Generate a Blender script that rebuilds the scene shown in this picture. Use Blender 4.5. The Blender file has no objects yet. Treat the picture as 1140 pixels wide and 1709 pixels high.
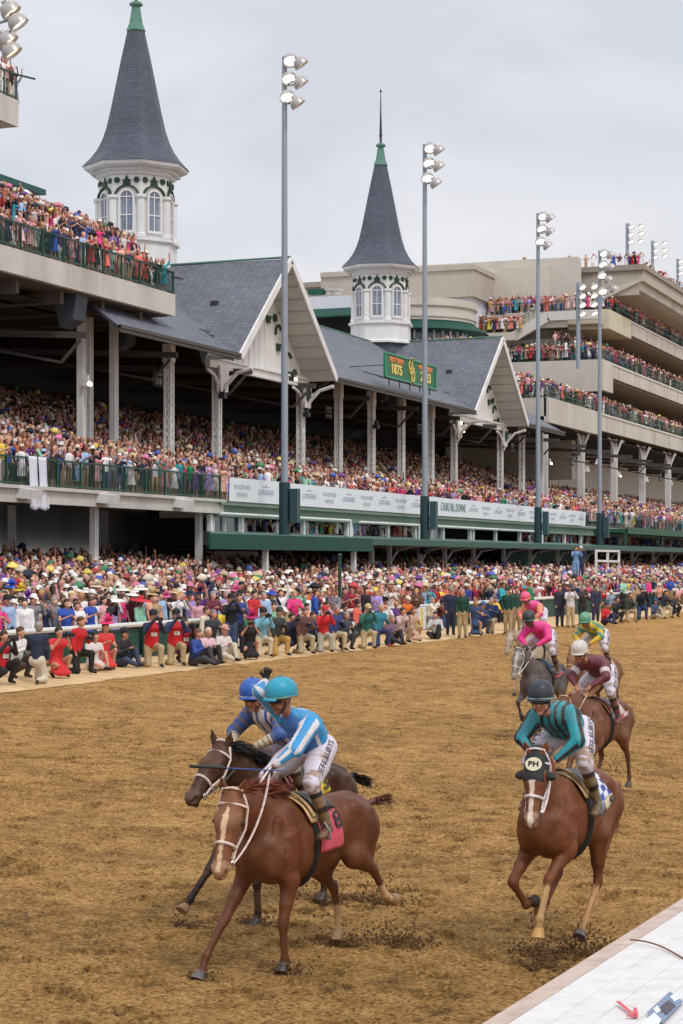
import bpy, math, random
import numpy as np
from mathutils import Vector, Matrix
R = math.radians
rng = np.random.default_rng(7)
random.seed(7)
sc = bpy.context.scene
COL = sc.collection

# ---------------------------------------------------------------- camera
# world: +Y runs down the track away from the camera, -X is the grandstand side
F, CX, CY, CAMH, YAW = 3300.0, 570.0, 938.0, 3.65, 21.05
SA, CA = math.sin(R(YAW)), math.cos(R(YAW))
cam = bpy.data.objects.new('camera', bpy.data.cameras.new('camera'))
COL.objects.link(cam)
cam.location = (0, 0, CAMH)
cam.rotation_euler = (R(90), 0, R(YAW))
cam.data.sensor_fit = 'VERTICAL'
cam.data.sensor_height = 36
cam.data.lens = 36 * F / 1709
cam.data.shift_y = (CY - 854.5) / 1709
cam.data.clip_end = 3000
cam.data.clip_start = 0.5
sc.camera = cam

# ---------------------------------------------------------------- light: overcast afternoon
SUN_EL, SUN_AZ = 52, 128      # azimuth measured clockwise from +Y
w = bpy.data.worlds.new("World"); sc.world = w; w.use_nodes = True
nt = w.node_tree; nt.nodes.clear()
N = nt.nodes.new; L = nt.links.new
out = N('ShaderNodeOutputWorld')
sky = N('ShaderNodeTexSky'); sky.sky_type = 'NISHITA'; sky.sun_disc = False
sky.sun_elevation = R(SUN_EL); sky.sun_rotation = R(SUN_AZ)
bg1 = N('ShaderNodeBackground'); L(sky.outputs[0], bg1.inputs[0]); bg1.inputs[1].default_value = 0.1
tc = N('ShaderNodeTexCoord')
sep = N('ShaderNodeSeparateXYZ'); L(tc.outputs['Generated'], sep.inputs[0])
mp = N('ShaderNodeMapping'); mp.inputs['Scale'].default_value = (1.6, 1.6, 4.6); mp.inputs['Location'].default_value = (3.1, 0.4, 0.9)
L(tc.outputs['Generated'], mp.inputs[0])
n1 = N('ShaderNodeTexNoise'); n1.inputs['Scale'].default_value = 2.0; n1.inputs['Detail'].default_value = 7; n1.inputs['Roughness'].default_value = .5
n1.inputs['Distortion'].default_value = .5
L(mp.outputs[0], n1.inputs[0])
cr = N('ShaderNodeValToRGB')
cr.color_ramp.elements[0].position = .36; cr.color_ramp.elements[0].color = (.84, .87, .96, 1)
cr.color_ramp.elements[1].position = .66; cr.color_ramp.elements[1].color = (1.20, 1.19, 1.20, 1)
L(n1.outputs[0], cr.inputs[0])
# CIE overcast sky: zenith about three times as bright as the horizon
mx = N('ShaderNodeMath'); mx.operation = 'MAXIMUM'; mx.inputs[1].default_value = 0; L(sep.outputs['Z'], mx.inputs[0])
ma = N('ShaderNodeMath'); ma.operation = 'MULTIPLY_ADD'; ma.inputs[1].default_value = .42; ma.inputs[2].default_value = .70; L(mx.outputs[0], ma.inputs[0])
bg2 = N('ShaderNodeBackground'); L(cr.outputs[0], bg2.inputs[0]); L(ma.outputs[0], bg2.inputs[1])
ms = N('ShaderNodeMixShader'); ms.inputs[0].default_value = .93
L(bg1.outputs[0], ms.inputs[1]); L(bg2.outputs[0], ms.inputs[2]); L(ms.outputs[0], out.inputs[0])

sun = bpy.data.objects.new('sun', bpy.data.lights.new('sun', 'SUN')); COL.objects.link(sun)
sun.data.energy = 1.5; sun.data.angle = R(12); sun.data.color = (1, .96, .9)
sdir = Vector((math.sin(R(SUN_AZ)) * math.cos(R(SUN_EL)), math.cos(R(SUN_AZ)) * math.cos(R(SUN_EL)), math.sin(R(SUN_EL))))
sun.rotation_euler = (-sdir).to_track_quat('-Z', 'Y').to_euler()
sc.view_settings.view_transform = 'Standard'; sc.view_settings.look = 'None'
sc.view_settings.exposure = 0.05; sc.view_settings.gamma = 1; sc.view_settings.use_curve_mapping = False
sc.cycles.max_bounces = 5; sc.cycles.diffuse_bounces = 3; sc.cycles.glossy_bounces = 2; sc.cycles.transparent_max_bounces = 4

# ---------------------------------------------------------------- helpers
def ray(px, py):
    m = (px - CX) / F; n = (CY - py) / F
    return Vector((m * CA - SA, m * SA + CA, n))     # per unit depth
def onX(px, py, X):      # point where the sight line meets the plane x = -X
    d = ray(px, py); t = -X / d.x
    return Vector((0, 0, CAMH)) + d * t
def onY(px, py, Y):
    d = ray(px, py); t = Y / d.y
    return Vector((0, 0, CAMH)) + d * t
def atD(px, py, D):
    return Vector((0, 0, CAMH)) + ray(px, py) * D
def yat(px, X): return onX(px, 900, X).y
def gz(x):               # ground height: banked track, then the rising apron
    X = -x
    if X < 2: return -.2
    if X < 26.5: return .04 * (X - 7)
    return .78 + (X - 26.5) * .1

def tag(o, label=None, cat=None, group=None, kind=None):
    if label: o['label'] = label
    if cat: o['category'] = cat
    if group: o['group'] = group
    if kind: o['kind'] = kind
    return o
def empty(name, loc=(0, 0, 0), rz=0, label=None, cat=None, group=None):
    o = bpy.data.objects.new(name, None); COL.objects.link(o)
    o.location = loc; o.rotation_euler = (0, 0, rz); o.empty_display_size = .2
    return tag(o, label, cat, group)
def npmesh(name, V, Q, mats, cols=None, smooth=True, midx=None):
    """mesh from arrays: V (n,3), Q list of (m,3|4) int arrays; cols per vertex linear rgb"""
    me = bpy.data.meshes.new(name)
    V = np.asarray(V, np.float32)
    if not isinstance(Q, list): Q = [Q]
    Q = [np.asarray(q, np.int32) for q in Q if len(q)]
    nl = sum(q.size for q in Q); nf = sum(len(q) for q in Q)
    me.vertices.add(len(V)); me.vertices.foreach_set('co', V.ravel())
    me.loops.add(nl); me.loops.foreach_set('vertex_index', np.concatenate([q.ravel() for q in Q]))
    me.polygons.add(nf)
    tot = np.concatenate([np.full(len(q), q.shape[1], np.int32) for q in Q])
    st = np.concatenate([[0], np.cumsum(tot)[:-1]]).astype(np.int32)
    me.polygons.foreach_set('loop_start', st)
    me.polygons.foreach_set('use_smooth', np.full(nf, smooth))
    for m in (mats if isinstance(mats, (list, tuple)) else [mats]): me.materials.append(m)
    if midx is not None: me.polygons.foreach_set('material_index', np.asarray(midx, np.int32))
    if cols is not None:
        a = me.color_attributes.new('Col', 'FLOAT_COLOR', 'POINT')
        c = np.ones((len(V), 4), np.float32); c[:, :3] = cols
        a.data.foreach_set('color', c.ravel())
    me.update(calc_edges=True); me.validate()
    return me
def link(name, me, parent=None):
    o = bpy.data.objects.new(name, me); COL.objects.link(o)
    if parent: o.parent = parent
    return o

class MB:
    def __init__(s): s.v = []; s.f = []
    def add(s, vs, fs):
        b = len(s.v); s.v += [tuple(p) for p in vs]; s.f += [[i + b for i in f] for f in fs]; return s
    def box(s, x0, x1, y0, y1, z0, z1):
        vs = [(x, y, z) for z in (z0, z1) for y in (y0, y1) for x in (x0, x1)]
        return s.add(vs, [(0, 2, 3, 1), (4, 5, 7, 6), (0, 1, 5, 4), (2, 6, 7, 3), (0, 4, 6, 2), (1, 3, 7, 5)])
    def cbox(s, c, sz, rot=None):
        M = rot if rot is not None else Matrix.Identity(3)
        vs = [Vector(c) + M @ Vector((x * sz[0] / 2, y * sz[1] / 2, z * sz[2] / 2)) for z in (-1, 1) for y in (-1, 1) for x in (-1, 1)]
        return s.add(vs, [(0, 2, 3, 1), (4, 5, 7, 6), (0, 1, 5, 4), (2, 6, 7, 3), (0, 4, 6, 2), (1, 3, 7, 5)])
    def tube(s, pts, rs, n=8, cap=True, flat=1):
        pts = [Vector(p) for p in pts]
        if not isinstance(rs, (list, tuple)): rs = [rs] * len(pts)
        b = len(s.v); up = None
        for i, p in enumerate(pts):
            t = (pts[min(i + 1, len(pts) - 1)] - pts[max(i - 1, 0)]).normalized()
            if up is None:
                up = Vector((0, 0, 1)) if abs(t.z) < .9 else Vector((1, 0, 0))
            u = t.cross(up).normalized(); v = u.cross(t); up = v
            for k in range(n):
                a = 2 * math.pi * k / n
                s.v.append(tuple(p + u * math.cos(a) * rs[i] + v * math.sin(a) * rs[i] * flat))
        for i in range(len(pts) - 1):
            for k in range(n):
                a, c = b + i * n + k, b + i * n + (k + 1) % n
                s.f.append([a, c, c + n, a + n])
        if cap:
            s.f.append([b + k for k in range(n)][::-1]); e = b + (len(pts) - 1) * n
            s.f.append([e + k for k in range(n)])
        return s
    def bar(s, a, b, w, h=None, up=(0, 0, 1)):
        a, b = Vector(a), Vector(b); h = h or w
        t = (b - a).normalized(); up = Vector(up)
        if abs(t.dot(up)) > .98: up = Vector((0, 1, 0))
        u = t.cross(up).normalized(); v = u.cross(t)
        vs = [p + u * x * w / 2 + v * y * h / 2 for p in (a, b) for x, y in ((-1, -1), (1, -1), (1, 1), (-1, 1))]
        return s.add(vs, [(0, 1, 2, 3), (7, 6, 5, 4), (0, 4, 5, 1), (1, 5, 6, 2), (2, 6, 7, 3), (3, 7, 4, 0)])
    def lathe(s, prof, n=16, c=(0, 0, 0), rot0=0):
        b = len(s.v)
        for r, z in prof:
            for k in range(n):
                a = 2 * math.pi * k / n + rot0
                s.v.append((c[0] + r * math.cos(a), c[1] + r * math.sin(a), c[2] + z))
        for i in range(len(prof) - 1):
            for k in range(n):
                a, d = b + i * n + k, b + i * n + (k + 1) % n
                s.f.append([a, d, d + n, a + n])
        s.f.append([b + k for k in range(n)][::-1]); e = b + (len(prof) - 1) * n
        s.f.append([e + k for k in range(n)])
        return s
    def prism(s, poly, off):
        """poly: list of 3d points (planar); off: extrusion vector"""
        off = Vector(off); n = len(poly)
        vs = [Vector(p) for p in poly] + [Vector(p) + off for p in poly]
        return s.add(vs, [list(range(n))[::-1], list(range(n, 2 * n))] + [[i, (i + 1) % n, (i + 1) % n + n, i + n] for i in range(n)])
    def build(s, name, mat, parent=None, smooth=False, bevel=0):
        me = bpy.data.meshes.new(name); me.from_pydata(s.v, [], s.f); me.materials.append(mat)
        if smooth: me.polygons.foreach_set('use_smooth', [True] * len(me.polygons))
        me.update(); o = link(name, me, parent)
        import bmesh
        bm = bmesh.new(); bm.from_mesh(me); bmesh.ops.recalc_face_normals(bm, faces=bm.faces); bm.to_mesh(me); bm.free()
        if smooth and hasattr(me, 'set_sharp_from_angle'): me.set_sharp_from_angle(angle=R(40))
        if bevel:
            b = o.modifiers.new('bevel', 'BEVEL'); b.width = bevel; b.segments = 2; b.limit_method = 'ANGLE'
        return o

def S(r, g, b):          # sRGB 0-255 -> linear
    f = lambda c: (c / 255 / 12.92) if c / 255 <= .04045 else ((c / 255 + .055) / 1.055) ** 2.4
    return (f(r), f(g), f(b))

_M = {}
def mat(name, col=(.5, .5, .5), rough=.7, var=.0, scale=3, bump=0, bscale=20, metal=0, emit=0, attr=None, spec=.5, dirt=None, dscale=1.2, damt=.4, streak=False):
    """procedural principled material; var = brightness variation, dirt = second colour in patches"""
    if name in _M: return _M[name]
    m = bpy.data.materials.new(name); m.use_nodes = True; t = m.node_tree; P = t.nodes['Principled BSDF']
    P.inputs['Roughness'].default_value = rough; P.inputs['Metallic'].default_value = metal
    P.inputs['Specular IOR Level'].default_value = spec
    N = t.nodes.new; L = t.links.new
    tc = N('ShaderNodeTexCoord'); coord = tc.outputs['Object']
    if streak:
        mp = N('ShaderNodeMapping'); mp.inputs['Scale'].default_value = (1, 1, .12); L(coord, mp.inputs[0]); coord2 = mp.outputs[0]
    else: coord2 = coord
    if attr == 'Col':
        a = N('ShaderNodeAttribute'); a.attribute_name = 'Col'; src = a.outputs['Color']
    elif attr == 'obj':
        a = N('ShaderNodeObjectInfo'); src = a.outputs['Color']
    else:
        a = N('ShaderNodeRGB'); a.outputs[0].default_value = (*col, 1); src = a.outputs[0]
    if dirt is not None:
        n = N('ShaderNodeTexNoise'); n.inputs['Scale'].default_value = dscale; n.inputs['Detail'].default_value = 6; n.inputs['Roughness'].default_value = .65
        L(coord2, n.inputs[0])
        r = N('ShaderNodeValToRGB'); r.color_ramp.elements[0].position = .45; r.color_ramp.elements[1].position = .72
        L(n.outputs[0], r.inputs[0])
        mu = N('ShaderNodeMath'); mu.operation = 'MULTIPLY'; mu.inputs[1].default_value = damt; L(r.outputs[0], mu.inputs[0])
        mx = N('ShaderNodeMix'); mx.data_type = 'RGBA'; L(mu.outputs[0], mx.inputs['Factor']); L(src, mx.inputs[6]); mx.inputs[7].default_value = (*dirt, 1)
        src = mx.outputs[2]
    if var:
        n = N('ShaderNodeTexNoise'); n.inputs['Scale'].default_value = scale; n.inputs['Detail'].default_value = 5
        L(coord, n.inputs[0])
        mr = N('ShaderNodeMapRange'); mr.inputs['From Min'].default_value = .3; mr.inputs['From Max'].default_value = .7
        mr.inputs['To Min'].default_value = 1 - var; mr.inputs['To Max'].default_value = 1 + var; L(n.outputs[0], mr.inputs['Value'])
        vm = N('ShaderNodeVectorMath'); vm.operation = 'SCALE'; L(src, vm.inputs[0]); L(mr.outputs[0], vm.inputs['Scale']); src = vm.outputs[0]
    L(src, P.inputs['Base Color'])
    if bump:
        n = N('ShaderNodeTexNoise'); n.inputs['Scale'].default_value = bscale; n.inputs['Detail'].default_value = 4; L(coord, n.inputs[0])
        b = N('ShaderNodeBump'); b.inputs['Strength'].default_value = bump; b.inputs['Distance'].default_value = .02
        L(n.outputs[0], b.inputs['Height']); L(b.outputs[0], P.inputs['Normal'])
    if emit:
        P.inputs['Emission Color'].default_value = (*col, 1); P.inputs['Emission Strength'].default_value = emit
    _M[name] = m
    return m

def textobj(name, s, size, m, parent, M, font_scale_x=1.0, depth=.01, spacing=1.0, bold=0):
    cu = bpy.data.curves.new(name, 'FONT'); cu.body = s; cu.size = size; cu.align_x = 'CENTER'; cu.align_y = 'CENTER'
    cu.extrude = depth; cu.space_character = spacing; cu.offset = bold; cu.resolution_u = 3
    o = bpy.data.objects.new(name, cu); COL.objects.link(o)
    dg = bpy.context.evaluated_depsgraph_get()
    me = bpy.data.meshes.new_from_object(o.evaluated_get(dg)); bpy.data.objects.remove(o)
    me.transform(M @ Matrix.Diagonal((font_scale_x, 1, 1, 1)))
    me.materials.clear(); me.materials.append(m)
    return link(name, me, parent)
def frameM(o, x, y):     # matrix with local x,y axes (world directions) at origin o
    x = Vector(x).normalized(); y = Vector(y).normalized(); z = x.cross(y)
    return Matrix(((x.x, y.x, z.x, o[0]), (x.y, y.y, z.y, o[1]), (x.z, y.z, z.z, o[2]), (0, 0, 0, 1)))

def vnoise(x, y, seed=0):
    """smooth value noise on unit lattice"""
    xi = np.floor(x).astype(np.int64); yi = np.floor(y).astype(np.int64); fx = x - xi; fy = y - yi
    fx = fx * fx * (3 - 2 * fx); fy = fy * fy * (3 - 2 * fy)
    def h(a, b):
        k = (a * 374761393 + b * 668265263 + seed * 1442695041) & 0xffffffff
        k = ((k ^ (k >> 13)) * 1274126177) & 0xffffffff
        return ((k ^ (k >> 16)) & 0xffff) / 65535.0
    return (h(xi, yi) * (1 - fx) + h(xi + 1, yi) * fx) * (1 - fy) + (h(xi, yi + 1) * (1 - fx) + h(xi + 1, yi + 1) * fx) * fy

# common materials
WHITE = mat('white_paint', S(226, 226, 226), .5, var=.05, scale=1.5, dirt=S(165, 160, 148), dscale=.8, damt=.35, streak=True)
CONC = mat('concrete', S(200, 196, 190), .85, var=.07, scale=.6, dirt=S(128, 124, 118), dscale=.35, damt=.5, streak=True, bump=.2)
BEIGE = mat('beige_stucco', S(198, 192, 183), .85, var=.07, scale=.4, dirt=S(172, 164, 152), dscale=.2, damt=.5, streak=True)
DGREEN = mat('dark_green_paint', S(16, 66, 52), .45, var=.1)
VGREEN = mat('green_canvas', S(6, 70, 58), .7, var=.1, scale=1)
DARK = mat('interior_shade', (.014, .013, .012), .9, var=.3, scale=.5)  # near-black colour stands in for shade in interiors and recesses
DARKM = mat('dark_steel', (.03, .03, .032), .6)
GALV = mat('galvanised_steel', S(146, 156, 168), .5, metal=.1, var=.05)
GLASS = mat('dark_glass', S(70, 84, 96), .12, spec=.8, var=.1, scale=.8)
COPPER = mat('verdigris_copper', S(86, 128, 114), .6, var=.15, scale=2)
BLACK = mat('black_plastic', (.012, .012, .013), .45)
TANP = mat('tan_panel', S(120, 98, 72), .8, var=.25, scale=.6)
# ================================================================ track, verge, apron
def dirt_mat():
    m = bpy.data.materials.new('track_dirt'); m.use_nodes = True; t = m.node_tree; P = t.nodes['Principled BSDF']
    N = t.nodes.new; L = t.links.new
    P.inputs['Roughness'].default_value = .95; P.inputs['Specular IOR Level'].default_value = .25
    tc = N('ShaderNodeTexCoord'); co = tc.outputs['Object']
    def noise(sc_, det, rough=.6):
        n = N('ShaderNodeTexNoise'); n.inputs['Scale'].default_value = sc_; n.inputs['Detail'].default_value = det; n.inputs['Roughness'].default_value = rough
        L(co, n.inputs[0]); return n.outputs[0]
    big = noise(.35, 3); mid = noise(3.0, 6, .65); fine = noise(21, 9, .82)
    r1 = N('ShaderNodeValToRGB'); e = r1.color_ramp.elements
    e[0].position = .425; e[0].color = (*S(84, 60, 34), 1); e[1].position = .60; e[1].color = (*S(232, 192, 128), 1)  # dark end of the ramp paints the shadows between dirt clumps
    k = e.new(.48); k.color = (*S(170, 125, 68), 1); k = e.new(.54); k.color = (*S(204, 158, 94), 1)
    a = N('ShaderNodeMath'); a.operation = 'MULTIPLY_ADD'; a.inputs[1].default_value = .74; L(fine, a.inputs[0])
    b = N('ShaderNodeMath'); b.operation = 'MULTIPLY'; b.inputs[1].default_value = .18; L(mid, b.inputs[0]); L(b.outputs[0], a.inputs[2])
    c = N('ShaderNodeMath'); c.operation = 'MULTIPLY_ADD'; c.inputs[1].default_value = .08; L(big, c.inputs[0]); L(a.outputs[0], c.inputs[2])
    L(c.outputs[0], r1.inputs[0])
    # hoofprints and noise patches mix towards a dark brown
    at = N('ShaderNodeAttribute'); at.attribute_name = 'Col'
    mx = N('ShaderNodeMix'); mx.data_type = 'RGBA'; L(at.outputs['Fac'], mx.inputs['Factor'])
    L(r1.outputs[0], mx.inputs[6]); mx.inputs[7].default_value = (*S(66, 46, 28), 1)
    L(mx.outputs[2], P.inputs['Base Color'])
    bp = N('ShaderNodeBump'); bp.inputs['Strength'].default_value = 1.0; bp.inputs['Distance'].default_value = .05
    n2 = noise(30, 8, .8); L(n2, bp.inputs['Height']); L(bp.outputs[0], P.inputs['Normal'])
    return m
DIRT = dirt_mat()
SAND = mat('pale_sand', S(208, 176, 132), .95, var=.12, scale=1.4, bump=.8, bscale=14, dirt=S(178, 136, 88), dscale=.8, damt=.5)
ASPH = mat('apron_asphalt', S(96, 92, 88), .9, var=.1)

VERGE = 23.6
def gridmesh(X0, X1, dx, ys, f):
    xs = np.arange(X0, X1 + dx / 2, dx); nx, ny = len(xs), len(ys)
    XX, YY = np.meshgrid(xs, ys)
    Z, C = f(XX, YY)
    V = np.stack([-XX.ravel(), YY.ravel(), Z.ravel()], 1)
    i = np.arange(nx - 1)[None, :] + nx * np.arange(ny - 1)[:, None]
    Q = np.stack([i, i + nx, i + nx + 1, i + 1], -1).reshape(-1, 4)
    return V, Q, C.ravel()
hoofprints = [(rng.uniform(-1, 23), rng.uniform(8, 75), rng.uniform(.05, .10), rng.uniform(.02, .05)) for _ in range(4200)]
def track_z(X, Y):
    z = .04 * (X - 7)
    # harrow furrows run along the track, broken up, plus clumps
    a = .012 * (vnoise(X * 2.1, Y * 2.1, 1) - .5) + .03 * (vnoise(X * .6, Y * .6, 9) - .5)
    cl = vnoise(X * 9, Y * 9, 2); cl2 = vnoise(X * 21, Y * 21, 3)
    rough = .35 + .9 * vnoise(X * .9 + 5, Y * .5, 4)
    b = (.03 * np.maximum(cl - .45, 0) + .034 * np.maximum(cl2 - .45, 0)) * rough
    return z + a + b, rough
def near(XX, YY):
    Z, rough = track_z(XX, YY)
    C = np.clip((.5 - vnoise(XX * 1.3, YY * 1.1, 12)) * 1.4, 0, .4) * vnoise(XX * 7, YY * 7, 13)
    dx = abs(XX[0, 1] - XX[0, 0]); 
    for hx, hy, hr, hd in hoofprints:
        if not (YY[0, 0] - .5 < hy < YY[-1, 0] + .5): continue
        j0, j1 = np.searchsorted(YY[:, 0], [hy - hr * 2.6, hy + hr * 2.6]); i0, i1 = np.searchsorted(XX[0], [hx - hr * 2.2, hx + hr * 2.2])
        if i1 <= i0 or j1 <= j0: continue
        sx = XX[j0:j1, i0:i1] - hx; sy = YY[j0:j1, i0:i1] - hy
        r = np.sqrt((sx / hr) ** 2 + (sy / (hr * 1.25)) ** 2) * (1 + 1.3 * (vnoise(sx * 18 + hx * 7, sy * 18, 5) - .5))
        Z[j0:j1, i0:i1] += hd * (-np.exp(-r ** 4) + .55 * np.exp(-((r - 1.35) / .35) ** 2))
        C[j0:j1, i0:i1] = np.maximum(C[j0:j1, i0:i1], .75 * np.exp(-(r * .9) ** 2))
    if YY[-1, 0] > 31:
        e = np.clip((XX - (VERGE - .8)) / .8, 0, 1); Z -= e * .02; C *= (1 - e)
    return Z, C
ys = np.arange(7.5, 31.001, .03)
V, Q, C = gridmesh(-1.5, 19.5, .03, ys, near)
o = link('track', npmesh('track', V, Q, DIRT, cols=np.repeat(C[:, None], 3, 1))); tag(o, kind='structure')
V, Q, C = gridmesh(19.46, VERGE + .3, .08, np.arange(7.5, 31.03, .08), near)
o = link('track', npmesh('track_edge', V, Q, DIRT, cols=np.repeat(C[:, None], 3, 1))); tag(o, kind='structure')
ys = 31 + np.cumsum(np.concatenate([[0], np.geomspace(.06, .35, 620)])); ys = ys[ys < 175]
V, Q, C = gridmesh(-1.5, VERGE + .3, .07, ys, near)
o = link('track', npmesh('track_far', V, Q, DIRT, cols=np.repeat(C[:, None], 3, 1))); tag(o, kind='structure')
# wider track ground around the detailed part
def coarse(X0, X1, y0, y1, n, z=-.03):
    xs = np.linspace(X0, X1, n); ysx = np.linspace(y0, y1, n)
    XX, YY = np.meshgrid(xs, ysx); Z = np.vectorize(lambda q: gz(-q))(XX) + z
    V = np.stack([-XX.ravel(), YY.ravel(), Z.ravel()], 1)
    i = np.arange(n - 1)[None, :] + n * np.arange(n - 1)[:, None]
    return V, np.stack([i, i + n, i + n + 1, i + 1], -1).reshape(-1, 4)
V, Q = coarse(-60, VERGE + .2, -60, 1200, 40, -.09)
tag(link('ground', npmesh('ground', V, Q, DIRT)), kind='structure')
# sand verge with an uneven edge
nys = 700; yv = np.linspace(8, 300, nys)
edge = VERGE + .25 * (vnoise(yv * .6, yv * 0, 21) - .5) + .2 * (vnoise(yv * 2.4, yv * 0, 22) - .5)
cols_ = 12; V = []; 
for j in range(nys):
    for i in range(cols_):
        X = edge[j] + (27.2 - edge[j]) * i / (cols_ - 1)
        V.append((-X, yv[j], gz(-min(X, 26.4)) + .012 + (.0 if i else -.03) + .02 * vnoise(np.array(X * 3.), np.array(yv[j] * 3.), 23)))
i = np.arange(cols_ - 1)[None, :] + cols_ * np.arange(nys - 1)[:, None]
Q = np.stack([i, i + cols_, i + cols_ + 1, i + 1], -1).reshape(-1, 4)
tag(link('sand_verge', npmesh('sand_verge', V, Q, SAND)), kind='structure')
m_ = MB(); m_.add([(-27, 10, gz(-27) + .004), (-27, 420, gz(-27) + .004), (-60, 420, gz(-60)), (-60, 10, gz(-60))], [(0, 1, 2, 3)])
tag(m_.build('pavement', ASPH), kind='structure')
# loose clods kicked up on the surface
def clods(n, box, seed, rmin=.008, rmax=.035):
    r_ = np.random.default_rng(seed); base = np.array([(1, 0, 0), (-1, 0, 0), (0, 1, 0), (0, -1, 0), (0, 0, 1), (0, 0, -1)], float)
    tri = np.array([(0, 2, 4), (2, 1, 4), (1, 3, 4), (3, 0, 4), (2, 0, 5), (1, 2, 5), (3, 1, 5), (0, 3, 5)])
    X = r_.uniform(box[0], box[1], n); Y = box[2] + (box[3] - box[2]) * r_.random(n) ** 1.5
    s = rmin + (rmax - rmin) * r_.random(n) ** 4
    Z = track_z(X, Y)[0] + s * .3
    V = base[None] * s[:, None, None] * r_.uniform(.5, 1.3, (n, 6, 1)) + np.stack([-X, Y, Z], 1)[:, None]
    Q = tri[None] + 6 * np.arange(n)[:, None, None]
    return V.reshape(-1, 3), Q.reshape(-1, 3)
V, Q = clods(30000, (-1, 19, 8, 36), 5, .005, .022)
CLOD = mat('dirt_clods', S(158, 116, 68), .95, var=.4, scale=6)
tag(link('loose_dirt', npmesh('loose_dirt', V, Q, CLOD)), 'small clods of brown dirt strewn over the track surface', 'dirt', kind='stuff')

# ================================================================ inner rail cover (white planks) bottom right
WPL = mat('white_planks', S(224, 222, 222), .42, var=.03, scale=5, dirt=S(176, 160, 140), dscale=6, damt=.35, bump=.12, bscale=30)
LIP = mat('weathered_edge_board', S(196, 176, 164), .75, var=.12, scale=6, dirt=S(150, 122, 100), dscale=4, damt=.5)
a = onX(795, 1709, 3.41); RZ = .93
pa = atD(795, 1709, 11.56); pb = atD(1140, 1495, 16.0)
dirv = Vector((pb.x - pa.x, pb.y - pa.y, 0)).normalized(); per = Vector((dirv.y, -dirv.x, 0))   # per points to +X side
rail = empty('inner_rail', (pa.x, pa.y, 0), 0, 'white planked inner rail cover with tan edge board, bottom right corner', 'rail')
def rp(u, v, z): p = dirv * u + per * v; return (p.x, p.y, z)
U0, U1 = -3.5, 34
k = MB(); k.prism([rp(U0, 0, RZ), rp(U0, .155, RZ + .012), rp(U0, .155, RZ - .03), rp(U0, 0, RZ - .17)], dirv * (U1 - U0)); k.build('edge_board', LIP, rail)
v0 = .158
for i in range(5):
    wd = .232
    k = MB(); zz = RZ + .012 + i * .012
    k.prism([rp(U0, v0, zz), rp(U0, v0 + wd, zz + .010), rp(U0, v0 + wd, zz - .02), rp(U0, v0, zz - .03)], dirv * (U1 - U0))
    k.build('plank', WPL, rail, bevel=.004); v0 += wd + .006
k = MB(); k.prism([rp(U0, .16, RZ - .012), rp(U0, v0, RZ + .04), rp(U0, v0, RZ + .02), rp(U0, .16, RZ - .03)], dirv * (U1 - U0)); k.build('backing_board', mat('tan_backing', S(176, 156, 128), .8), rail)
k = MB(); k.prism([rp(U0, v0, RZ + .07), rp(U0, v0 + .03, RZ + .07), rp(U0, v0 + .03, RZ - .12), rp(U0, v0, RZ - .12)], dirv * (U1 - U0)); k.build('back_board', WPL, rail)
for q in range(10):
    k = MB(); u = 1.2 + q * 3.6
    k.bar(rp(u, .6, RZ - .03), rp(u, .6, -.25), .1); k.bar(rp(u, .15, RZ - .06), rp(u, v0, RZ - .04), .06, .08); k.build('post', WHITE, rail)
# wire crossing the planks
wp = []
for tt in np.linspace(0, 1, 14):
    px, py = 1052 + (1165 - 1052) * tt, 1568 + (1608 - 1568) * tt - 7 * math.sin(math.pi * min(tt * 1.3, 1))
    d_ = ray(px, py); zpl = RZ + .045
    q = Vector((0, 0, CAMH)) + d_ * ((zpl - CAMH) / d_.z); wp.append(q)
k = MB(); k.tube(wp, .006, 6); o = k.build('cable', mat('brown_cable', S(110, 70, 44), .6)); tag(o, 'thin brown cable lying across the white planks of the inner rail', 'cable')
# red arrow sticker and photo sticker on the planks
RED = mat('red_sticker', S(214, 84, 92), .5, var=.1, scale=9)
def planks_pt(px, py, dz=0):
    d_ = ray(px, py); z = RZ + .06 + dz
    return Vector((0, 0, CAMH)) + d_ * ((z - CAMH) / d_.z)
k = MB(); P0, P1 = planks_pt(1031, 1671), planks_pt(1062, 1697)
k.bar(P0, P1, .022, .004)
k.bar(P1, planks_pt(1046, 1695), .022, .004); k.bar(P1, planks_pt(1060, 1682), .022, .004)
o = k.build('red_arrow', RED); tag(o, 'red tape arrow stuck on the white planks pointing to a torn sticker', 'sticker')
k = MB()
def quadst(name, pts, m, parent, dz):
    q = MB(); q.prism([planks_pt(*p, dz) for p in pts], (0, 0, .003)); return q.build(name, m, parent)
st = empty('sticker', planks_pt(1118, 1680), 0, 'torn blue and white photo sticker on the planks at the lower right corner', 'sticker')
BLU = mat('sticker_blue', S(120, 138, 164), .5, var=.4, scale=40); PAL = mat('sticker_pale', S(222, 228, 236), .5, var=.12, scale=30); DKK = mat('sticker_dark', S(70, 64, 72), .5, var=.4, scale=30)
c0 = planks_pt(1118, 1680)
for nm, pts, m in (('panel', [(1080, 1690), (1118, 1655), (1140, 1672), (1104, 1709)], BLU), ('picture', [(1100, 1683), (1116, 1669), (1128, 1679), (1112, 1694)], DKK),
                   ('picture', [(1118, 1664), (1128, 1657), (1137, 1665), (1126, 1672)], PAL), ('picture', [(1090, 1685), (1097, 1678), (1103, 1686), (1096, 1692)], PAL), ('torn_paper', [(1070, 1709), (1092, 1690), (1104, 1702), (1097, 1715)], PAL)):
    q = MB(); q.prism([planks_pt(*p, .012 + (.004 if nm != 'panel' else 0)) - c0 for p in pts], (0, 0, .003)); q.build(nm, m, st)

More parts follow.
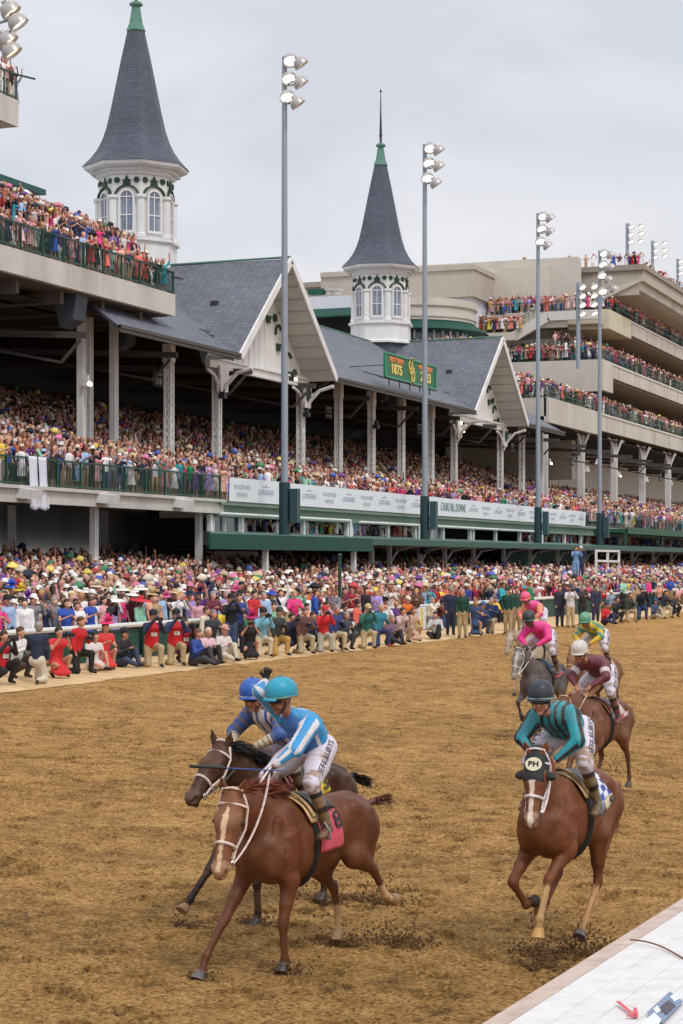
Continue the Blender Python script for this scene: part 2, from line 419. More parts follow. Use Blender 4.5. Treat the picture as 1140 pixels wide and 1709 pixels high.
# ================================================================ outer rail
RX = 26.75
orail = empty('track_rail', (-RX, 40, 0), 0, 'long white topped outer rail with green mesh panels in front of the crowd', 'rail')
z0 = gz(-26.4)
k = MB(); k.tube([(0, -24, z0 + 1.02), (0, 160, z0 + 1.02)], .075, 8); k.build('top_rail', mat('rail_white', S(214, 218, 216), .4, var=.04), orail, smooth=True)
for i in range(62):
    y = -23 + i * 3
    k = MB(); k.box(-.04, .04, y - .04, y + .04, z0 - .1, z0 + .98); k.build('post', DGREEN, orail)
k = MB()
for i in range(61): k.box(-.09, -.07, -22.9 + i * 3, -20.1 + i * 3, z0 + .05, z0 + .9)
k.build('panel', mat('green_mesh', S(26, 70, 60), .6, var=.15), orail)
# tall green post standing in the crowd
k = MB(); p = onX(567, 1010, 26.9); k.tube([(p.x, p.y, z0), (p.x, p.y, z0 + 3.1)], .07, 8); k.lathe([(.09, 0), (.09, .06), (.02, .1)], 8, (p.x, p.y, z0 + 3.1))
tag(k.build('marker_post', DGREEN, smooth=True), 'tall slim dark green post rising from the outer rail among spectators', 'post')
# white frame structure with the two raised viewers
fr = empty('goal_frame', onX(1005, 950, 29.5), 0, 'white metal goal shaped frame rising above the crowd at the right', 'frame')
bx = fr.location.copy(); u = Vector((.33, .94, 0))
k = MB(); 
def fpt(px, py): 
    q = onX(px, py, 29.5); return q
for (a_, b_) in (((995, 918), (995, 962)), ((1033, 920), (1033, 962)), ((995, 919), (1033, 920)), ((1014, 919), (1014, 945)), ((995, 936), (1033, 937))):
    k.bar(fpt(*a_) - bx, fpt(*b_) - bx, .13, .13)
k.build('bar', WHITE, fr)

# ================================================================ floodlight poles
LAMPM = mat('lamp_housing', S(176, 172, 170), .4, metal=.3)
LENS = mat('lamp_lens', (1, .93, .84), .3, emit=1.5)
LENS2 = mat('lamp_lens_warm', (1, .80, .62), .3, emit=1.1)
def lamp(parent, c, s, dn, m=LENS):
    h = empty('x', (0, 0, 0)); bpy.data.objects.remove(h)
    c = Vector(c)
    q = Vector(dn).normalized().to_track_quat('-Z', 'Y').to_matrix().to_4x4(); q.translation = c
    k = MB(); k.lathe([(.12, .46), (.26, .42), (.40, .30), (.48, .12), (.50, -.10), (.47, -.10), (.43, .05)], 18)
    k.lathe([(.12, .42), (.12, .6), (.02, .62)], 8)
    o = k.build('lamp', LAMPM, parent, smooth=True); o.data.transform(Matrix.Scale(s, 4)); o.data.transform(q)
    k = MB(); k.lathe([(.44, .04), (.34, .03), (.17, .02), (.01, .02)], 18)
    l = k.build('lens', m, o, smooth=True); l.data.transform(Matrix.Scale(s, 4)); l.data.transform(q)
    return o
def pole(px, X, topz, label, lamps, s=.74, base_z=4.7, cab=True, group='tall floodlight poles along the stands'):
    p = onX(px, 890, X)
    e = empty('floodlight_pole', (p.x, p.y, base_z), 0, label, 'light pole', group)
    k = MB(); H = topz - base_z
    k.tube([(0, 0, 2.6), (0, 0, H * .5), (0, 0, H)], [.17, .15, .12], 12)
    k.build('pole', GALV, e, smooth=True)
    k = MB(); k.tube([(0, 0, -.6), (0, 0, 2.7)], .27, 12)
    k.build('pole_base', mat('dark_green_base', S(24, 56, 62), .5), e, smooth=True)
    if cab:
        k = MB(); k.box(.36, .72, -.2, .2, .8, 2.4); k.build('cabinet', mat('teal_cabinet', S(44, 74, 80), .5), e)
    for (lx, lz, mm) in lamps:
        k = MB(); k.bar((0, 0, H + lz + .1), (lx, -.2, H + lz + .25), .07); k.build('arm', GALV, e)
        lamp(e, (lx, -.25, H + lz), s, (.30, -.50, -.8) if lx < .6 else (.55, .25, -.8), mm)
    return e
W6 = [(.42, -.30, LENS), (.95, -.50, LENS2), (.35, -1.15, LENS), (.95, -1.42, LENS), (.25, -2.0, LENS), (.78, -2.35, LENS2)]
pole(475, 36, CAMH + .662 * 36, 'tallest nearest floodlight pole, rising left of the center with six lit lamps', W6)
pole(709, 36, CAMH + .660 * 36, 'floodlight pole crossing the green anniversary sign', W6)
pole(898, 36, CAMH + .662 * 36, 'floodlight pole just right of the second gable', W6)
pole(1001, 36, CAMH + .6637 * 36, 'floodlight pole in front of the clubhouse tiers at right', [(l[0], l[1], l[2]) for l in W6] + [(1.2, -3.1, LENS), (.3, -3.2, LENS)])
# pole 0, mostly beyond the left edge
pole(-26, 36, onX(-26, -20, 36).z, 'lamp cluster cut off by the top left corner', [(1.35, -.28, LENS), (1.2, -1.0, LENS2), (1.5, -1.45, LENS), (1.1, -2.0, LENS2), (1.25, -2.4, LENS2)], cab=False)
def small_pole(px, ytop, ybot, D, label, rows=3, w=2, sgn=1):
    a = atD(px, ybot, D); b = atD(px, ytop, D)
    e = empty('roof_floodlight', (a.x, a.y, a.z), 0, label, 'light pole', 'floodlights mounted on the clubhouse')
    k = MB(); k.tube([(0, 0, 0), (0, 0, b.z - a.z)], .2, 10); k.build('pole', GALV, e, smooth=True)
    for r_ in range(rows):
        for q in range(w):
            lamp(e, (.5 + q * 1.15 * sgn, -.25, b.z - a.z - .5 - r_ * .85), .72, (.40, -.35, -.75), LENS)
    return e
small_pole(965, 472, 615, 188, 'hanging floodlight bank on a grey mast before the concrete end wall', 4, 2)
small_pole(1047, 373, 436, 225, 'leftmost floodlight on the clubhouse roof, beside its parapet', 3, 2)
small_pole(1089, 402, 455, 255, 'middle floodlight on the clubhouse roof', 3, 2)
small_pole(1131, 432, 480, 285, 'floodlight on the clubhouse roof nearest the right edge', 3, 2)

# small white and yellow gate panel in the rail
gp = onX(704, 1046, 26.6); gt = empty('rail_gate', (-26.55, gp.y, z0), 0, 'white gate panel with a yellow poster set in the outer rail', 'gate')
k = MB(); k.box(-.03, .03, -1.6, 1.6, .05, 1.0); k.build('panel', WHITE, gt)
k = MB(); k.box(.035, .05, -1.3, -.1, .15, .95); k.build('poster', mat('poster_yellow', S(206, 196, 90), .6, var=.3, scale=6), gt)
k = MB(); k.box(-.05, .05, -1.7, -1.6, 0, 1.1); k.build('gate_post', GALV, gt); k = MB(); k.box(-.05, .05, 1.6, 1.7, 0, 1.1); k.build('gate_post', GALV, gt)
# ================================================================ slate
def slate(name, base, alt):
    m = bpy.data.materials.new(name); m.use_nodes = True; t = m.node_tree; P = t.nodes['Principled BSDF']; N = t.nodes.new; L = t.links.new
    P.inputs['Roughness'].default_value = .6
    tc = N('ShaderNodeTexCoord'); s = N('ShaderNodeSeparateXYZ'); L(tc.outputs['Object'], s.inputs[0])
    ad = N('ShaderNodeMath'); ad.operation = 'ADD'; L(s.outputs[0], ad.inputs[0]); L(s.outputs[1], ad.inputs[1])
    cb = N('ShaderNodeCombineXYZ'); L(ad.outputs[0], cb.inputs[0])
    mz = N('ShaderNodeMath'); mz.operation = 'MULTIPLY'; mz.inputs[1].default_value = 1.7; L(s.outputs[2], mz.inputs[0]); L(mz.outputs[0], cb.inputs[1])
    b = N('ShaderNodeTexBrick'); b.inputs['Scale'].default_value = 1.0; b.inputs['Brick Width'].default_value = .42; b.inputs['Row Height'].default_value = .30
    b.inputs['Mortar Size'].default_value = .025; b.inputs['Mortar Smooth'].default_value = .3; b.inputs['Bias'].default_value = 0
    b.inputs['Color1'].default_value = (*base, 1); b.inputs['Color2'].default_value = (*alt, 1); b.inputs['Mortar'].default_value = (*[c * .5 for c in base], 1)
    L(cb.outputs[0], b.inputs[0])
    n = N('ShaderNodeTexNoise'); n.inputs['Scale'].default_value = .5; n.inputs['Detail'].default_value = 5; L(tc.outputs['Object'], n.inputs[0])
    mr = N('ShaderNodeMapRange'); mr.inputs['To Min'].default_value = .7; mr.inputs['To Max'].default_value = 1.3; L(n.outputs[0], mr.inputs['Value'])
    v = N('ShaderNodeVectorMath'); v.operation = 'SCALE'; L(b.outputs[0], v.inputs[0]); L(mr.outputs[0], v.inputs['Scale']); L(v.outputs[0], P.inputs['Base Color'])
    bp = N('ShaderNodeBump'); bp.inputs['Strength'].default_value = .5; bp.inputs['Distance'].default_value = .03; L(b.outputs['Fac'], bp.inputs['Height']); bp.invert = True
    L(bp.outputs[0], P.inputs['Normal'])
    return m
SLATE = slate('slate', S(112, 115, 126), S(96, 99, 112))
SLATE2 = slate('spire_slate', S(84, 90, 104), S(72, 78, 94))
SOFF = mat('slatted_soffit', S(206, 206, 200), .7, var=.08, scale=.7)
ORN = mat('green_ornament', S(28, 62, 44), .6)
EX, RXg, EZ, RZg = 43.0, 53.0, 14.75, 20.75       # eave, ridge distance and heights
FZ = 6.5                                           # seating deck height

gs = empty('grandstand', (-EX, 90, 0), 0, 'long white grandstand with grey slate roof, two gables and twin spires', 'grandstand')
gx, gy = -EX, 90
def G(m_, name, mt, parent=None, **k):               # build in world coordinates, parent to grandstand
    o = m_.build(name, mt, parent or gs, **k)
    if parent is None or parent is gs: o.data.transform(Matrix.Translation((-gx, -gy, 0)))
    return o
Y0, Y1 = 91.3, 164.5
def slab(poly, th=.18, up=(0, 0, -1)):
    m_ = MB(); return m_.prism(poly, Vector(up) * th)
# main roof
XM = 45.6; ZM = EZ + (RZg - EZ) * (XM - EX) / (RXg - EX)
G(slab([(-XM, Y0, ZM), (-XM, Y1 - .8, ZM), (-RXg, Y1 - 3, RZg), (-RXg, Y0, RZg)]), 'roof', SLATE)
for ya_, yb_ in ((Y0, 103.6 - 6.9), (103.6 + 6.9, 146.0 - 6.9), (146.0 + 6.9, Y1)):
    G(slab([(-EX, ya_, EZ), (-EX, yb_, EZ), (-XM - .01, yb_ - (.8 if yb_ == Y1 else 0), ZM), (-XM - .01, ya_, ZM)]), 'roof', SLATE)
k = MB(); k.prism([(-XM - .3, Y0, ZM - .2), (-XM - .3, Y1 - 1, ZM - .2), (-RXg, Y1 - 3, RZg - .5), (-RXg, Y0, RZg - .5)], (0, 0, -.1)); k.prism([(-RXg, Y0, RZg - .5), (-RXg, Y1 - 3, RZg - .5), (-63, Y1, EZ), (-63, Y0, EZ)], (0, 0, -.1)); G(k, 'shade_lining', DARK)  # near-black panels added below the slates to paint the roof's shade
G(slab([(-RXg - .01, Y0, RZg), (-RXg - .01, Y1 - 3, RZg), (-64, Y1, EZ), (-64, Y0, EZ)]), 'roof', SLATE)
k = MB(); k.prism([(-EX, Y1, EZ), (-64, Y1, EZ), (-RXg, Y1 - 3, RZg)], (0, .15, 0)); G(k, 'roof_end', SLATE)
# low roof that slips under the upper deck at the left
G(slab([(-EX, 82.6, EZ), (-EX, Y0 - .02, EZ), (-45.4, Y0 - .02, EZ + 1.42), (-45.4, 84.0, EZ + 1.42)]), 'roof', SLATE)
for ya_, yb_ in ((82.6, 103.6 - 7.2), (103.6 + 7.2, 146.0 - 7.2), (146.0 + 7.2, Y1)):
    k = MB(); k.box(-EX - .02, -EX + .14, ya_, yb_, EZ - .32, EZ - .02); k.box(-EX + .02, -EX + .2, ya_, yb_, EZ - .14, EZ + .02)
    G(k, 'gutter', mat('bronze_gutter', S(74, 68, 62), .6))
k = MB(); k.tube([(-RXg, Y0, RZg + .03), (-RXg, Y1 - 3, RZg + .03)], .07, 6); G(k, 'ridge_cap', COPPER)
# under-roof shade put into near-black colour: ceiling and back wall
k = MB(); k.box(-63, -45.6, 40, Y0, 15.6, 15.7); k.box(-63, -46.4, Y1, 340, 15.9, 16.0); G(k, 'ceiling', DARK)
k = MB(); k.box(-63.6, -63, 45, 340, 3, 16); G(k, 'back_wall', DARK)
k = MB(); k.box(-60.4, -60.1, 60, 335, 12.3, 13.2)
for i in range(90): k.box(-60.1, -60.0, 61 + i * 3, 61.2 + i * 3, 12.3, 13.2)
G(k, 'mezzanine_panel', mat('ochre_panel', S(134, 106, 66), .7, var=.35, scale=.8))
for i, y in enumerate(np.arange(62, 330, 9.4)):      # ceiling trusses
    k = MB(); k.bar((-43.6, y, 14.1), (-62, y, 15.2), .18, .3); k.bar((-45, y, 12.9), (-50, y, 13.9), .12); k.bar((-45, y, 12.9), (-44, y, 13.9), .12); G(k, 'truss', mat('grey_truss', S(74, 70, 68), .7))
# gables
def gable(yc, hw=7.1):
    zb, za = EZ - .05, 20.85
    g = empty('gable', (-EX, yc, 0)); g.parent = gs; g.location = (0, yc - gy, 0)
    T = Matrix.Translation((EX, -yc, 0))
    def GG(m_, nm, mt, **kw):
        o = m_.build(nm, mt, g, **kw); o.data.transform(T); return o
    xf, xw, xr = -EX + .04, -EX - 1.9, -RXg - 2
    for s in (-1, 1):
        ov = 1.0
        ye, ze = yc + s * hw * ov, za - (za - zb) * ov
        n = Vector((0, s * (za - zb), hw)).normalized()
        poly = [(xf, yc, za), (xf, ye, ze), (-EX - .15, ye, ze), (xr, yc + s * .3, za)]
        poly = [(xf, yc, za), (xf, ye, ze), (xw + 1.3, ye, ze), (-RXg, yc, za)]
        k = MB(); k.prism(poly, -n * .16); GG(k, 'roof_slope', SLATE)
        k = MB(); k.prism([Vector(p) - n * .19 for p in [(xf - .05, yc, za), (xf - .05, ye, ze), (xw, ye, ze), (xw, yc, za)]], -n * .05); GG(k, 'soffit', SOFF)
        k = MB()
        for q in range(1, 10):
            tq = q / 10; a = Vector((xf - .1, yc + s * hw * ov * tq, za - (za - zb) * ov * tq)) - n * .27; b = a.copy(); b.x = xw
            k.bar(a, b, .05, .06)
        GG(k, 'batten', mat('soffit_batten', S(170, 170, 164), .7))
        k = MB(); a, b = Vector((xf + .05, yc, za - .1)), Vector((xf + .05, ye, ze - .1)); k.bar(a, b, .12, .42, up=n); GG(k, 'bargeboard', WHITE)
    k = MB(); k.prism([(xw, yc, za - .4), (xw, yc - hw * .97, zb), (xw, yc + hw * .97, zb)], (-.15, 0, 0)); GG(k, 'gable_wall', WHITE)
    k = MB()
    for q in range(-8, 9):
        y = yc + q * .75; zt = za - .7 - abs(q * .75) / hw * (za - zb)
        if zt > zb: k.box(xw, xw + .05, y - .04, y + .04, zb, zt)
    GG(k, 'board_batten', WHITE)
    k = MB(); k.box(xw - .1, xw + .2, yc - hw, yc + hw, zb - .55, zb); k.box(xw + .2, xw + .32, yc - hw, yc + hw, zb - .12, zb); GG(k, 'beam', WHITE)
    # green ornaments follow the rake
    for s in (-1, 1):
        for tq in (.18, .42, .66):
            y = yc + s * hw * tq * .88; z = za - (za - zb) * tq - 1.35
            k = MB()
            for a in range(14):
                th0, th1 = R(20 + a * 13), R(33 + a * 13)
                k.bar((xw + .1, y + .42 * math.cos(th0), z + .1 + .42 * math.sin(th0)), (xw + .1, y + .42 * math.cos(th1), z + .1 + .42 * math.sin(th1)), .12, .1, up=(1, 0, 0))
            k.box(xw + .06, xw + .14, y - .33, y + .33, z - .75, z - .55); k.box(xw + .06, xw + .14, y - .22, y + .22, z - .98, z - .75)
            GG(k, 'ornament', ORN)
            for dd in (.62, ):
                k = MB(); cy, cz = y + s * 1.0, z + .1 - .8 * .85
                k.prism([(xw + .06, cy + .24 * math.cos(a), cz + .24 * math.sin(a)) for a in np.linspace(0, 2 * math.pi, 12, endpoint=False)], (.08, 0, 0)); GG(k, 'medallion', ORN)
    k = MB(); k.tube([(xf, yc, za + .1), (-RXg, yc, za + .04)], .07, 6); GG(k, 'ridge_cap', COPPER)
    # valley flashing down to the eave
    for s in (-1, 1):
        k = MB(); k.bar((-RXg, yc, za + .0), (xw + 1.2, yc + s * hw * 1.02, zb + .1), .12, .06); GG(k, 'valley', COPPER)
    # vent pipe
    k = MB(); k.box(-46.4, -46, yc - 3.4, yc - 3, 17.6, 18.2); GG(k, 'vent', DARKM)
gable(103.6); gable(146.0)

# twin spires
def tower(yc):
    t_ = empty('spire_tower', (0, 0, 0)); t_.parent = gs; t_.location = (-RXg + EX, yc - gy, 0)
    n = 8; r0 = math.pi / 8
    def B(m_, nm, mt, **kw): return m_.build(nm, mt, t_, **kw)
    # an edge of the octagon faces the camera: rotate a little
    rot = r0 + R(12)
    k = MB(); k.lathe([(2.5, 17.5), (2.42, 19.7), (2.3, 20.7)], n, rot0=rot); B(k, 'slate_skirt', SLATE2)
    k = MB(); k.lathe([(2.62, 20.7), (2.62, 20.85), (2.45, 20.95), (2.42, 22.1), (2.62, 22.2), (2.62, 22.35), (2.36, 22.4)], n, rot0=rot); B(k, 'pedestal', WHITE)
    k = MB(); k.lathe([(2.2, 22.4), (2.2, 26.0), (2.35, 26.1), (2.35, 26.25), (2.55, 26.4), (2.9, 26.5)], n, rot0=rot); B(k, 'drum', WHITE)
    R_ = 2.2 * math.cos(math.pi / 8)
    win = mat('tower_glass', S(112, 122, 142), .1, spec=.8, var=.35, scale=.9)
    for i in range(8):
        a = rot + math.pi / 8 + i * math.pi / 4
        nx, ny = math.cos(a), math.sin(a); ux, uy = -ny, nx
        def pt(u, z, d=0.0): return (nx * (R_ + d) + ux * u, ny * (R_ + d) + uy * u, z)
        arch = [(-.31, 22.85), (.31, 22.85)] + [(.31 * math.cos(t), 24.72 + .31 * math.sin(t)) for t in np.linspace(0, math.pi, 10)]
        k = MB(); k.prism([pt(u, z, .02) for u, z in arch], (nx * .03, ny * .03, 0)); wn = B(k, 'window', win)
        k = MB()
        outer = [(-.43, 22.7), (-.43, 24.72)] + [(.43 * math.cos(t), 24.72 + .43 * math.sin(t)) for t in np.linspace(math.pi, 0, 12)] + [(.43, 22.7)]
        for (p, q) in zip(outer, outer[1:]): k.bar(pt(*p, .07), pt(*q, .07), .12, .14, up=(nx, ny, 0))
        k.bar(pt(-.5, 22.72, .07), pt(.5, 22.72, .07), .16, .14)
        k.bar(pt(0, 22.7, .06), pt(0, 24.75, .06), .05, .05, up=(nx, ny, 0)); k.bar(pt(-.4, 23.7, .06), pt(.4, 23.7, .06), .06, .06); k.bar(pt(-.4, 24.75, .06), pt(.4, 24.75, .06), .07, .06)
        k.bar(pt(0, 24.75, .06), pt(0, 25.1, .06), .04, .05, up=(nx, ny, 0))
        B(k, 'window_frame', WHITE)
        k = MB(); g = [(.72 * math.cos(t), 24.72 + .68 * math.sin(t)) for t in np.linspace(math.pi, 0, 14)]
        for (p, q) in zip(g, g[1:]): k.bar(pt(*p, .06), pt(*q, .06), .1, .15, up=(nx, ny, 0))
        k.prism([pt(u, z, .03) for u, z in [(-.24, 25.42), (.24, 25.42), (.2, 25.62), (.27, 25.72), (.12, 25.75), (0, 26.0), (-.12, 25.75), (-.27, 25.72), (-.2, 25.62)]], (nx * .06, ny * .06, 0))
        B(k, 'arch_ornament', ORN)
        for s in (-.58, .58):
            k = MB(); k.prism([pt(s + .17 * math.cos(t), 25.72 + .17 * math.sin(t), .02) for t in np.linspace(0, 2 * math.pi, 12, endpoint=False)], (nx * .06, ny * .06, 0)); B(k, 'medallion', ORN)
        # pilaster at the corner
        c = a + math.pi / 8; cx, cy = 2.2 * math.cos(c), 2.2 * math.sin(c)
        k = MB(); k.lathe([(.3, 22.4), (.3, 22.6), (.24, 22.65), (.24, 24.6), (.34, 24.7), (.34, 24.86)], 8, (cx * .985, cy * .985, 0), rot0=c); B(k, 'pilaster', WHITE)
    k = MB(); k.lathe([(2.85, 26.45), (3.05, 26.55), (3.12, 26.72), (3.05, 26.78)], n, rot0=rot)
    for i in range(96):
        a = 2 * math.pi * i / 96
        rr = 2.62 * math.cos(math.pi / 8) / math.cos(((a - rot) % (math.pi / 4)) - math.pi / 8)
        k.cbox((rr * math.cos(a), rr * math.sin(a), 26.3), (.07, .07, .12))
    B(k, 'cornice', WHITE)
    prof = [(3.18, 26.74), (2.95, 26.98), (2.6, 27.35), (2.25, 27.85), (1.98, 28.4), (1.75, 29.1), (1.5, 30.2), (1.22, 31.6), (.9, 33.2), (.58, 34.7), (.52, 34.95)]
    prof = [(r, z + (z - 26.74) * -.02) for r, z in prof]
    k = MB(); k.lathe([(3.0, 26.7)] + prof, n, rot0=rot); B(k, 'spire_roof', SLATE2)
    zt = prof[-1][1]
    k = MB(); k.lathe([(.5, zt - .02), (.58, zt + .05), (.52, zt + .2), (.4, zt + .5), (.3, zt + 1.1), (.24, zt + 1.5), (.4, zt + 1.56), (.4, zt + 1.68), (.2, zt + 1.8), (.08, zt + 1.85)], 8, rot0=rot); B(k, 'copper_finial', COPPER)
    k = MB(); k.tube([(0, 0, zt + 1.8), (0, 0, zt + 2.6), (0, 0, zt + 4.2), (0, 0, zt + 6.1)], [.09, .11, .06, .02], 8); k.lathe([(.02, -.12), (.16, 0), (.02, .12)], 8, (0, 0, zt + 2.4)); k.lathe([(.02, -.1), (.12, 0), (.02, .1)], 8, (0, 0, zt + 5.9)); B(k, 'spike', DARKM)
tower(104.1); tower(146.3)

# columns
def lattice(y, X, z0, z1, w=.32):
    k = MB(); h = w / 2
    for sx in (-1, 1):
        for sy in (-1, 1): k.box(-X + sx * h - .05, -X + sx * h + .05, y + sy * h - .05, y + sy * h + .05, z0, z1)
    n = int((z1 - z0) / .42)
    for i in range(n):
        a, b = z0 + i * (z1 - z0) / n, z0 + (i + 1) * (z1 - z0) / n
        s = 1 if i % 2 else -1
        for f in (-1, 1):
            k.bar((-X - h * s, y + f * h, a), (-X + h * s, y + f * h, b), .05, .05)
            k.bar((-X + f * h, y - h * s, a), (-X + f * h, y + h * s, b), .05, .05)
    return k
CXc = 45.0
colpx = [282, 362, 502, 565, 620, 670, 719, 758, 835, 871]
for px in colpx:
    y = yat(px, CXc); k = lattice(y, CXc, FZ, 14.8)
    k.box(-CXc - .25, -CXc + .25, y - .25, y + .25, 14.0, 14.9)
    c = G(k, 'column', WHITE)
for px in (502, 835, 362, 758):                         # ornate brackets under the gables
    y = yat(px, CXc); k = MB()
    for s in (-1, 1):
        pts = [(-CXc + .2, y + s * .3, 12.9), (-CXc + .3, y + s * .55, 13.35), (-CXc + .3, y + s * 1.0, 13.75), (-CXc + .3, y + s * 1.9, 14.0)]
        k.tube(pts, .1, 6)
    pts = [(-CXc + .25, y, 12.6), (-CXc + .6, y, 13.3), (-CXc + 1.2, y, 13.9), (-CXc + 2.1, y, 14.15)]; k.tube(pts, .11, 6)
    k.prism([(-CXc + .35, y - .45, 12.9), (-CXc + .35, y + .45, 12.9), (-CXc + .35, y + .6, 14.3), (-CXc + .35, y - .6, 14.3)], (.12, 0, 0))
    br = G(k, 'bracket', WHITE)
    if px in (502, 835):
        k = MB(); k.lathe([(.34, 0), (.34, .05)], 14); e_ = k.build('rosette', ORN, gs); e_.data.transform(Matrix.Translation((-CXc + .5 - gx, y - gy, 13.7)) @ Matrix.Rotation(R(90), 4, 'Y') @ Matrix.Diagonal((1.3, 1, 1, 1)))
for px in (1, ):
    pass
# solid white columns at the left and right parts of the stand
def ibeam(y, X, z0, z1, w=.34):
    k = MB(); k.box(-X - .04, -X + .04, y - w / 2 + .06, y + w / 2 - .06, z0, z1)
    k.box(-X - w / 2, -X + w / 2, y - w / 2, y - w / 2 + .07, z0, z1); k.box(-X - w / 2, -X + w / 2, y + w / 2 - .07, y + w / 2, z0, z1); return k
for px, X in ((136, 46), (148, 46.2), (190, 46), (903, 45), (911, 45.4)):
    y = yat(px, X); G(ibeam(y, X, FZ, 15.9 if px < 300 else 14.8), 'column', WHITE)
for px in (970, 1025, 1072, 1115, 1152):
    y = yat(px, 46.9); k = ibeam(y, 46.9, FZ, 16.3, .6); X_ = 46.9
    for s in (-1, 1): k.tube([(-X_, y + s * .2, 13.9), (-X_ + .1, y + s * .8, 15.0), (-X_ + .2, y + s * 2.0, 15.9), (-X_ + .2, y + s * 3.4, 16.25)], .12, 6)
    k.tube([(-X_ + .1, y, 14.4), (-X_ + .5, y, 15.4), (-X_ + .8, y, 16.2)], .12, 6)
    G(k, 'arched_column', WHITE)

# seating rake, deck, fascia
def rakeX(X): return FZ + max(0, X - 40.6) * .285
k = MB()
for i in range(26):
    X = 40.6 + i * .8; k.box(-X - .8, -X, 45, 340, 4 if i == 25 else rakeX(X) - .2, rakeX(X + .8) - .05)
G(k, 'seating_tier', CONC)
k = MB(); k.box(-41.2, -38.1, 40, 340, FZ - .35, FZ); G(k, 'deck', CONC)
y83 = 83.2; yB = yat(375, 38); yE = yat(972, 38)
k = MB(); k.box(-38.1, -37.9, yB - 1.0, 340, FZ - .75, FZ - .12); k.box(-37.9, -37.7, yB - 1.0, 340, FZ - .22, FZ - .1); G(k, 'deck_fascia', mat('faded_green_fascia', S(106, 130, 118), .8, var=.1, dirt=S(150, 150, 140), dscale=.5, streak=True))
k = MB(); k.box(-38.2, -37.85, 40, y83, FZ - .62, FZ - .02); k.box(-37.9, -37.7, 40, y83, FZ - .1, FZ + .03); G(k, 'deck_beam', CONC)
k = MB(); k.box(-41, -38.2, y83 - .3, y83, FZ - .8, FZ - .1); G(k, 'deck_beam', CONC)
# posts under left balcony
for px, X in ((157, 38.6), (332, 38.6), (20, 44), (170, 45)):
    y = yat(px, X); k = ibeam(y, X, gz(-X), FZ - .4, .27); G(k, 'post', WHITE)
k = MB(); k.box(-44.9, -44.5, 84.5, 104, 2.2, FZ - .4); G(k, 'block_wall', mat('grey_block', S(206, 204, 202), .9, var=.1, dirt=S(150, 148, 146), dscale=.7)) 
k = MB(); k.box(-41.2, -41, yat(350, 41) - .1, yat(350, 41) + 6, 2, 6); G(k, 'block_wall', mat('grey_block'))
# wall lights under deck
for px in (33, 165, 292):
    y = yat(px, 37.9); k = MB(); k.prism([(-37.9, y - .35, FZ - .45), (-37.3, y - .35, FZ - .5), (-37.2, y - .35, FZ - .15), (-37.9, y - .35, FZ - .05)], (0, .9, 0)); G(k, 'speaker_box', WHITE)

# suites level below the deck: sill wall, mullions, window panes
yS = yat(352, 38.2); SZ0, SZ1 = 4.55, 5.78
k = MB(); k.box(-38.6, -38.2, yS, 335, SZ0 - .1, SZ0 + .55); G(k, 'suite_sill', mat('grey_green_sill', S(128, 146, 138), .8, var=.1))
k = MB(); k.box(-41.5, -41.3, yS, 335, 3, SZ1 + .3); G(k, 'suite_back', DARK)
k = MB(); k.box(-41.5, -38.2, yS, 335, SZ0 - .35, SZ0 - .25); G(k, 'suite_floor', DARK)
for px in (352, 404, 507, 580, 587, 648, 693, 700, 740, 785, 790, 828, 868, 905, 943, 970, 1000):
    y = yat(px, 38.1); k = MB(); k.box(-38.25, -38.05, y - .12, y + .12, SZ0 + .5, SZ1 + .05); G(k, 'mullion', WHITE)
for px in (358, 377, 401, 722, 740):
    y = yat(px, 38.1)
    k = MB(); k.box(-38.2, -38.12, y - .05, y + .05, SZ0 + .5, SZ1); G(k, 'window_frame', WHITE)
for a, b in ((353, 403), (722, 742)):
    k = MB(); k.box(-38.3, -38.26, yat(a, 38.1), yat(b, 38.1), SZ0 + .55, SZ1); G(k, 'window', GLASS)
k = MB(); k.tube([(-37.7, yS, SZ1 + .1), (-37.7, yat(585, 37.7), SZ1 + .1)], .07, 6); k.tube([(-37.7, yat(600, 37.7), SZ1 + .05), (-37.7, yat(905, 37.7), SZ1 + .05)], .07, 6)
for px in (585, 700, 905): k.tube([(-37.7, yat(px, 37.7), SZ1 + .1), (-37.7, yat(px, 37.7), 4.5)], .07, 6)
G(k, 'pipe', WHITE)
# canopy
yC0, yC1 = yat(350, 34), yat(620, 34)
yC2 = yat(352, 38.2); k = MB(); k.add([(-38.2, yC2, 5.02), (-34, yC0, 4.84), (-34, yC0, 4.72), (-38.2, yC2, 4.9), (-38.2, 300, 5.02), (-34, 300, 4.84), (-34, 300, 4.72), (-38.2, 300, 4.9)], [(0, 1, 2, 3), (4, 7, 6, 5), (0, 4, 5, 1), (1, 5, 6, 2), (2, 6, 7, 3), (3, 7, 4, 0)]); G(k, 'canopy_roof', mat('canopy_top', S(92, 128, 116), .7, var=.1))
k = MB(); k.box(-34, -33.93, yC0, yC1, 4.18, 4.82); k.bar((-34, yC0, 4.49), (-38.1, yC2, 4.52), .06, .62); G(k, 'canopy_valance', VGREEN)
k = MB(); k.box(-34.02, -33.95, yC1, 300, 4.5, 4.82); G(k, 'canopy_valance', mat('canopy_edge', S(48, 88, 78), .6))
for px in (443, 590, 620, 650, 700, 742, 790, 840, 884, 930, 975, 1015, 1055, 1090, 1120):
    X = 34.3 if px in (443, 590) else 36.5; y = yat(px, X)
    k = MB(); k.box(-X - .11, -X + .11, y - .11, y + .11, gz(-X), 4.75); G(k, 'post', WHITE)
    if px > 620:
        k = MB(); k.tube([(-X + .1, y, 3.7), (-X + .5, y, 4.3), (-X + 1.5, y, 4.5), (-34.1, y, 4.55)], .07, 6); G(k, 'pipe', WHITE)
k = MB(); k.box(-42.2, -42, yS, 335, 1.5, 4.6); G(k, 'lower_wall', mat('shaded_wall', S(60, 62, 62), .9, var=.3, scale=.3))
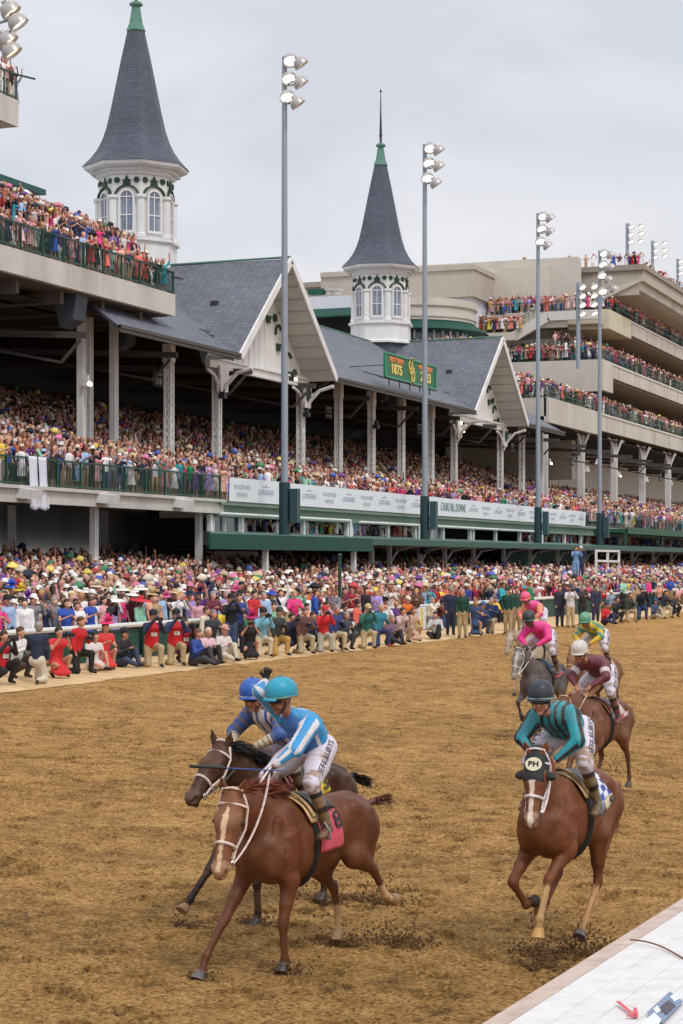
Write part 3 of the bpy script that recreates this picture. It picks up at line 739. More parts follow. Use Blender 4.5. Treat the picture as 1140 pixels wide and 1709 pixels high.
k = MB(); k.box(-37.2, -37.1, yat(840, 37), yat(985, 37), 3.0, 4.6); G(k, 'green_screen', VGREEN)

# right part beyond the banner: green balustrade and canopy over more boxes
k = MB()
for z in (FZ + .1, FZ + 1.05): k.bar((-37.9, yE + 1, z), (-37.9, 335, z), .07)
for i in range(260): k.bar((-37.9, yE + 1 + i * .6, FZ + .1), (-37.9, yE + 1 + i * .6, FZ + 1.05), .035)
G(k, 'balustrade', DGREEN)
k = MB(); yR = yat(1030, 36); k.box(-38.4, -35.2, yR, 335, FZ - .5, FZ - .2); k.box(-35.3, -35.1, yR, 335, FZ - .6, FZ - .1); G(k, 'side_canopy', mat('side_canopy_green', S(34, 84, 66), .6, var=.1))
for i in range(9):
    y = yR + i * 14; k = MB(); k.box(-35.5, -35.3, y, y + .2, 4.8, FZ - .5); G(k, 'post', DGREEN)
# hanging section signs
DSG = mat('sign_black', S(18, 24, 24), .6); LET = mat('sign_letter', S(190, 200, 196), .6)
for px, py, s, lbl in ((264, 633, '318', 'hanging section sign reading 318, leftmost, in the shaded grandstand'), (548, 688, '316', 'hanging section sign right of the first gable columns'), (700, 716, '315', 'hanging section sign behind the second floodlight pole'),
        (855, 747, '314', 'hanging section sign beneath the second gable'), (955, 770, '313', 'hanging section sign left of the first arched column'), (1102, 797, '312', 'rightmost hanging section sign, below the clubhouse balconies')):
    p = onX(px, py, 47); e = empty('section_sign', p, 0, lbl, 'sign')
    k = MB(); k.cbox((0, 0, 0), (.06, 1.25, .8)); k.build('board', DSG, e)
    M4 = frameM((.04, 0, 0), (0, 1, 0), (0, 0, 1))
    textobj('lettering', s, .45, LET, e, Matrix.Translation((0, 0, -.12)) @ M4, depth=.005)
    textobj('lettering', 'SECTION', .2, LET, e, Matrix.Translation((0, 0, .25)) @ M4, depth=.005)
    k = MB(); k.tube([(0, -.5, .4), (0, -.5, 1.2)], .015, 4); k.tube([(0, .5, .4), (0, .5, 1.2)], .015, 4); k.build('hanger', DARKM, e)
# speakers and lights fixed under the roof
def spk(px, py, X, s=1.0):
    p = onX(px, py, X); k = MB(); k.prism([(-.5 * s, -.45 * s, .5 * s), (.5 * s, -.45 * s, .7 * s), (.35 * s, -.45 * s, -.3 * s), (-.2 * s, -.45 * s, -.6 * s)], (0, .9 * s, 0))
    k.box(-.6 * s, .4 * s, -.5 * s, .5 * s, .7 * s, 1.15 * s); o = G(k, 'loudspeaker', mat('speaker_grey', S(66, 72, 84), .7)); o.data.transform(Matrix.Translation(p)); return o
spk(118, 522, 45, 1.25); spk(208, 565, 46, 1.0); spk(348, 592, 45.5, .9); spk(538, 633, 45.5, .9); spk(655, 668, 45.5, .9); spk(640, 660, 45.5, .8)
GLOW = mat('warm_bulb', (1, .93, .72), .4, emit=5)
for px, py, X in ((145, 640, 45.6), (372, 661, 44.6), (489, 632, 44), (512, 692, 44.6), (628, 712, 44.6), (766, 705, 44.6), (770, 719, 44.6), (917, 773, 44.4), (980, 785, 44.4), (1033, 794, 44.4), (1079, 802, 44.4), (1120, 808, 44.4), (997, 773, 44.4)):
    p = onX(px, py, X); k = MB(); k.cbox((0, 0, 0), (.35, .4, .25)); k.box(-.1, .1, -.1, .1, .1, .4); o = G(k, 'floodlamp', DARKM if px > 300 and px < 700 else WHITE); o.data.transform(Matrix.Translation(p))
    if px in (145, 489, 766, 770, 997, 1033, 917):
        k = MB(); k.cbox(p + Vector((.22, -.1, -.05)), (.08, .28, .16)); G(k, 'bulb', GLOW)

# ================================================================ banner along the deck
BAN = mat('banner_white', S(228, 233, 240), .6, var=.02); BTX = mat('banner_grey_print', S(184, 193, 206), .7); BTX2 = mat('banner_green_print', S(110, 140, 136), .7)
ban = empty('banner', (-37.75, yB, 0), 0, 'long white sponsor banner with pale grey lettering along the grandstand deck', 'banner')
npan = 24; segs = np.linspace(0, yE - yB, npan + 1)
for i in range(npan):
    a, b = segs[i] + .012, segs[i + 1] - .012; z1, z0 = FZ + 1.08, FZ - .02
    wv = .05 * math.sin(i * 2.1)
    k = MB(); k.prism([(-.02, a, z0), (-.02, b, z0), (.03, b, z1 + wv * .3), (.03, a, z1)], (-.02, 0, 0)); o = k.build('panel', BAN, ban)
    M4 = frameM((.03, (a + b) / 2, (z0 + z1) / 2), (0, 1, 0), (0, 0, 1))
    wd = b - a
    if i in (11, 12):
        if i == 11: textobj('lettering', 'CHURCHILL DOWNS', .72, BTX2, o, Matrix.Translation((0, wd / 2, 0)) @ M4, .95 * wd * 2 / 7.2, .004)
    elif i % 2 == 0:
        textobj('lettering', 'WOODFORD', .28, BTX, o, Matrix.Translation((0, 0, .14)) @ M4, 1.15, .004); textobj('lettering', 'RESERVE', .28, BTX, o, Matrix.Translation((0, 0, -.2)) @ M4, 1.15, .004)
    else:
        textobj('lettering', 'LONGINES', .36, BTX, o, Matrix.Translation((0, 0, -.02)) @ M4, 1.1, .004)
        k = MB(); yc = (a + b) / 2
        k.bar((.03, yc - .45, .2 + (z0 + z1) / 2 + .06), (.03, yc + .45, .2 + (z0 + z1) / 2 + .06), .03, .02); k.cbox((.03, yc, .2 + (z0 + z1) / 2 + .1), (.02, .16, .12)); k.build('emblem', BTX, o)

# ================================================================ anniversary sign on the roof
SGN = mat('sign_green', S(16, 100, 66), .5, var=.05); YEL = mat('sign_yellow', S(232, 206, 110), .5, emit=0); ORG = mat('sign_orange', S(226, 132, 56), .5)
XS = 42.6
tl, tr = onX(643, 589, XS), onX(727, 614, XS); bl, br = onX(643, 629, XS), onX(727, 648, XS)
sg = empty('anniversary_sign', ((tl.x), (tl.y + tr.y) / 2, 0), 0, 'green roof sign with yellow lettering FIRST DERBY 1875 and 149TH DERBY 2023', 'sign')
hw = (tr.y - tl.y) / 2; zt, zb = (tl.z + tr.z) / 2 + .05, (bl.z + br.z) / 2
zc = (zt + zb) / 2; hh = (zt - zb) / 2
k = MB(); k.box(-.12, 0, -hw, hw, zb, zt); k.build('board', SGN, sg)
k = MB()
for (a, b) in (((-hw, zb), (hw, zb)), ((-hw, zt), (hw, zt)), ((-hw, zb), (-hw, zt)), ((hw, zb), (hw, zt))): k.bar((.02, a[0], a[1]), (.02, b[0], b[1]), .1, .1)
k.build('frame', mat('sign_edge', S(60, 150, 110), .5), sg)
M4 = frameM((.01, 0, zc), (0, 1, 0), (0, 0, 1))
fx = hw * 2 / 7.0
def st_(s, size, u, v, m_, sx=1.0, bold=.012): textobj('lettering', s, size, m_, sg, frameM((.01, u, zc + v), (0, 1, 0), (0, 0, 1)), sx, .02, 1.0, bold)
st_('1875', hh * 1.15, -hw * .58, -hh * .25, YEL, 1.25, .03); st_('2023', hh * 1.15, hw * .58, -hh * .25, YEL, 1.25, .03)
st_('FIRST DERBY', hh * .55, -hw * .58, hh * .55, ORG, 1.15, .02); st_('149TH DERBY', hh * .55, hw * .56, hh * .55, ORG, 1.15, .02)
k = MB(); c0 = (0.03, 0, zc)
def arc(cy, cz, r, a0, a1, w=.12):
    ts = np.linspace(R(a0), R(a1), 16)
    for t0, t1 in zip(ts, ts[1:]): k.bar((.04, cy + r * math.cos(t0), zc + cz + r * 1.25 * math.sin(t0)), (.04, cy + r * math.cos(t1), zc + cz + r * 1.25 * math.sin(t1)), .06, w, up=(0, 1, 0) if abs(math.cos(t0)) < .5 else (0, 0, 1))
arc(-.1, .3, .42, 50, 330); arc(.12, -.25, .42, -120, 140); k.bar((.04, -.05, zc - .85), (.04, .12, zc + .85), .06, .12, up=(0, 1, 0))
k.build('monogram', YEL, sg)
k = MB()
for i in range(5):
    y = -hw + (i + .5) * hw * 2 / 5; k.bar((-.1, y, zb - .5), (-.1, y, zb), .06); k.bar((-.1, y, zb - .1), (-1.9, y, zb - .1 + .55), .05)
k.bar((-.1, -hw - .8, zb - .1), (-.1, hw + .5, zb - .1), .07); k.bar((-.1, -hw, zt - .8), (-2.2, -hw - .6, zt - .9), .05)
k.build('bracket', DARKM, sg)
# ================================================================ left stand with upper decks
LX = 44.0; LY = 90.8
ls = empty('upper_deck_stand', (-LX, LY, 0), 0, 'concrete cantilevered upper deck at the left, packed behind a green railing', 'stand')
def GL(m_, name, mt, par=None, **k):
    o = m_.build(name, mt, par or ls, **k)
    if par is None: o.data.transform(Matrix.Translation((LX, -LY, 0)))
    return o
zt = 17.25; fz = 16.2
k = MB(); k.box(-LX - .3, -LX, 40, LY, fz - .05, zt); GL(k, 'fascia', CONC)
k = MB(); k.box(-70, -LX - .3, LY - .3, LY, fz - .05, zt); GL(k, 'fascia', CONC)
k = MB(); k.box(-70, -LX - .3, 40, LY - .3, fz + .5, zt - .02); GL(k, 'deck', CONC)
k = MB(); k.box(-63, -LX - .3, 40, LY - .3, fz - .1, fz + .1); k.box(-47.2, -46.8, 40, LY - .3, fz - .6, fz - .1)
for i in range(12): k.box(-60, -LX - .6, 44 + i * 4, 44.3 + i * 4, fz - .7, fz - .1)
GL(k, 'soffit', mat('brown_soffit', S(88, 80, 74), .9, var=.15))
def UR(X): return 18.35 + max(0, X - 45.7) * .42
k = MB()
for i in range(10):
    X = 45.5 + i * .8; k.box(-X - .8, -X, 40, LY - .35, zt - .1, UR(X + .4) - .1)
GL(k, 'seating_tier', CONC)
k = MB()
for z in (zt + .12, zt + 1.15):
    k.bar((-LX - .06, 40, z), (-LX - .06, LY - .06, z), .08); k.bar((-LX - .06, LY - .06, z), (-58, LY - .06, z), .08)
for i in range(300): k.bar((-LX - .06, LY - .1 - i * .14, zt + .1), (-LX - .06, LY - .1 - i * .14, zt + 1.12), .022)
for i in range(26): k.bar((-LX - .06, LY - .1 - i * 1.9, zt + .0), (-LX - .06, LY - .1 - i * 1.9, zt + 1.18), .08)
for i in range(90): k.bar((-LX - .2 - i * .14, LY - .06, zt + .1), (-LX - .2 - i * .14, LY - .06, zt + 1.12), .022)
GL(k, 'railing', DGREEN)
# bracket at the tip of the railing
k = MB(); q = onX(290, 462, LX + .2); k.bar(q + Vector((0, -.2, 0)), q + Vector((.1, .9, .03)), .06); k.bar(q + Vector((0, -.2, -.08)), q + Vector((.1, .8, -.02)), .05); GL(k, 'antenna_arm', DARKM)
# green roof behind the deck crowd
p = onX(77, 326, 53.6); k = MB(); k.prism([(-53.6, 40, p.z + .0), (-53.6, p.y, p.z), (-62, p.y, p.z + .3), (-62, 40, p.z + .3)], (0, 0, .3)); GL(k, 'green_roof', mat('teal_roof', S(30, 84, 78), .6, var=.08))
# upper left balcony
e = onX(31, 190, LX); z1 = onX(31, 168, LX).z; z0 = onX(31, 212, LX).z; UBY = e.y; UBZ = z1
k = MB(); k.box(-60, -LX, 40, UBY, z0, z1); GL(k, 'balcony_deck', CONC)
k = MB()
for z in (z1 + .1, z1 + 1.1): k.bar((-LX - .06, 40, z), (-LX - .06, UBY - .05, z), .06)
for i in range(24): k.bar((-LX - .06, UBY - .1 - i * 1.0, z1), (-LX - .06, UBY - .1 - i * 1.0, z1 + 1.15), .05)
k.bar((-LX - .1, UBY - .05, z1 + 1.1), (-50, UBY - .05, z1 + 1.1), .06)
k.bar((-LX - .06, UBY - .3, z1 + 1.1), (-LX + .3, UBY + .9, z1 + 1.12), .07)
GL(k, 'railing', DGREEN)
# lower balcony railing in front of the deck (left)
rl = empty('balcony_railing', (-37.95, 60, FZ), 0, 'dark green railing along the lower left balcony edge', 'railing')
k = MB()
for z in (.12, 1.1): k.bar((0, -18, z), (0, 23.1, z), .07)
k.build('rail', DGREEN, rl)
k = MB()
for i in range(330): k.bar((0, 23 - i * .125, .1), (0, 23 - i * .125, 1.08), .02)
k.build('baluster', DGREEN, rl)
for i in range(22): k = MB(); k.bar((0, 23 - i * 1.9, 0), (0, 23 - i * 1.9, 1.14), .08); k.build('post', DGREEN, rl)
k = MB(); k.bar((0, 23.1, 1.1), (-1.2, 23.1, 1.1), .06); k.build('end_rail', DGREEN, rl)
# white towels over the railing
for (px, wd), lb in zip(((55, .62), (71, .6)), ('left of the two white cloths hanging over the balcony railing', 'right of the two white cloths hanging over the balcony railing')):
    y = yat(px, 37.85); V = []; nu, nv = 9, 16
    for j in range(nv):
        v = j / (nv - 1)
        for i in range(nu):
            u = i / (nu - 1) - .5
            V.append((.05 + .06 * math.sin(u * 9 + v * 2) * v + .04 * v, u * wd * (1 + .1 * v) + .14 * v, 1.16 - 2.0 * v - .05 * math.cos(u * 5) * v))
    F_ = [(j * nu + i, j * nu + i + 1, (j + 1) * nu + i + 1, (j + 1) * nu + i) for j in range(nv - 1) for i in range(nu - 1)]
    k = MB(); k.add(V, F_); o = k.build('cloth', mat('white_cloth', S(218, 220, 232), .8, var=.03), smooth=True); o.location = (-37.9, y, FZ)
    md = o.modifiers.new('s', 'SOLIDIFY'); md.thickness = .02
    tag(o, lb, 'cloth')

# ================================================================ clubhouse (right)
cb = empty('clubhouse', (-46, 191, 0), 0, 'huge beige concrete clubhouse with tiers of crowded balconies at right', 'building')
def GC(m_, name, mt, par=None, **k):
    o = m_.build(name, mt, par or cb, **k)
    if par is None: o.data.transform(Matrix.Translation((46, -191, 0)))
    return o
YE = 191.0; YF = 380.0
T1, T2, T3 = onX(1019, 695, 46), onX(1021, 607, 46), onX(1046, 533, 46)
def tier(nm, X, y0, y1, ztop, h, depth=16, back=None):
    k = MB(); k.box(-X - .3, -X, y0, y1, ztop - h, ztop); k.box(-X - depth, -X - .3, y0, y0 + .3, ztop - h, ztop); k.box(-X - depth, -X - .3, y0 + .3, y1, ztop - h + .35, ztop - 1.1)
    return GC(k, nm, BEIGE)
def rail_(X, y0, y1, ztop, xb=None):
    k = MB(); 
    for z in (.12, .62, 1.1): k.bar((-X - .1, y0, ztop + z - .0), (-X - .1, y1, ztop + z), .06)
    n = int((y1 - y0) / .5)
    for i in range(n): k.bar((-X - .1, y0 + i * .5, ztop), (-X - .1, y0 + i * .5, ztop + 1.1), .05)
    if xb:
        for z in (.12, 1.1): k.bar((-X - .1, y0, ztop + z), (-xb, y0, ztop + z), .06)
        for i in range(int((xb - X) / .5)): k.bar((-X - .1 - i * .5, y0, ztop), (-X - .1 - i * .5, y0, ztop + 1.1), .05)
    return GC(k, 'railing', DGREEN)
z1, z2, z3 = T1.z, T2.z, T3.z
tier('balcony', 46, 170, YF, z1, 1.65); rail_(46, 170, YF, z1, 58)
k = MB(); k.box(-46.2, -46.0 + .25, 170, 189.6, z1 - 2.2, z1 + .02); GC(k, 'parapet', BEIGE)
tier('balcony', 46, YE, YF, z2, 1.4); rail_(46, YE, YF, z2, 56)
k = MB(); k.box(-66, -46, YE - .4, YE, z2 - 3.1, z2 + .03); k.box(-46.2, -45.8, YE - .4, YE + 3.8, z2 - 3.0, z2 + .04); GC(k, 'end_wall', BEIGE)
tier('balcony', 46, YE + 6, YF, z3, 1.4); rail_(46, YE + 6, YF, z3, 50)
k = MB(); k.box(-50, -45.8, YE + 2, YE + 12, z3 - 1.9, z3 + .03); GC(k, 'parapet', mat('yellowed_concrete', S(200, 192, 170), .85, var=.05))
# body walls behind balconies
k = MB(); k.box(-62, -52.5, 195, YF, 8, z3 + 5); GC(k, 'wall', mat('rear_beige', S(204, 196, 184), .9, var=.08))  # rear walls in their own, slightly lighter beige
k = MB(); k.box(-75, -49.6, 195.5, 197, z1 - 2, z3 + 5.8); GC(k, 'end_wall', BEIGE)
# near-black slabs paint the shade of ramp openings on the side wall
for i in range(14):
    for zz in (z1, z2, z3):
        k = MB(); y = 206 + i * 13; k.box(-52.5, -52.3, y, y + 4.5, zz - 4.0 + 1.5, zz - 1.2); GC(k, 'opening_shade', DARK)
for zz, ys0, hh in ((z1, 171, 1.65), (z2, YE, 1.4), (z3, YE + 6, 1.4)):
    for y in np.arange(ys0 + 7, YF, 7.5): k = MB(); k.box(-46.01, -45.985, y, y + .08, zz - hh, zz - .13); GC(k, 'panel_joint', mat('joint_grey', S(120, 114, 106), .9))
    k = MB(); k.box(-46.01, -45.9, ys0, YF, zz - .12, zz + .04); GC(k, 'coping', mat('coping', S(216, 212, 204), .8, var=.05))
# soffits
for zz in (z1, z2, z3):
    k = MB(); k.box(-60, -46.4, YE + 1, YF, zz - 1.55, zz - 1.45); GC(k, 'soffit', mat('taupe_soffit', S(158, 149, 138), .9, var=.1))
# roof block with parapet
RZ1 = onY(1073, 442, 198).z; cx = -onY(1073, 442, 198).x; xl = -onY(820, 452, 198).x; 
k = MB(); k.prism([(-cx, 198, RZ1), (-cx, YF, RZ1), (-cx, YF, RZ1 - 1.6), (-cx, 198, RZ1 - 1.6)], (-.5, 0, 0)); k.box(-100, -cx - .5, 198, 198.6, RZ1 - 3.0, RZ1); 
k2 = MB(); k2.box(-100, -cx + .25, 197.7, 197.998, RZ1 - .5, RZ1 + .05); k2.box(-cx + .002, -cx + .25, 198, YF, RZ1 - .45, RZ1 + .05); k2.box(-100, -cx - 6.6, 197.8, 197.998, RZ1 - 3.1, RZ1 - 2.75); k2.box(-100, -cx, 197.9, 197.998, RZ1 - .75, RZ1 - .62); GC(k2, 'cornice', mat('cornice_shadow', S(150, 141, 130), .85, var=.06))  # darker tone paints shadow lines along the parapet mouldings
GC(k, 'parapet', mat('taupe_parapet', S(180, 171, 160), .85, var=.06, dirt=S(150, 140, 130), dscale=.3, streak=True))
k = MB(); k.box(-100, -cx - .5, 198.6, YF, RZ1 - 2.4, RZ1 - 1.4); GC(k, 'roof', CONC)
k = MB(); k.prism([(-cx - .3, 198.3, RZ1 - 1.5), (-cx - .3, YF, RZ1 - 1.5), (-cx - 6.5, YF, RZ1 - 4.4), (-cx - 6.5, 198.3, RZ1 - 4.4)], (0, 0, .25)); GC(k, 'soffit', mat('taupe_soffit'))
k = MB(); k.prism([(-cx, 198, RZ1 - 1.6), (-cx - 6.5, 198, RZ1 - 4.4), (-cx - 6.5, 198, RZ1 - 2.9), (-cx - .2, 198, RZ1 - 1.5)], (0, .6, 0)); k.v = [(a_, b_ - .25, c_) for a_, b_, c_ in k.v]; GC(k, 'gusset', BEIGE)
k = MB(); k.box(-100, -cx - 6.4, 198.4, 199.4, z3 - 2, RZ1 - 3.0); GC(k, 'upper_wall', mat('pale_grey_wall', S(208, 211, 220), .85, var=.04))
# green awning and terraces with stairs in front of the end wall
t1 = onY(820, 492, 196); t2 = onY(1000, 498, 196)
k = MB(); k.prism([(t1.x, 198.3, t1.z + .3), (t2.x, 198.3, t1.z + .3), (t2.x, 196.6, t1.z - .9), (t1.x, 196.6, t1.z - .9)], (0, 0, -.15)); GC(k, 'awning', VGREEN)
a = onY(790, 526, 193); b = onY(948, 524, 193); TZ = (a.z + b.z) / 2
k = MB(); k.box(a.x, b.x, 192.5, 198, TZ - 1.0, TZ); k.box(b.x - 6.2, b.x + .2, 191.8, 192.5, TZ - 1.6, TZ + .02); GC(k, 'terrace', BEIGE)
c_ = onY(806, 560, 192.6); d_ = onY(868, 560, 192.6); TZ2 = c_.z
k = MB(); k.box(c_.x - 8, d_.x, 190.6, 192.4, TZ2 - .8, TZ2); GC(k, 'landing', BEIGE)
k = MB(); s0 = d_ + Vector((-.3, -1, -.2)); s1 = onY(915, 528, 191.6); k.bar(s0, s1, .5, 1.0); k.bar(s1, s1 + Vector((5, 0, 0)), .5, .9); GC(k, 'stair_wall', mat('white_stair', S(206, 204, 200), .8, var=.04))
k = MB()
for (q0, q1) in ((Vector((a.x, 192.55, TZ)), Vector((b.x, 192.55, TZ))), (Vector((c_.x - 8, 190.7, TZ2)), Vector((d_.x, 190.7, TZ2))), (s0 + Vector((0, 0, .5)), s1 + Vector((0, 0, .5)))):
    n = int((q1 - q0).length / .5); k.bar(q0 + Vector((0, 0, 1.05)), q1 + Vector((0, 0, 1.05)), .06)
    for i in range(n + 1): pt = q0.lerp(q1, i / n); k.bar(pt, pt + Vector((0, 0, 1.05)), .04)
GC(k, 'railing', DGREEN)
k = MB(); k.box(-75, -49.7, 193.5, 195, 12, TZ2 - .5); GC(k, 'end_wall', BEIGE)
# projecting left block of roof (700..820 px)
l0, l1 = onY(690, 450, 188), onY(790, 441, 188)
k = MB(); k.box(l0.x - 10, l1.x, 188, 198, l1.z - 3.1, l1.z - .1); k.box(l0.x - 10, l1.x + .15, 187.8, 198, l1.z - .5, l1.z); k.box(l0.x - 10, l1.x + .1, 187.85, 198, l1.z - 3.2, l1.z - 2.9); GC(k, 'parapet', mat('taupe_parapet'))
k = MB(); k.box(l0.x - 10, l1.x - .3, 188.5, 198, l1.z - 12, l1.z - 3.0); GC(k, 'upper_wall', mat('pale_grey_wall'))

# ================================================================ rounded pavilion behind the gables
pv = empty('pavilion', onY(690, 560, 182), 0, 'beige rounded pavilion with teal awnings behind the second spire', 'building')
pc = pv.location.copy()
ctr = onY(700, 520, 184); rr = 4.5
q0, q1 = onY(592, 512, 178), onY(788, 520, 178)
cxx = onY(740, 520, 184)
rad = (onY(789, 520, 182).x - onY(690, 520, 182).x)
cen = Vector((onY(690, 520, 182).x, 182, 0))
zt_, zb_ = onY(760, 497, 178).z, onY(760, 533, 178).z
def cyl(r0, r1, z0, z1, nm, mt):
    k = MB(); k.lathe([(r0, z0), (r1, z1)], 40, (cen.x - pc.x, cen.y - pc.y, -pc.z)); return k.build(nm, mt, pv, smooth=True)
cyl(rad, rad, zb_, zt_ - .5, 'wall', BEIGE); cyl(rad + .2, rad + .2, zt_ - .7, zt_, 'cornice', BEIGE); cyl(rad + .12, rad + .12, zb_ + .3, zb_ + .55, 'moulding', BEIGE)
cyl(rad + 1.3, rad - .1, zb_ - .95, zb_ + .0, 'awning', VGREEN)
cyl(rad - .7, rad - .7, zb_ - 4, zb_ - .9, 'window_band', GLASS)
for a in np.linspace(-150, 0, 16):
    k = MB(); k.tube([((rad - .65) * math.cos(R(a)) + cen.x - pc.x, (rad - .65) * math.sin(R(a)) + cen.y - pc.y, zb_ - 4 - pc.z), ((rad - .65) * math.cos(R(a)) + cen.x - pc.x, (rad - .65) * math.sin(R(a)) + cen.y - pc.y, zb_ - .9 - pc.z)], .1, 6); k.build('mullion', WHITE, pv)
# box wing to the left with rooftop units
w0, w1 = onY(508, 494, 170), onY(600, 492, 170); wz0 = onY(520, 518, 170).z
k = MB(); k.box(w0.x - pc.x - 4, w1.x + 2 - pc.x, 170 - pc.y, 182 - pc.y, wz0 - pc.z, w1.z - pc.z); k.build('wall', mat('pale_grey_wall'), pv)
k = MB(); k.prism([(w0.x - 4 - pc.x, 170 - pc.y, wz0 - pc.z + .1), (w1.x + 2 - pc.x, 170 - pc.y, wz0 - pc.z + .1), (w1.x + 2 - pc.x, 168.8 - pc.y, wz0 - pc.z - .7), (w0.x - 4 - pc.x, 168.8 - pc.y, wz0 - pc.z - .7)], (0, 0, -.15)); k.build('awning', VGREEN, pv)
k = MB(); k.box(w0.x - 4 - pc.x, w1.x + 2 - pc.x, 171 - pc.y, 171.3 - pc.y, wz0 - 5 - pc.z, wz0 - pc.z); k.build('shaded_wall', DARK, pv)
for px, s, mt in ((530, 1.0, VGREEN), (549, .6, CONC), (563, .6, CONC)):
    q = onY(px, 492, 173); k = MB()
    if s == 1.0: k.cbox((0, 0, .25), (1.6, 1, .5))
    else: k.lathe([(.35, 0), (.35, .35), (.55, .4), (.55, .5)], 10)
    o = k.build('rooftop_unit', mt, pv); o.location = q - pc
# distant low ground and treeline hidden behind; keep horizon closed
k = MB(); k.box(-140, -64, 30, 600, 0, 9); tag(k.build('rear_block', BEIGE), 'low beige block behind the grandstands, glimpsed between roofs', 'building')
# ================================================================ continuous bodies: smooth-blended tapered forms -> one surface
def nrm(v): v = np.asarray(v, float); return v / (np.linalg.norm(v) + 1e-9)
class Body:
    """prims: tapered limbs with elliptical section (half-widths ru sideways, rv along 'up'); blended with smooth minimum"""
    def __init__(s, k=.04): s.P = []; s.k = k
    def seg(s, a, b, ra, rb=None, tag=0, up=(0, 0, 1), k=None, neg=False):
        ra = (ra, ra) if np.isscalar(ra) else ra; rb = ra if rb is None else ((rb, rb) if np.isscalar(rb) else rb)
        a = np.array(a, float); b = np.array(b, float)
        if np.linalg.norm(b - a) < 1e-4: b = a + np.array([1e-3, 0, 0])
        w = nrm(b - a); up = np.array(up, float)
        if abs(w @ nrm(up)) > .97: up = np.array([1., 0, 0]) if abs(w[0]) < .9 else np.array([0, 0, 1.])
        u = nrm(np.cross(up, w)); v = np.cross(w, u)
        s.P.append(dict(a=a, b=b, w=w, u=u, v=v, ra=np.array(ra, float), rb=np.array(rb, float), tag=tag, k=s.k if k is None else k, neg=neg))
        return s
    def chain(s, pts, rs, tag=0, up=(0, 0, 1), k=None):
        for i in range(len(pts) - 1): s.seg(pts[i], pts[i + 1], rs[i], rs[i + 1], tag, up, k)
        return s
    def ball(s, c, r, tag=0, k=None, neg=False): return s.seg(c, np.array(c, float) + [0, 0, .001], r, r, tag, k=k, neg=neg)
    @staticmethod
    def dist(p, X, Y, Z):
        a, b = p['a'], p['b']; L_ = np.linalg.norm(b - a)
        qx, qy, qz = X - a[0], Y - a[1], Z - a[2]
        t = np.clip((qx * p['w'][0] + qy * p['w'][1] + qz * p['w'][2]) / L_, 0, 1)
        ru = p['ra'][0] + (p['rb'][0] - p['ra'][0]) * t; rv = p['ra'][1] + (p['rb'][1] - p['ra'][1]) * t
        rw = np.minimum(ru, rv)
        cu = qx * p['u'][0] + qy * p['u'][1] + qz * p['u'][2]; cv = qx * p['v'][0] + qy * p['v'][1] + qz * p['v'][2]
        cw = qx * p['w'][0] + qy * p['w'][1] + qz * p['w'][2] - t * L_
        k0 = np.sqrt((cu / ru) ** 2 + (cv / rv) ** 2 + (cw / rw) ** 2); k1 = np.sqrt((cu / ru ** 2) ** 2 + (cv / rv ** 2) ** 2 + (cw / rw ** 2) ** 2)
        return k0 * (k0 - 1) / np.maximum(k1, 1e-6), t, cu / ru, cv / rv
    def mesh(s, h=.012, smooth=1):
        lo = np.min([np.minimum(p['a'], p['b']) - max(p['ra'].max(), p['rb'].max()) for p in s.P if not p['neg']], 0) - 3 * h
        hi = np.max([np.maximum(p['a'], p['b']) + max(p['ra'].max(), p['rb'].max()) for p in s.P if not p['neg']], 0) + 3 * h
        n = np.ceil((hi - lo) / h).astype(int) + 1
        D = np.full(n, 9., np.float32)
        for p in s.P:
            r = max(p['ra'].max(), p['rb'].max()) + p['k'] + 2 * h
            i0 = np.maximum(((np.minimum(p['a'], p['b']) - r - lo) / h).astype(int), 0); i1 = np.minimum(((np.maximum(p['a'], p['b']) + r - lo) / h).astype(int) + 2, n)
            X = (lo[0] + h * np.arange(i0[0], i1[0]))[:, None, None]; Y = (lo[1] + h * np.arange(i0[1], i1[1]))[None, :, None]; Z = (lo[2] + h * np.arange(i0[2], i1[2]))[None, None, :]
            d = Body.dist(p, X, Y, Z)[0]
            S_ = D[i0[0]:i1[0], i0[1]:i1[1], i0[2]:i1[2]]; k = p['k']
            if p['neg']:
                hh = np.maximum(k - np.abs(S_ + d), 0) / max(k, 1e-6); S_[...] = np.maximum(S_, -d) + hh * hh * k * .25
            else:
                hh = np.maximum(k - np.abs(S_ - d), 0) / max(k, 1e-6); S_[...] = np.minimum(S_, d) - hh * hh * k * .25
        V, Q = nets(D, lo, h)
        if smooth: V = relax(V, Q, smooth)
        return V, Q
    def nearest(s, V):
        best = np.full(len(V), 9.); idx = np.zeros(len(V), int); T = np.zeros(len(V)); U = np.zeros(len(V)); W = np.zeros(len(V))
        for i, p in enumerate(s.P):
            d, t, u, v = Body.dist(p, V[:, 0], V[:, 1], V[:, 2]); d = np.abs(d) - .004 if p['neg'] else d
            m = d < best; best[m] = d[m]; idx[m] = i; T[m] = t[m]; U[m] = u[m]; W[m] = v[m]
        return idx, T, U, W
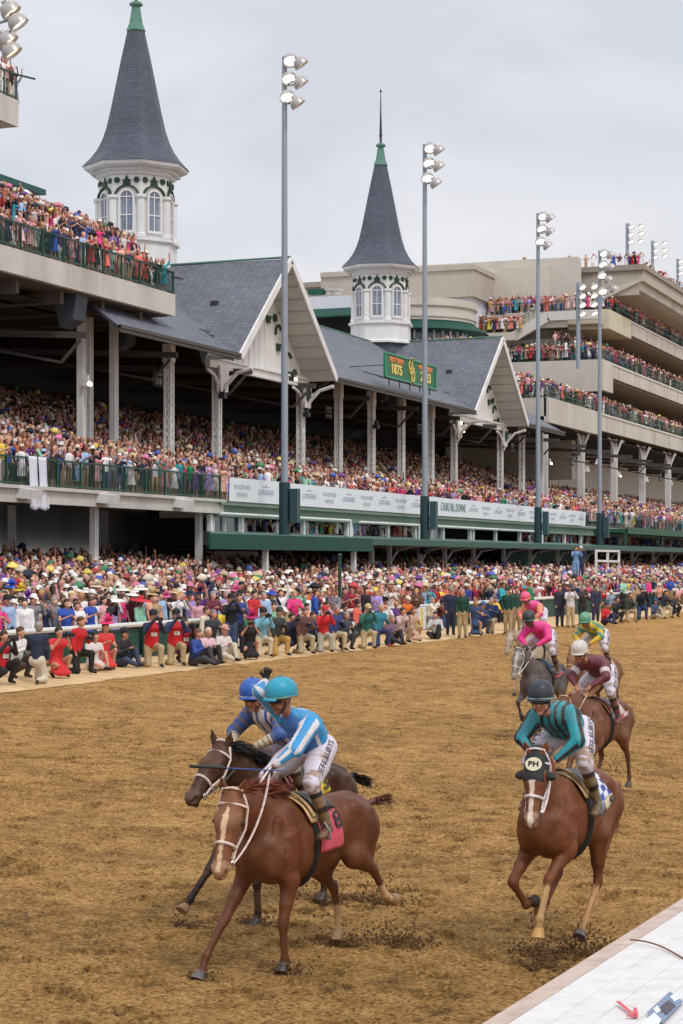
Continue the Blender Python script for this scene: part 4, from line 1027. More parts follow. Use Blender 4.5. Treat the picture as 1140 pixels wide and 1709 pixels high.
def nets(D, lo, h):
    ins = D < 0
    c = [ins[i:ins.shape[0] - 1 + i, j:ins.shape[1] - 1 + j, k:ins.shape[2] - 1 + k] for i in (0, 1) for j in (0, 1) for k in (0, 1)]
    sm = sum(x.astype(np.int8) for x in c); act = (sm > 0) & (sm < 8)
    A = np.argwhere(act); idm = np.full(act.shape, -1, np.int32); idm[tuple(A.T)] = np.arange(len(A))
    cv = {(i, j, k): D[A[:, 0] + i, A[:, 1] + j, A[:, 2] + k] for i in (0, 1) for j in (0, 1) for k in (0, 1)}
    acc = np.zeros((len(A), 3)); cnt = np.zeros(len(A))
    for p in cv:
        for ax in range(3):
            if p[ax] == 0:
                q = list(p); q[ax] = 1; q = tuple(q); a, b = cv[p], cv[q]; m = (a < 0) != (b < 0)
                t = np.where(m, a / np.where(m, a - b, 1), 0)
                pos = np.repeat(np.array(p, float)[None], len(A), 0); pos[:, ax] = t
                acc[m] += pos[m]; cnt[m] += 1
    V = lo + h * (A + acc / cnt[:, None])
    Q = []
    for ax in range(3):
        o = [0, 0, 0]; o[ax] = 1
        s0 = ins[:-1, :-1, :-1]; s1 = ins[o[0]:ins.shape[0] - 1 + o[0], o[1]:ins.shape[1] - 1 + o[1], o[2]:ins.shape[2] - 1 + o[2]]
        E = np.argwhere(s0 != s1); b1, b2 = (ax + 1) % 3, (ax + 2) % 3
        E = E[(E[:, b1] > 0) & (E[:, b2] > 0)]
        e1 = np.zeros(3, int); e1[b1] = 1; e2 = np.zeros(3, int); e2[b2] = 1
        g = lambda M_: idm[M_[:, 0], M_[:, 1], M_[:, 2]]
        q = np.stack([g(E - e1 - e2), g(E - e2), g(E), g(E - e1)], 1)
        fl = s0[E[:, 0], E[:, 1], E[:, 2]]
        q[~fl] = q[~fl][:, ::-1]; Q.append(q)
    Q = np.concatenate(Q); Q = Q[(Q >= 0).all(1)]
    return V, Q
def relax(V, Q, it=1, f=.5):
    n = len(V)
    for _ in range(it):
        S_ = np.zeros_like(V); C = np.zeros(n)
        for a, b in ((0, 1), (1, 2), (2, 3), (3, 0)):
            for x, y in ((a, b), (b, a)):
                for ax in range(3): S_[:, ax] += np.bincount(Q[:, x], V[Q[:, y], ax], n)
                C += np.bincount(Q[:, x], minlength=n)
        V = V * (1 - f) + f * S_ / np.maximum(C, 1)[:, None]
    return V
def bodyobj(name, B, h, mt, parent, colf, smooth=1, keep=None):
    V, Q = B.mesh(h, smooth); idx, T, U, W = B.nearest(V)
    tags = np.array([p['tag'] for p in B.P], dtype=object)[idx]
    C = colf(V, tags, T, U, W)
    return link(name, npmesh(name, V, Q, mt, cols=C), parent)

# hair strands for manes and tails: thin tapering ribbons
def strands(roots, dirs, length, width, col, seed, n, droop=.3, wave=.03, segs=6, parent=None, name='mane', mt=None, clump=.02, spread=.16):
    r_ = np.random.default_rng(seed); V = []; Q = []; C = []
    for i in range(n):
        q = r_.random() * (len(roots) - 1.001); j = int(q); f = q - j
        p = roots[j] * (1 - f) + roots[j + 1] * f + r_.normal(0, clump, 3); d = nrm(dirs[j] * (1 - f) + dirs[j + 1] * f + r_.normal(0, spread, 3))
        L_ = length * r_.uniform(.55, 1.1); side = nrm(np.cross(d, r_.normal(0, 1, 3))); ph = r_.uniform(0, 6)
        b = len(V); cc = np.array(col) * r_.uniform(.6, 1.35)
        for s in range(segs + 1):
            t = s / segs; wdt = width * (1 - t) ** .7 + .0008
            c = p + side * math.sin(ph + t * 4) * wave * t
            V += [c - side * wdt, c + side * wdt]; C += [cc, cc]
            d = nrm(d + np.array([0, 0, -droop / segs])); p = p + d * L_ / segs
        for s in range(segs): Q.append((b + 2 * s, b + 2 * s + 1, b + 2 * s + 3, b + 2 * s + 2))
    return link(name, npmesh(name, V, [np.array(Q)], mt or HAIR, cols=np.array(C)), parent)
COAT = mat('horse_coat', rough=.52, attr='Col', var=.16, scale=9, dirt=S(132, 98, 62), dscale=3.4, damt=.34, bump=.6, bscale=10, spec=.3)
def speckle(m, col, sc_, thr, amt):
    """fine splashes of dried dirt over a material"""
    t = m.node_tree; P = t.nodes['Principled BSDF']; src = P.inputs['Base Color'].links[0].from_socket; N = t.nodes.new; L = t.links.new
    tc = N('ShaderNodeTexCoord'); n = N('ShaderNodeTexNoise'); n.inputs['Scale'].default_value = sc_; n.inputs['Detail'].default_value = 3; L(tc.outputs['Object'], n.inputs[0])
    r = N('ShaderNodeValToRGB'); r.color_ramp.elements[0].position = thr; r.color_ramp.elements[1].position = thr + .05; L(n.outputs[0], r.inputs[0])
    mu = N('ShaderNodeMath'); mu.operation = 'MULTIPLY'; mu.inputs[1].default_value = amt; L(r.outputs[0], mu.inputs[0])
    mx = N('ShaderNodeMix'); mx.data_type = 'RGBA'; L(mu.outputs[0], mx.inputs['Factor']); L(src, mx.inputs[6]); mx.inputs[7].default_value = (*col, 1); L(mx.outputs[2], P.inputs['Base Color'])
speckle(COAT, S(140, 100, 62), 105, .60, .38)
HAIR = mat('horse_hair', rough=.5, attr='Col')
SILK = mat('silk', rough=.5, attr='Col', var=.05, scale=8, dirt=S(150, 120, 84), dscale=5, damt=.22, bump=.35, bscale=16)
LEATH = mat('leather', rough=.35, attr='Col', var=.15, scale=9, dirt=S(120, 92, 60), dscale=6, damt=.5, bump=.2, bscale=40)
SKIN = mat('skin', rough=.5, attr='Col', var=.06, scale=12, dirt=S(120, 88, 58), dscale=9, damt=.3)

speckle(SILK, S(120, 92, 60), 55, .63, .7); speckle(SKIN, S(110, 82, 54), 70, .62, .7)
# ================================================================ people
def hand(B, wrist, d, nrml, s=1.0, curl=.8, tag='hand', side=1, k=.008):
    """palm and five fingers. d: direction of the hand, nrml: back-of-hand normal, side: thumb towards +cross(d, nrml)*side"""
    d = nrm(d); nn = nrm(np.array(nrml) - (np.array(nrml) @ d) * d); sd = np.cross(d, nn) * side; w = np.array(wrist, float)
    B.seg(w, w + d * .085 * s, (.026 * s, .017 * s), (.038 * s, .015 * s), tag, up=nn, k=.02)
    for i, (off, L_) in enumerate(((.030, .068), (.010, .076), (-.011, .071), (-.031, .057))):
        p = w + d * .082 * s + sd * off * s; a = 0; q = [p]
        for j, fr in enumerate((.45, .32, .23)):
            a += curl * (.75, 1.15, .8)[j] * (1 + .06 * i); dd = d * math.cos(a) - nn * math.sin(a); p = p + dd * L_ * fr * s * 1.1; q.append(p)
        B.chain(q, [.0098 * s, .009 * s, .0085 * s, .007 * s], tag, k=.004)
    p = w + d * .028 * s + sd * .028 * s; p1 = p + (d * .5 + sd * .75 - nn * .35) * .036 * s; p2 = p1 + (d * .8 - nn * .5 * curl - sd * .1) * .032 * s
    B.chain([p, p1, p2], [.0125 * s, .0108 * s, .0085 * s], tag, k=.008)
def head(B, c, fd, ud, s=1.0, mouth=0.0):
    fd = nrm(fd); ud = nrm(np.array(ud) - (np.array(ud) @ fd) * fd); sd = np.cross(ud, fd); c = np.array(c, float)
    H = lambda f, l, u: c + (fd * f + sd * l + ud * u) * s
    B.seg(H(-.02, 0, .02), H(.012, 0, .025), (.076 * s, .095 * s), (.072 * s, .092 * s), 'skull', up=ud, k=.02)
    B.seg(H(.03, 0, -.03), H(.045, 0, -.075), (.055 * s, .05 * s), (.032 * s, .034 * s), 'face', up=fd, k=.03)
    B.seg(H(.055, 0, -.095), H(.07, 0, -.1), .02 * s, .017 * s, 'face', k=.02)
    B.seg(H(.088, 0, .01), H(.108, 0, -.025), (.012 * s, .012 * s), (.017 * s, .014 * s), 'nose', k=.012)
    B.seg(H(.078, -.04, .022), H(.078, .04, .022), .014 * s, .014 * s, 'face', k=.015)
    for q in (-1, 1):
        B.ball(H(.086, q * .03, .002), .014 * s, 'socket', k=.008, neg=True); B.ball(H(.076, q * .03, .003), .0125 * s, 'eye', k=.002)
        B.seg(H(-.012, q * .078, .015), H(-.008, q * .08, -.02), (.012 * s, .02 * s), (.009 * s, .013 * s), 'ear', up=fd, k=.008)
        B.seg(H(.06, q * .04, -.03), H(.05, q * .05, -.05), .02 * s, .018 * s, 'face', k=.02)
    B.seg(H(.086, -.02, -.06), H(.086, .02, -.06), .010 * s, .010 * s, 'lips', k=.006)
    if mouth: B.seg(H(.098, -.012, -.066), H(.098, .012, -.066), .008 * s, .008 * s, 'mouth', k=.002, neg=True)
    return H, fd, ud, sd
def jockey(nm, loc, psi, label, J, st, h=.009, group='jockeys riding in the race', scale=1.04):
    e = empty('jockey', loc, 0, label, 'jockey', group)
    e.rotation_euler = (0, 0, math.atan2(-math.cos(R(psi)), -math.sin(R(psi)))); e.scale = (scale,) * 3
    g = {k: np.array(v, float) for k, v in J.items() if k not in ('bar',)}
    hipC = (g['hipL'] + g['hipR']) / 2; shC = (g['shL'] + g['shR']) / 2; hc = g['head']
    tw = nrm(g['shL'] - g['shR']); ax = nrm(shC - hipC)
    belly = nrm(np.cross(tw, ax)); belly = -belly if belly[2] > 0 else belly
    back = -belly
    # skin body, continuous under the clothes
    B = Body(.02)
    B.chain([hipC, hipC * .5 + shC * .5, shC], [(.12, .085), (.12, .08), (.14, .07)], 't', up=back)
    nk = hc * .72 + shC * .28; B.seg(shC, hc - nrm(g['up']) * .05, .05, .048, 'neck', k=.03)
    Hh, fd, ud, sd = head(B, hc, g['fd'], g['up'], 1.0, J.get('mouth', 0))
    for s in 'LR':
        B.chain([g['sh' + s], g['el' + s], g['ha' + s]], [.045, .036, .026], 't'); hd = nrm(g['ha' + s] - g['el' + s]) if 'hd' + s not in g else nrm(g['hd' + s])
        nv = g.get('hn' + s, np.array([0, 0, 1.])); hand(B, g['ha' + s] + hd * .01, hd, nv, 1.0, J.get('curl', 1.05), 'hand' + s, 1 if s == 'R' else -1)
        B.chain([g['hip' + s], g['kn' + s], g['an' + s]], [.07, .045, .032], 't'); B.seg(g['an' + s], g['an' + s] * .5 + g['to' + s] * .5, .026, .018, 't')
    sk = np.array(st.get('skin', S(150, 100, 74)))
    def cf(V, tags, T, U, Wv):
        C = np.repeat(sk[None], len(V), 0) * 1.0
        for t_, c in (('eye', (.03, .02, .015)), ('lips', sk * np.array([.85, .55, .55])), ('mouth', (.06, .02, .02)), ('socket', sk * .6)):
            m = tags == t_; C[m] = c
        for s in 'LR':
            if st.get('glove'): m = tags == 'hand' + s; C[m] = st['glove']
        return C
    bodyobj('body', B, h * .75, SKIN, e, cf, 1)
    # silks
    B = Body(.045)
    B.chain([hipC + ax * .04, hipC * .62 + shC * .38 + back * .012, hipC * .25 + shC * .75 + back * .03, shC + back * .012], [(.158, .128), (.175, .14), (.192, .138), (.178, .105)], 'torso', up=back)
    B.seg(g['shL'], g['shR'], .082, .082, 'yoke', up=back); B.seg(shC, shC * .6 + hc * .4, .07, .062, 'collar', k=.03)
    for s in 'LR':
        B.seg(g['sh' + s], g['el' + s], .084, .068, 'u' + s, up=back, k=.04); B.seg(g['el' + s], g['ha' + s] * .88 + g['el' + s] * .12, .066, .038, 'f' + s, up=back, k=.02)
    for i_ in range(7):
        t_ = .12 + i_ * .13; c_ = hipC * (1 - t_) + shC * t_; B.seg(c_ + back * .135 - tw * .10 + ax * .03, c_ + back * .14 + tw * .11 - ax * .02, .010, .007, 'torso', k=.02)
    for s in 'LR':
        for i_ in range(3): c_ = g['el' + s] * (.6 + .16 * i_) + g['sh' + s] * (.4 - .16 * i_); B.seg(c_ + np.array([.03, -.04, .05]), c_ + np.array([-.02, .05, .045]), .010, .010, 'u' + s, k=.015)
    jer = bodyobj('jersey', B, h * .8, SILK, e, lambda V, tags, T, U, Wv: st['jersey'](V, tags, T, U, Wv, g, dict(hipC=hipC, shC=shC, tw=tw, ax=ax, back=back)), 1)
    # breeches
    B = Body(.04); wh = np.array(st.get('pants', S(214, 208, 222)))
    B.seg(hipC + ax * .02, hipC - ax * .06 + back * .02, (.16, .135), (.155, .13), 'seat', up=back)
    for s in 'LR':
        B.chain([g['hip' + s] - ax * .01, g['hip' + s] * .45 + g['kn' + s] * .55, g['kn' + s]], [.125, .104, .074], 'th' + s, k=.04); B.seg(g['kn' + s], g['kn' + s] * .72 + g['an' + s] * .28,   .07, .054, 'sh' + s, k=.03)
    def pf(V, tags, T, U, Wv):
        C = np.repeat(wh[None], len(V), 0)
        mud = vnoise(V[:, 0] * 16 + V[:, 1] * 9, V[:, 2] * 16, 31) * vnoise(V[:, 0] * 40, V[:, 2] * 40, 32)
        near_knee = np.minimum(np.linalg.norm(V - g['knL'], axis=1), np.linalg.norm(V - g['knR'], axis=1))
        m = np.clip((mud * 3.4 - .38) * np.clip(1.6 - near_knee * 4.5, .2, 1.3), 0, .8)[:, None]
        return C * (1 - m) + np.array(S(150, 116, 78)) * m
    br = bodyobj('breeches', B, h, mat('breeches_cloth', rough=.6, attr='Col', bump=.5, bscale=14), e, pf, 1)
    # boots
    for s in 'LR':
        B = Body(.02); k_, a_, t_ = g['kn' + s], g['an' + s], g['to' + s]
        B.chain([k_ * .78 + a_ * .22, k_ * .5 + a_ * .5, a_], [.060, .055, .040], 'shaft'); fdn = nrm(t_ - a_)
        B.seg(a_ + (0, 0, -.012), t_ + (0, 0, -.0), (.036, .032), (.036, .022), 'foot', up=(0, 0, 1)); B.seg(a_ - fdn * .035 + (0, 0, -.03), t_ + (0, 0, -.022), (.032, .012), (.034, .010), 'sole', up=(0, 0, 1))
        bc = np.array(st.get('boot', S(92, 74, 56)))
        bodyobj('boot', B, h, LEATH, e, lambda V, tags, T, U, Wv: np.where(((T < .3) & (tags == 'shaft'))[:, None], np.array(S(28, 28, 30)), bc * (.6 + .8 * vnoise(V[:, 0] * 30, V[:, 2] * 30, 5)[:, None])), 1)
        k = MB(); c = a_ * .55 + t_ * .45 + np.array([0, 0, -.05]); sdv = nrm(np.cross(fdn, [0, 0, 1.]))
        k.tube([c - sdv * .06, c + sdv * .06], .012, 6); k.tube([c - sdv * .06, c - sdv * .055 + (0, 0, .06), c + (0, 0, .13), c + sdv * .055 + (0, 0, .06), c + sdv * .06], .007, 5); k.build('stirrup', mat('stirrup_iron', (.25, .25, .26), .4, metal=.8), e, smooth=True)
    # helmet with cloth cap, peak and band
    M3 = Matrix(((sd[0], fd[0], ud[0]), (sd[1], fd[1], ud[1]), (sd[2], fd[2], ud[2]))).to_4x4(); M3.translation = Vector(hc + ud * .058 - fd * .016)
    M3 = M3 @ Matrix.Rotation(R(5), 4, 'X')
    HS = st.get('hs', 1.02)
    prof = [(.128, -.03), (.134, 0), (.134, .03), (.126, .065), (.108, .097), (.08, .122), (.045, .137), (.012, .141)]
    k = MB(); k.lathe(prof, 28); o = k.build('helmet', st['capmat'], e, smooth=True); me = o.data
    me.transform(Matrix.Diagonal((.92 * HS, 1.08 * HS, HS, 1))); me.transform(M3)
    k = MB(); pts = [(.127 * math.sin(a), .148 * math.cos(a), -.024 - 0.0 * abs(a)) for a in np.linspace(0, 2 * math.pi, 30)]; k.tube(pts, .008, 6); b_ = k.build('helmet_band', st['bandmat'], o, smooth=True); b_.data.transform(M3)
    k = MB(); V = []
    for j, (rr, zz) in enumerate(((.136, -.022), (.150, -.028), (.163, -.040))):
        for a in np.linspace(-.85, .85, 13): V.append((.92 * rr * math.sin(a) * (1 - .05 * j), 1.08 * rr * math.cos(a) + .0, zz - .01 * abs(a)))
    k.add(V, [(j * 13 + i, j * 13 + i + 1, (j + 1) * 13 + i + 1, (j + 1) * 13 + i) for j in range(2) for i in range(12)]); b_ = k.build('helmet_peak', st['capmat'], o, smooth=True); b_.data.transform(M3); md = b_.modifiers.new('s', 'SOLIDIFY'); md.thickness = .006
    k = MB(); k.lathe([(.014, .148), (.014, .157), (.002, .16)], 10); b_ = k.build('helmet_button', st['capmat'], o, smooth=True); b_.data.transform(M3)
    # goggles and chin strap
    k = MB(); P_ = lambda f, l, u: Hh(f, l, u)
    pts = [P_(.092 * math.cos(a) + .006, .088 * math.sin(a), .004) for a in np.linspace(-1.25, 1.25, 16)]
    k.tube(pts, .0175, 6, flat=.8); k.build('goggles', mat('goggle_lens', S(54, 50, 50), .12, spec=.9), e, smooth=True)
    k = MB(); k.tube([P_(-.01, .085, .0), P_(.02, .066, -.07), P_(.045, .0, -.118), P_(.02, -.066, -.07), P_(-.01, -.085, .0)], .007, 5); k.build('chin_strap', BLACK, e, smooth=True)
    return e, g, br, dict(hipC=hipC, shC=shC, back=back, ax=ax)
def leg_text(br, g, s, txt, size, m, t=.45, ang=0.0, out=None, small=None):
    """lettering wrapped on the outer thigh: projected on the breeches surface"""
    from mathutils.bvhtree import BVHTree
    a, b = g['hip' + s], g['kn' + s]; ax = nrm(b - a); outv = np.array(out if out is not None else [.25, 1 if s == 'L' else -1, .1], float); outv = nrm(outv - (outv @ ax) * ax)
    cu = bpy.data.curves.new('t', 'FONT'); cu.body = txt; cu.size = size; cu.align_x = 'CENTER'; cu.align_y = 'CENTER'; cu.resolution_u = 2; cu.offset = 0.0
    o = bpy.data.objects.new('t', cu); COL.objects.link(o); me = bpy.data.meshes.new_from_object(o.evaluated_get(bpy.context.evaluated_depsgraph_get())); bpy.data.objects.remove(o)
    xd = -ax; yd = nrm(np.cross(outv, xd)); c = a + (b - a) * t
    bv = BVHTree.FromPolygons([v.co for v in br.data.vertices], [tuple(p.vertices) for p in br.data.polygons])
    import bmesh
    bm = bmesh.new(); bm.from_mesh(me); bmesh.ops.subdivide_edges(bm, edges=[e_ for e_ in bm.edges if e_.calc_length() > .02], cuts=2); bm.to_mesh(me); bm.free()
    for v in me.vertices:
        p = c + xd * v.co.x + yd * v.co.y + outv * .3
        h = bv.ray_cast(Vector(p), Vector(-outv), .6)
        v.co = (h[0] + Vector(outv) * .005) if h[0] else Vector(p - outv * .2)
    me.materials.clear(); me.materials.append(m); return link('lettering', me, br)
# ================================================================ racehorses
def fit(a, b, L1, L2, bend):
    """middle joint between a and b with given bone lengths, bulging towards 'bend'"""
    a, b = np.array(a, float), np.array(b, float); v = b - a; d = min(np.linalg.norm(v), (L1 + L2) * .999); w = nrm(v)
    x = (L1 * L1 - L2 * L2 + d * d) / (2 * d); y = math.sqrt(max(L1 * L1 - x * x, 0)); bd = np.array(bend, float); bd = nrm(bd - (bd @ w) * w)
    return a + w * x + bd * y
def horse(name, loc, psi, label, pose, coat, h=.013, group='racehorses galloping on the dirt track', mane_n=900, tail_n=500, scale=1.0):
    """local frame: x forward, y to the horse's left, z up"""
    e = empty('racehorse', loc, 0, label, 'horse', group)
    ang = math.atan2(-math.cos(R(psi)), -math.sin(R(psi)))     # heading mostly -Y
    e.rotation_euler = (0, 0, ang); e.scale = (scale,) * 3
    B = Body(.05); dz = pose.get('dz', 0); lean = pose.get('lean', 0)
    W_ = lambda x, y, z: np.array([x, y, z + dz])
    # trunk
    B.chain([W_(-.42, 0, 1.16), W_(-.12, 0, 1.10), W_(.2, 0, 1.09), W_(.5, 0, 1.10)], [(.225, .255), (.255, .305), (.252, .335), (.208, .325)], up=(0, 0, 1), k=.06)
    B.seg(W_(.5, 0, 1.08), W_(.70, 0, 1.06), (.20, .29), (.15, .2), k=.06)
    B.seg(W_(-.42, 0, 1.22), W_(-.72, 0, 1.24), (.215, .23), (.2, .2), k=.06)
    B.seg(W_(-.05, 0, 1.36), W_(-.62, 0, 1.37), (.1, .08), (.13, .1), k=.06)
    B.seg(W_(-.80, 0, 1.2), W_(-.9, 0, 1.05), (.13, .13), (.09, .09))
    B.chain([W_(.62, 0, 1.33), W_(.44, 0, 1.44), W_(.22, 0, 1.41), W_(-.05, 0, 1.36)], [.09, .075, .08, .09], k=.07)   # withers
    for s in (-1, 1):
        B.seg(W_(.36, s * .115, 1.36), W_(.62, s * .15, 1.08), (.085, .17), (.09, .14), up=(1, 0, .3), k=.05)   # shoulder blade
        B.seg(W_(.68, s * .095, 1.12), W_(.66, s * .10, .94), .115, .105, k=.03)     # breast
        B.seg(W_(.60, s * .16, 1.06), W_(.44, s * .17, .96), (.09, .12), (.075, .1), k=.04)
        B.ball(W_(-.48, s * .17, 1.33), .1, k=.05)                                    # point of hip
        B.seg(W_(-.52, s * .14, 1.22), W_(-.76, s * .15, 1.14), (.13, .2), (.11, .17), k=.05)
        B.seg(W_(.50, s * .225, 1.22), W_(.42, s * .215, 1.0), (.035, .10), (.03, .07), k=.018, up=(1, 0, 0))      # triceps
        B.seg(W_(.60, s * .17, 1.34), W_(.68, s * .17, 1.12), (.03, .05), (.035, .05), k=.02, up=(1, 0, 0))         # front of shoulder
        B.seg(W_(-.62, s * .235, 1.28), W_(-.78, s * .20, 1.05), (.03, .11), (.03, .08), k=.02, up=(1, 0, 0))       # biceps femoris
        B.seg(W_(.335, s * .305, 1.18), W_(.33, s * .26, .92), .012, .010, k=.03, neg=True)                        # groove behind the elbow
        B.seg(W_(.575, s * .255, 1.30), W_(.60, s * .245, 1.06), .010, .010, k=.03, neg=True)
        B.seg(W_(-.42, s * .275, 1.28), W_(-.47, s * .28, 1.02), .014, .012, k=.04, neg=True)                      # flank hollow
        B.seg(W_(-.70, s * .265, 1.22), W_(-.72, s * .25, .98), .008, .008, k=.025, neg=True)
        B.seg(W_(.30, s * .27, .86), W_(-.2, s * .26, .92), .010, .008, k=.03, neg=True)
    B.seg(W_(.80, 0, 1.16), W_(.76, 0, .92), .010, .012, k=.03, neg=True)
    # head and neck
    poll = np.array(pose['poll'], float) + [0, 0, dz]; f = nrm(pose['face']); HL = pose.get('hl', .60)
    nb1, nb2 = W_(.50, 0, 1.25), W_(.60, 0, 1.14); roll = pose.get('side')
    side = nrm(np.cross([0, 0, 1.], f)) if roll is None else nrm(np.array(roll) - (np.array(roll) @ f) * f)   # towards the horse's left... sign fixed below
    if side[1] < 0 and roll is None: side = -side
    up_ = np.cross(f, side); 
    if up_[2] < 0 and abs(f[2]) < .98 and up_ @ np.array([0, 0, 1.]) < -.2: up_ = -up_
    # 'front of face' direction: away from the throat
    back = nrm(nb1 - poll)
    if up_ @ back > 0: up_ = -up_
    q_ = HL / .6
    H = lambda a, b, c: poll + (f * a + side * b + up_ * c) * q_
    _seg, _ball = B.seg, B.ball
    sc2 = lambda r: tuple(x * q_ for x in ((r, r) if np.isscalar(r) else r))
    class HB:
        def seg(s, a, b, ra, rb=None, tag=0, up=(0, 0, 1), k=None, neg=False): _seg(a, b, sc2(ra), sc2(ra if rb is None else rb), tag, up, k, neg)
        def ball(s, c, r, tag=0, k=None, neg=False): _seg(c, np.array(c, float) + [0, 0, .001], sc2(r), sc2(r), tag, k=k, neg=neg)
    HBo = HB()
    mid = poll * .5 + nb1 * .5 + np.array([0, 0, .06])
    mid2 = poll * .5 + nb1 * .5 + np.array([0.02, 0, -.05])
    B.chain([nb1, mid, poll - up_ * .05 + back * .05], [(.14, .25), (.095, .165), (.075, .11)], k=.06, up=nrm(np.cross(side, back)))
    B.chain([nb1 + [0, 0, .1], mid + [0, 0, .05], poll + back * .1 - up_ * .02], [(.07, .14), (.05, .11), (.05, .07)], k=.05, up=nrm(np.cross(side, back)))
    B.seg(nb2, mid2 + [.02, 0, -.03], (.11, .14), (.075, .1), k=.06, up=nrm(np.cross(side, back)))
    K = .028
    HBo.seg(H(.02, 0, -.045), H(.22, 0, -.03), (.088, .075), (.092, .08), 'head', up=up_, k=K)
    HBo.seg(H(.2, 0, -.03), H(.44, 0, -.048), (.082, .082), (.05, .055), 'head', up=up_, k=K)
    HBo.seg(H(.06, 0, -.0), H(.40, 0, -.012), (.06, .03), (.033, .022), 'face', up=up_, k=K)      # flat forehead and nasal bone
    HBo.seg(H(.44, 0, -.05), H(.545, 0, -.055), (.054, .05), (.058, .054), 'muzzle', up=up_, k=K)
    HBo.seg(H(.10, 0, -.12), H(.24, 0, -.11), (.05, .065), (.055, .06), 'head', up=up_, k=K)
    HBo.seg(H(.2, 0, -.125), H(.5, 0, -.105), (.045, .035), (.035, .025), 'muzzle2', up=up_, k=K)
    HBo.ball(H(.525, 0, -.125), .03, 'lip', k=.015)
    HBo.seg(H(.06, 0, -.06), H(.0, 0, -.03), .08, .07, 'head', k=.04)
    for s in (-1, 1):
        HBo.seg(H(.09, s * .05, -.11), H(.19, s * .05, -.10), (.03, .075), (.028, .07), 'head', up=up_, k=.02)      # cheek
        HBo.seg(H(.15, s * .078, -.008), H(.21, s * .076, -.012), .026, .022, 'head', k=.015)     # brow
        HBo.ball(H(.188, s * .102, -.030), .0225, 'eye', k=.003)
        HBo.seg(H(.22, s * .075, -.055), H(.36, s * .052, -.055), .018, .012, 'head', k=.02)       # facial crest
        HBo.seg(H(.52, s * .038, -.03), H(.565, s * .036, -.04), .028, .024, 'muzzle', k=.015)
        HBo.seg(H(.545, s * .058, -.038), H(.575, s * .045, -.042), (.021, .019), (.022, .02), 'nostril', k=.006, neg=True)
        eb = H(-.01, s * .055, .0); et = eb + (up_ * .07 + side * s * .04 + nrm(back) * .05 + np.array([0, 0, .11])) * q_
        if pose.get('ears') == 'back': et = eb + (back * .10 + side * s * .04 + np.array([0, 0, .10])) * q_
        m_ = eb * .5 + et * .5 + side * s * .006
        HBo.seg(eb, m_, (.034, .03), (.034, .02), 'ear', k=.015, up=f); HBo.seg(m_, et, (.034, .02), (.006, .006), 'ear', k=.01, up=f)
        HBo.seg(m_ + f * .024 + up_ * .0, et + f * .018 - (et - m_) * .25, (.016, .01), (.008, .008), 'earin', k=.004, neg=True, up=f)
    # legs
    for i, (nm, s) in enumerate((('LF', 1), ('RF', -1))):
        g = pose[nm]; el = np.array(g['elbow']) + [0, 0, dz]; kn, ft, hf = [np.array(g[q], float) for q in ('knee', 'fet', 'hoof')]
        sh = W_(.66, s * .13, 1.02)
        B.seg(sh, el, (.085, .12), (.07, .1), k=.05, up=(1, 0, 0)); B.seg(el, el * .45 + kn * .55, (.080, .10), (.052, .062), nm + 'a', k=.04, up=(1, 0, 0)); B.seg(el * .45 + kn * .55, kn, (.052, .062), (.041, .046), nm + 'a', k=.03, up=(1, 0, 0))
        B.seg(kn + nrm(el - kn) * .035, kn + nrm(ft - kn) * .035, .045, .041, nm + 'k', k=.02)
        B.seg(kn, ft, (.033, .036), (.029, .033), nm + 'c', k=.02, up=(1, 0, 0)); bk = nrm(np.cross(nrm(ft - kn), [0, 1., 0])) * (1 if g.get('t', 1) > 0 else -1)
        B.seg(kn + bk * .028, ft + bk * .02, .015, .017, nm + 'c', k=.02)
        B.ball(ft, .038, nm + 'f', k=.02)
        tp = hf + nrm(ft - hf) * .075; B.seg(ft, tp, (.029, .029), (.036, .036), nm + 'p', k=.015)
    for i, (nm, s) in enumerate((('LH', 1), ('RH', -1))):
        g = pose[nm]; st = np.array(g['stifle']) + [0, 0, dz]; hk, ft, hf = [np.array(g[q], float) for q in ('hock', 'fet', 'hoof')]
        hp = W_(-.60, s * .13, 1.2)
        B.seg(hp, st, (.13, .2), (.1, .13), k=.06, up=(1, 0, 0)); B.seg(W_(-.78, s * .13, 1.1), st * .4 + hk * .6, (.1, .13), (.05, .07), k=.05, up=(1, 0, 0))
        B.seg(st, st * .4 + hk * .6, (.10, .125), (.055, .068), nm + 'a', k=.04, up=(1, 0, 0)); B.seg(st * .4 + hk * .6, hk, (.048, .06), (.038, .046), nm + 'a', k=.03, up=(1, 0, 0))
        w1 = nrm(st - hk); w2 = nrm(ft - hk); pb = -nrm(w1 + w2 + 1e-6)
        if pb[0] > 0 and abs(pb[0]) > .2: pb = -pb
        B.seg(hk, hk + pb * .055 + w1 * .02, (.026, .03), (.018, .02), nm + 'k', k=.02)
        B.seg(hk + w1 * .03, hk + w2 * .04, (.04, .047), (.036, .042), nm + 'k', k=.02)
        B.seg(hk, ft, (.035, .040), (.030, .034), nm + 'c', k=.02, up=(1, 0, 0)); B.ball(ft, .039, nm + 'f', k=.02)
        tp = hf + nrm(ft - hf) * .075; B.seg(ft, tp, (.030, .030), (.037, .037), nm + 'p', k=.015)
    base, dark, leg_dark, blaze, socks = coat['base'], coat['dark'], coat.get('legs', 0), coat.get('blaze'), coat.get('socks', {})
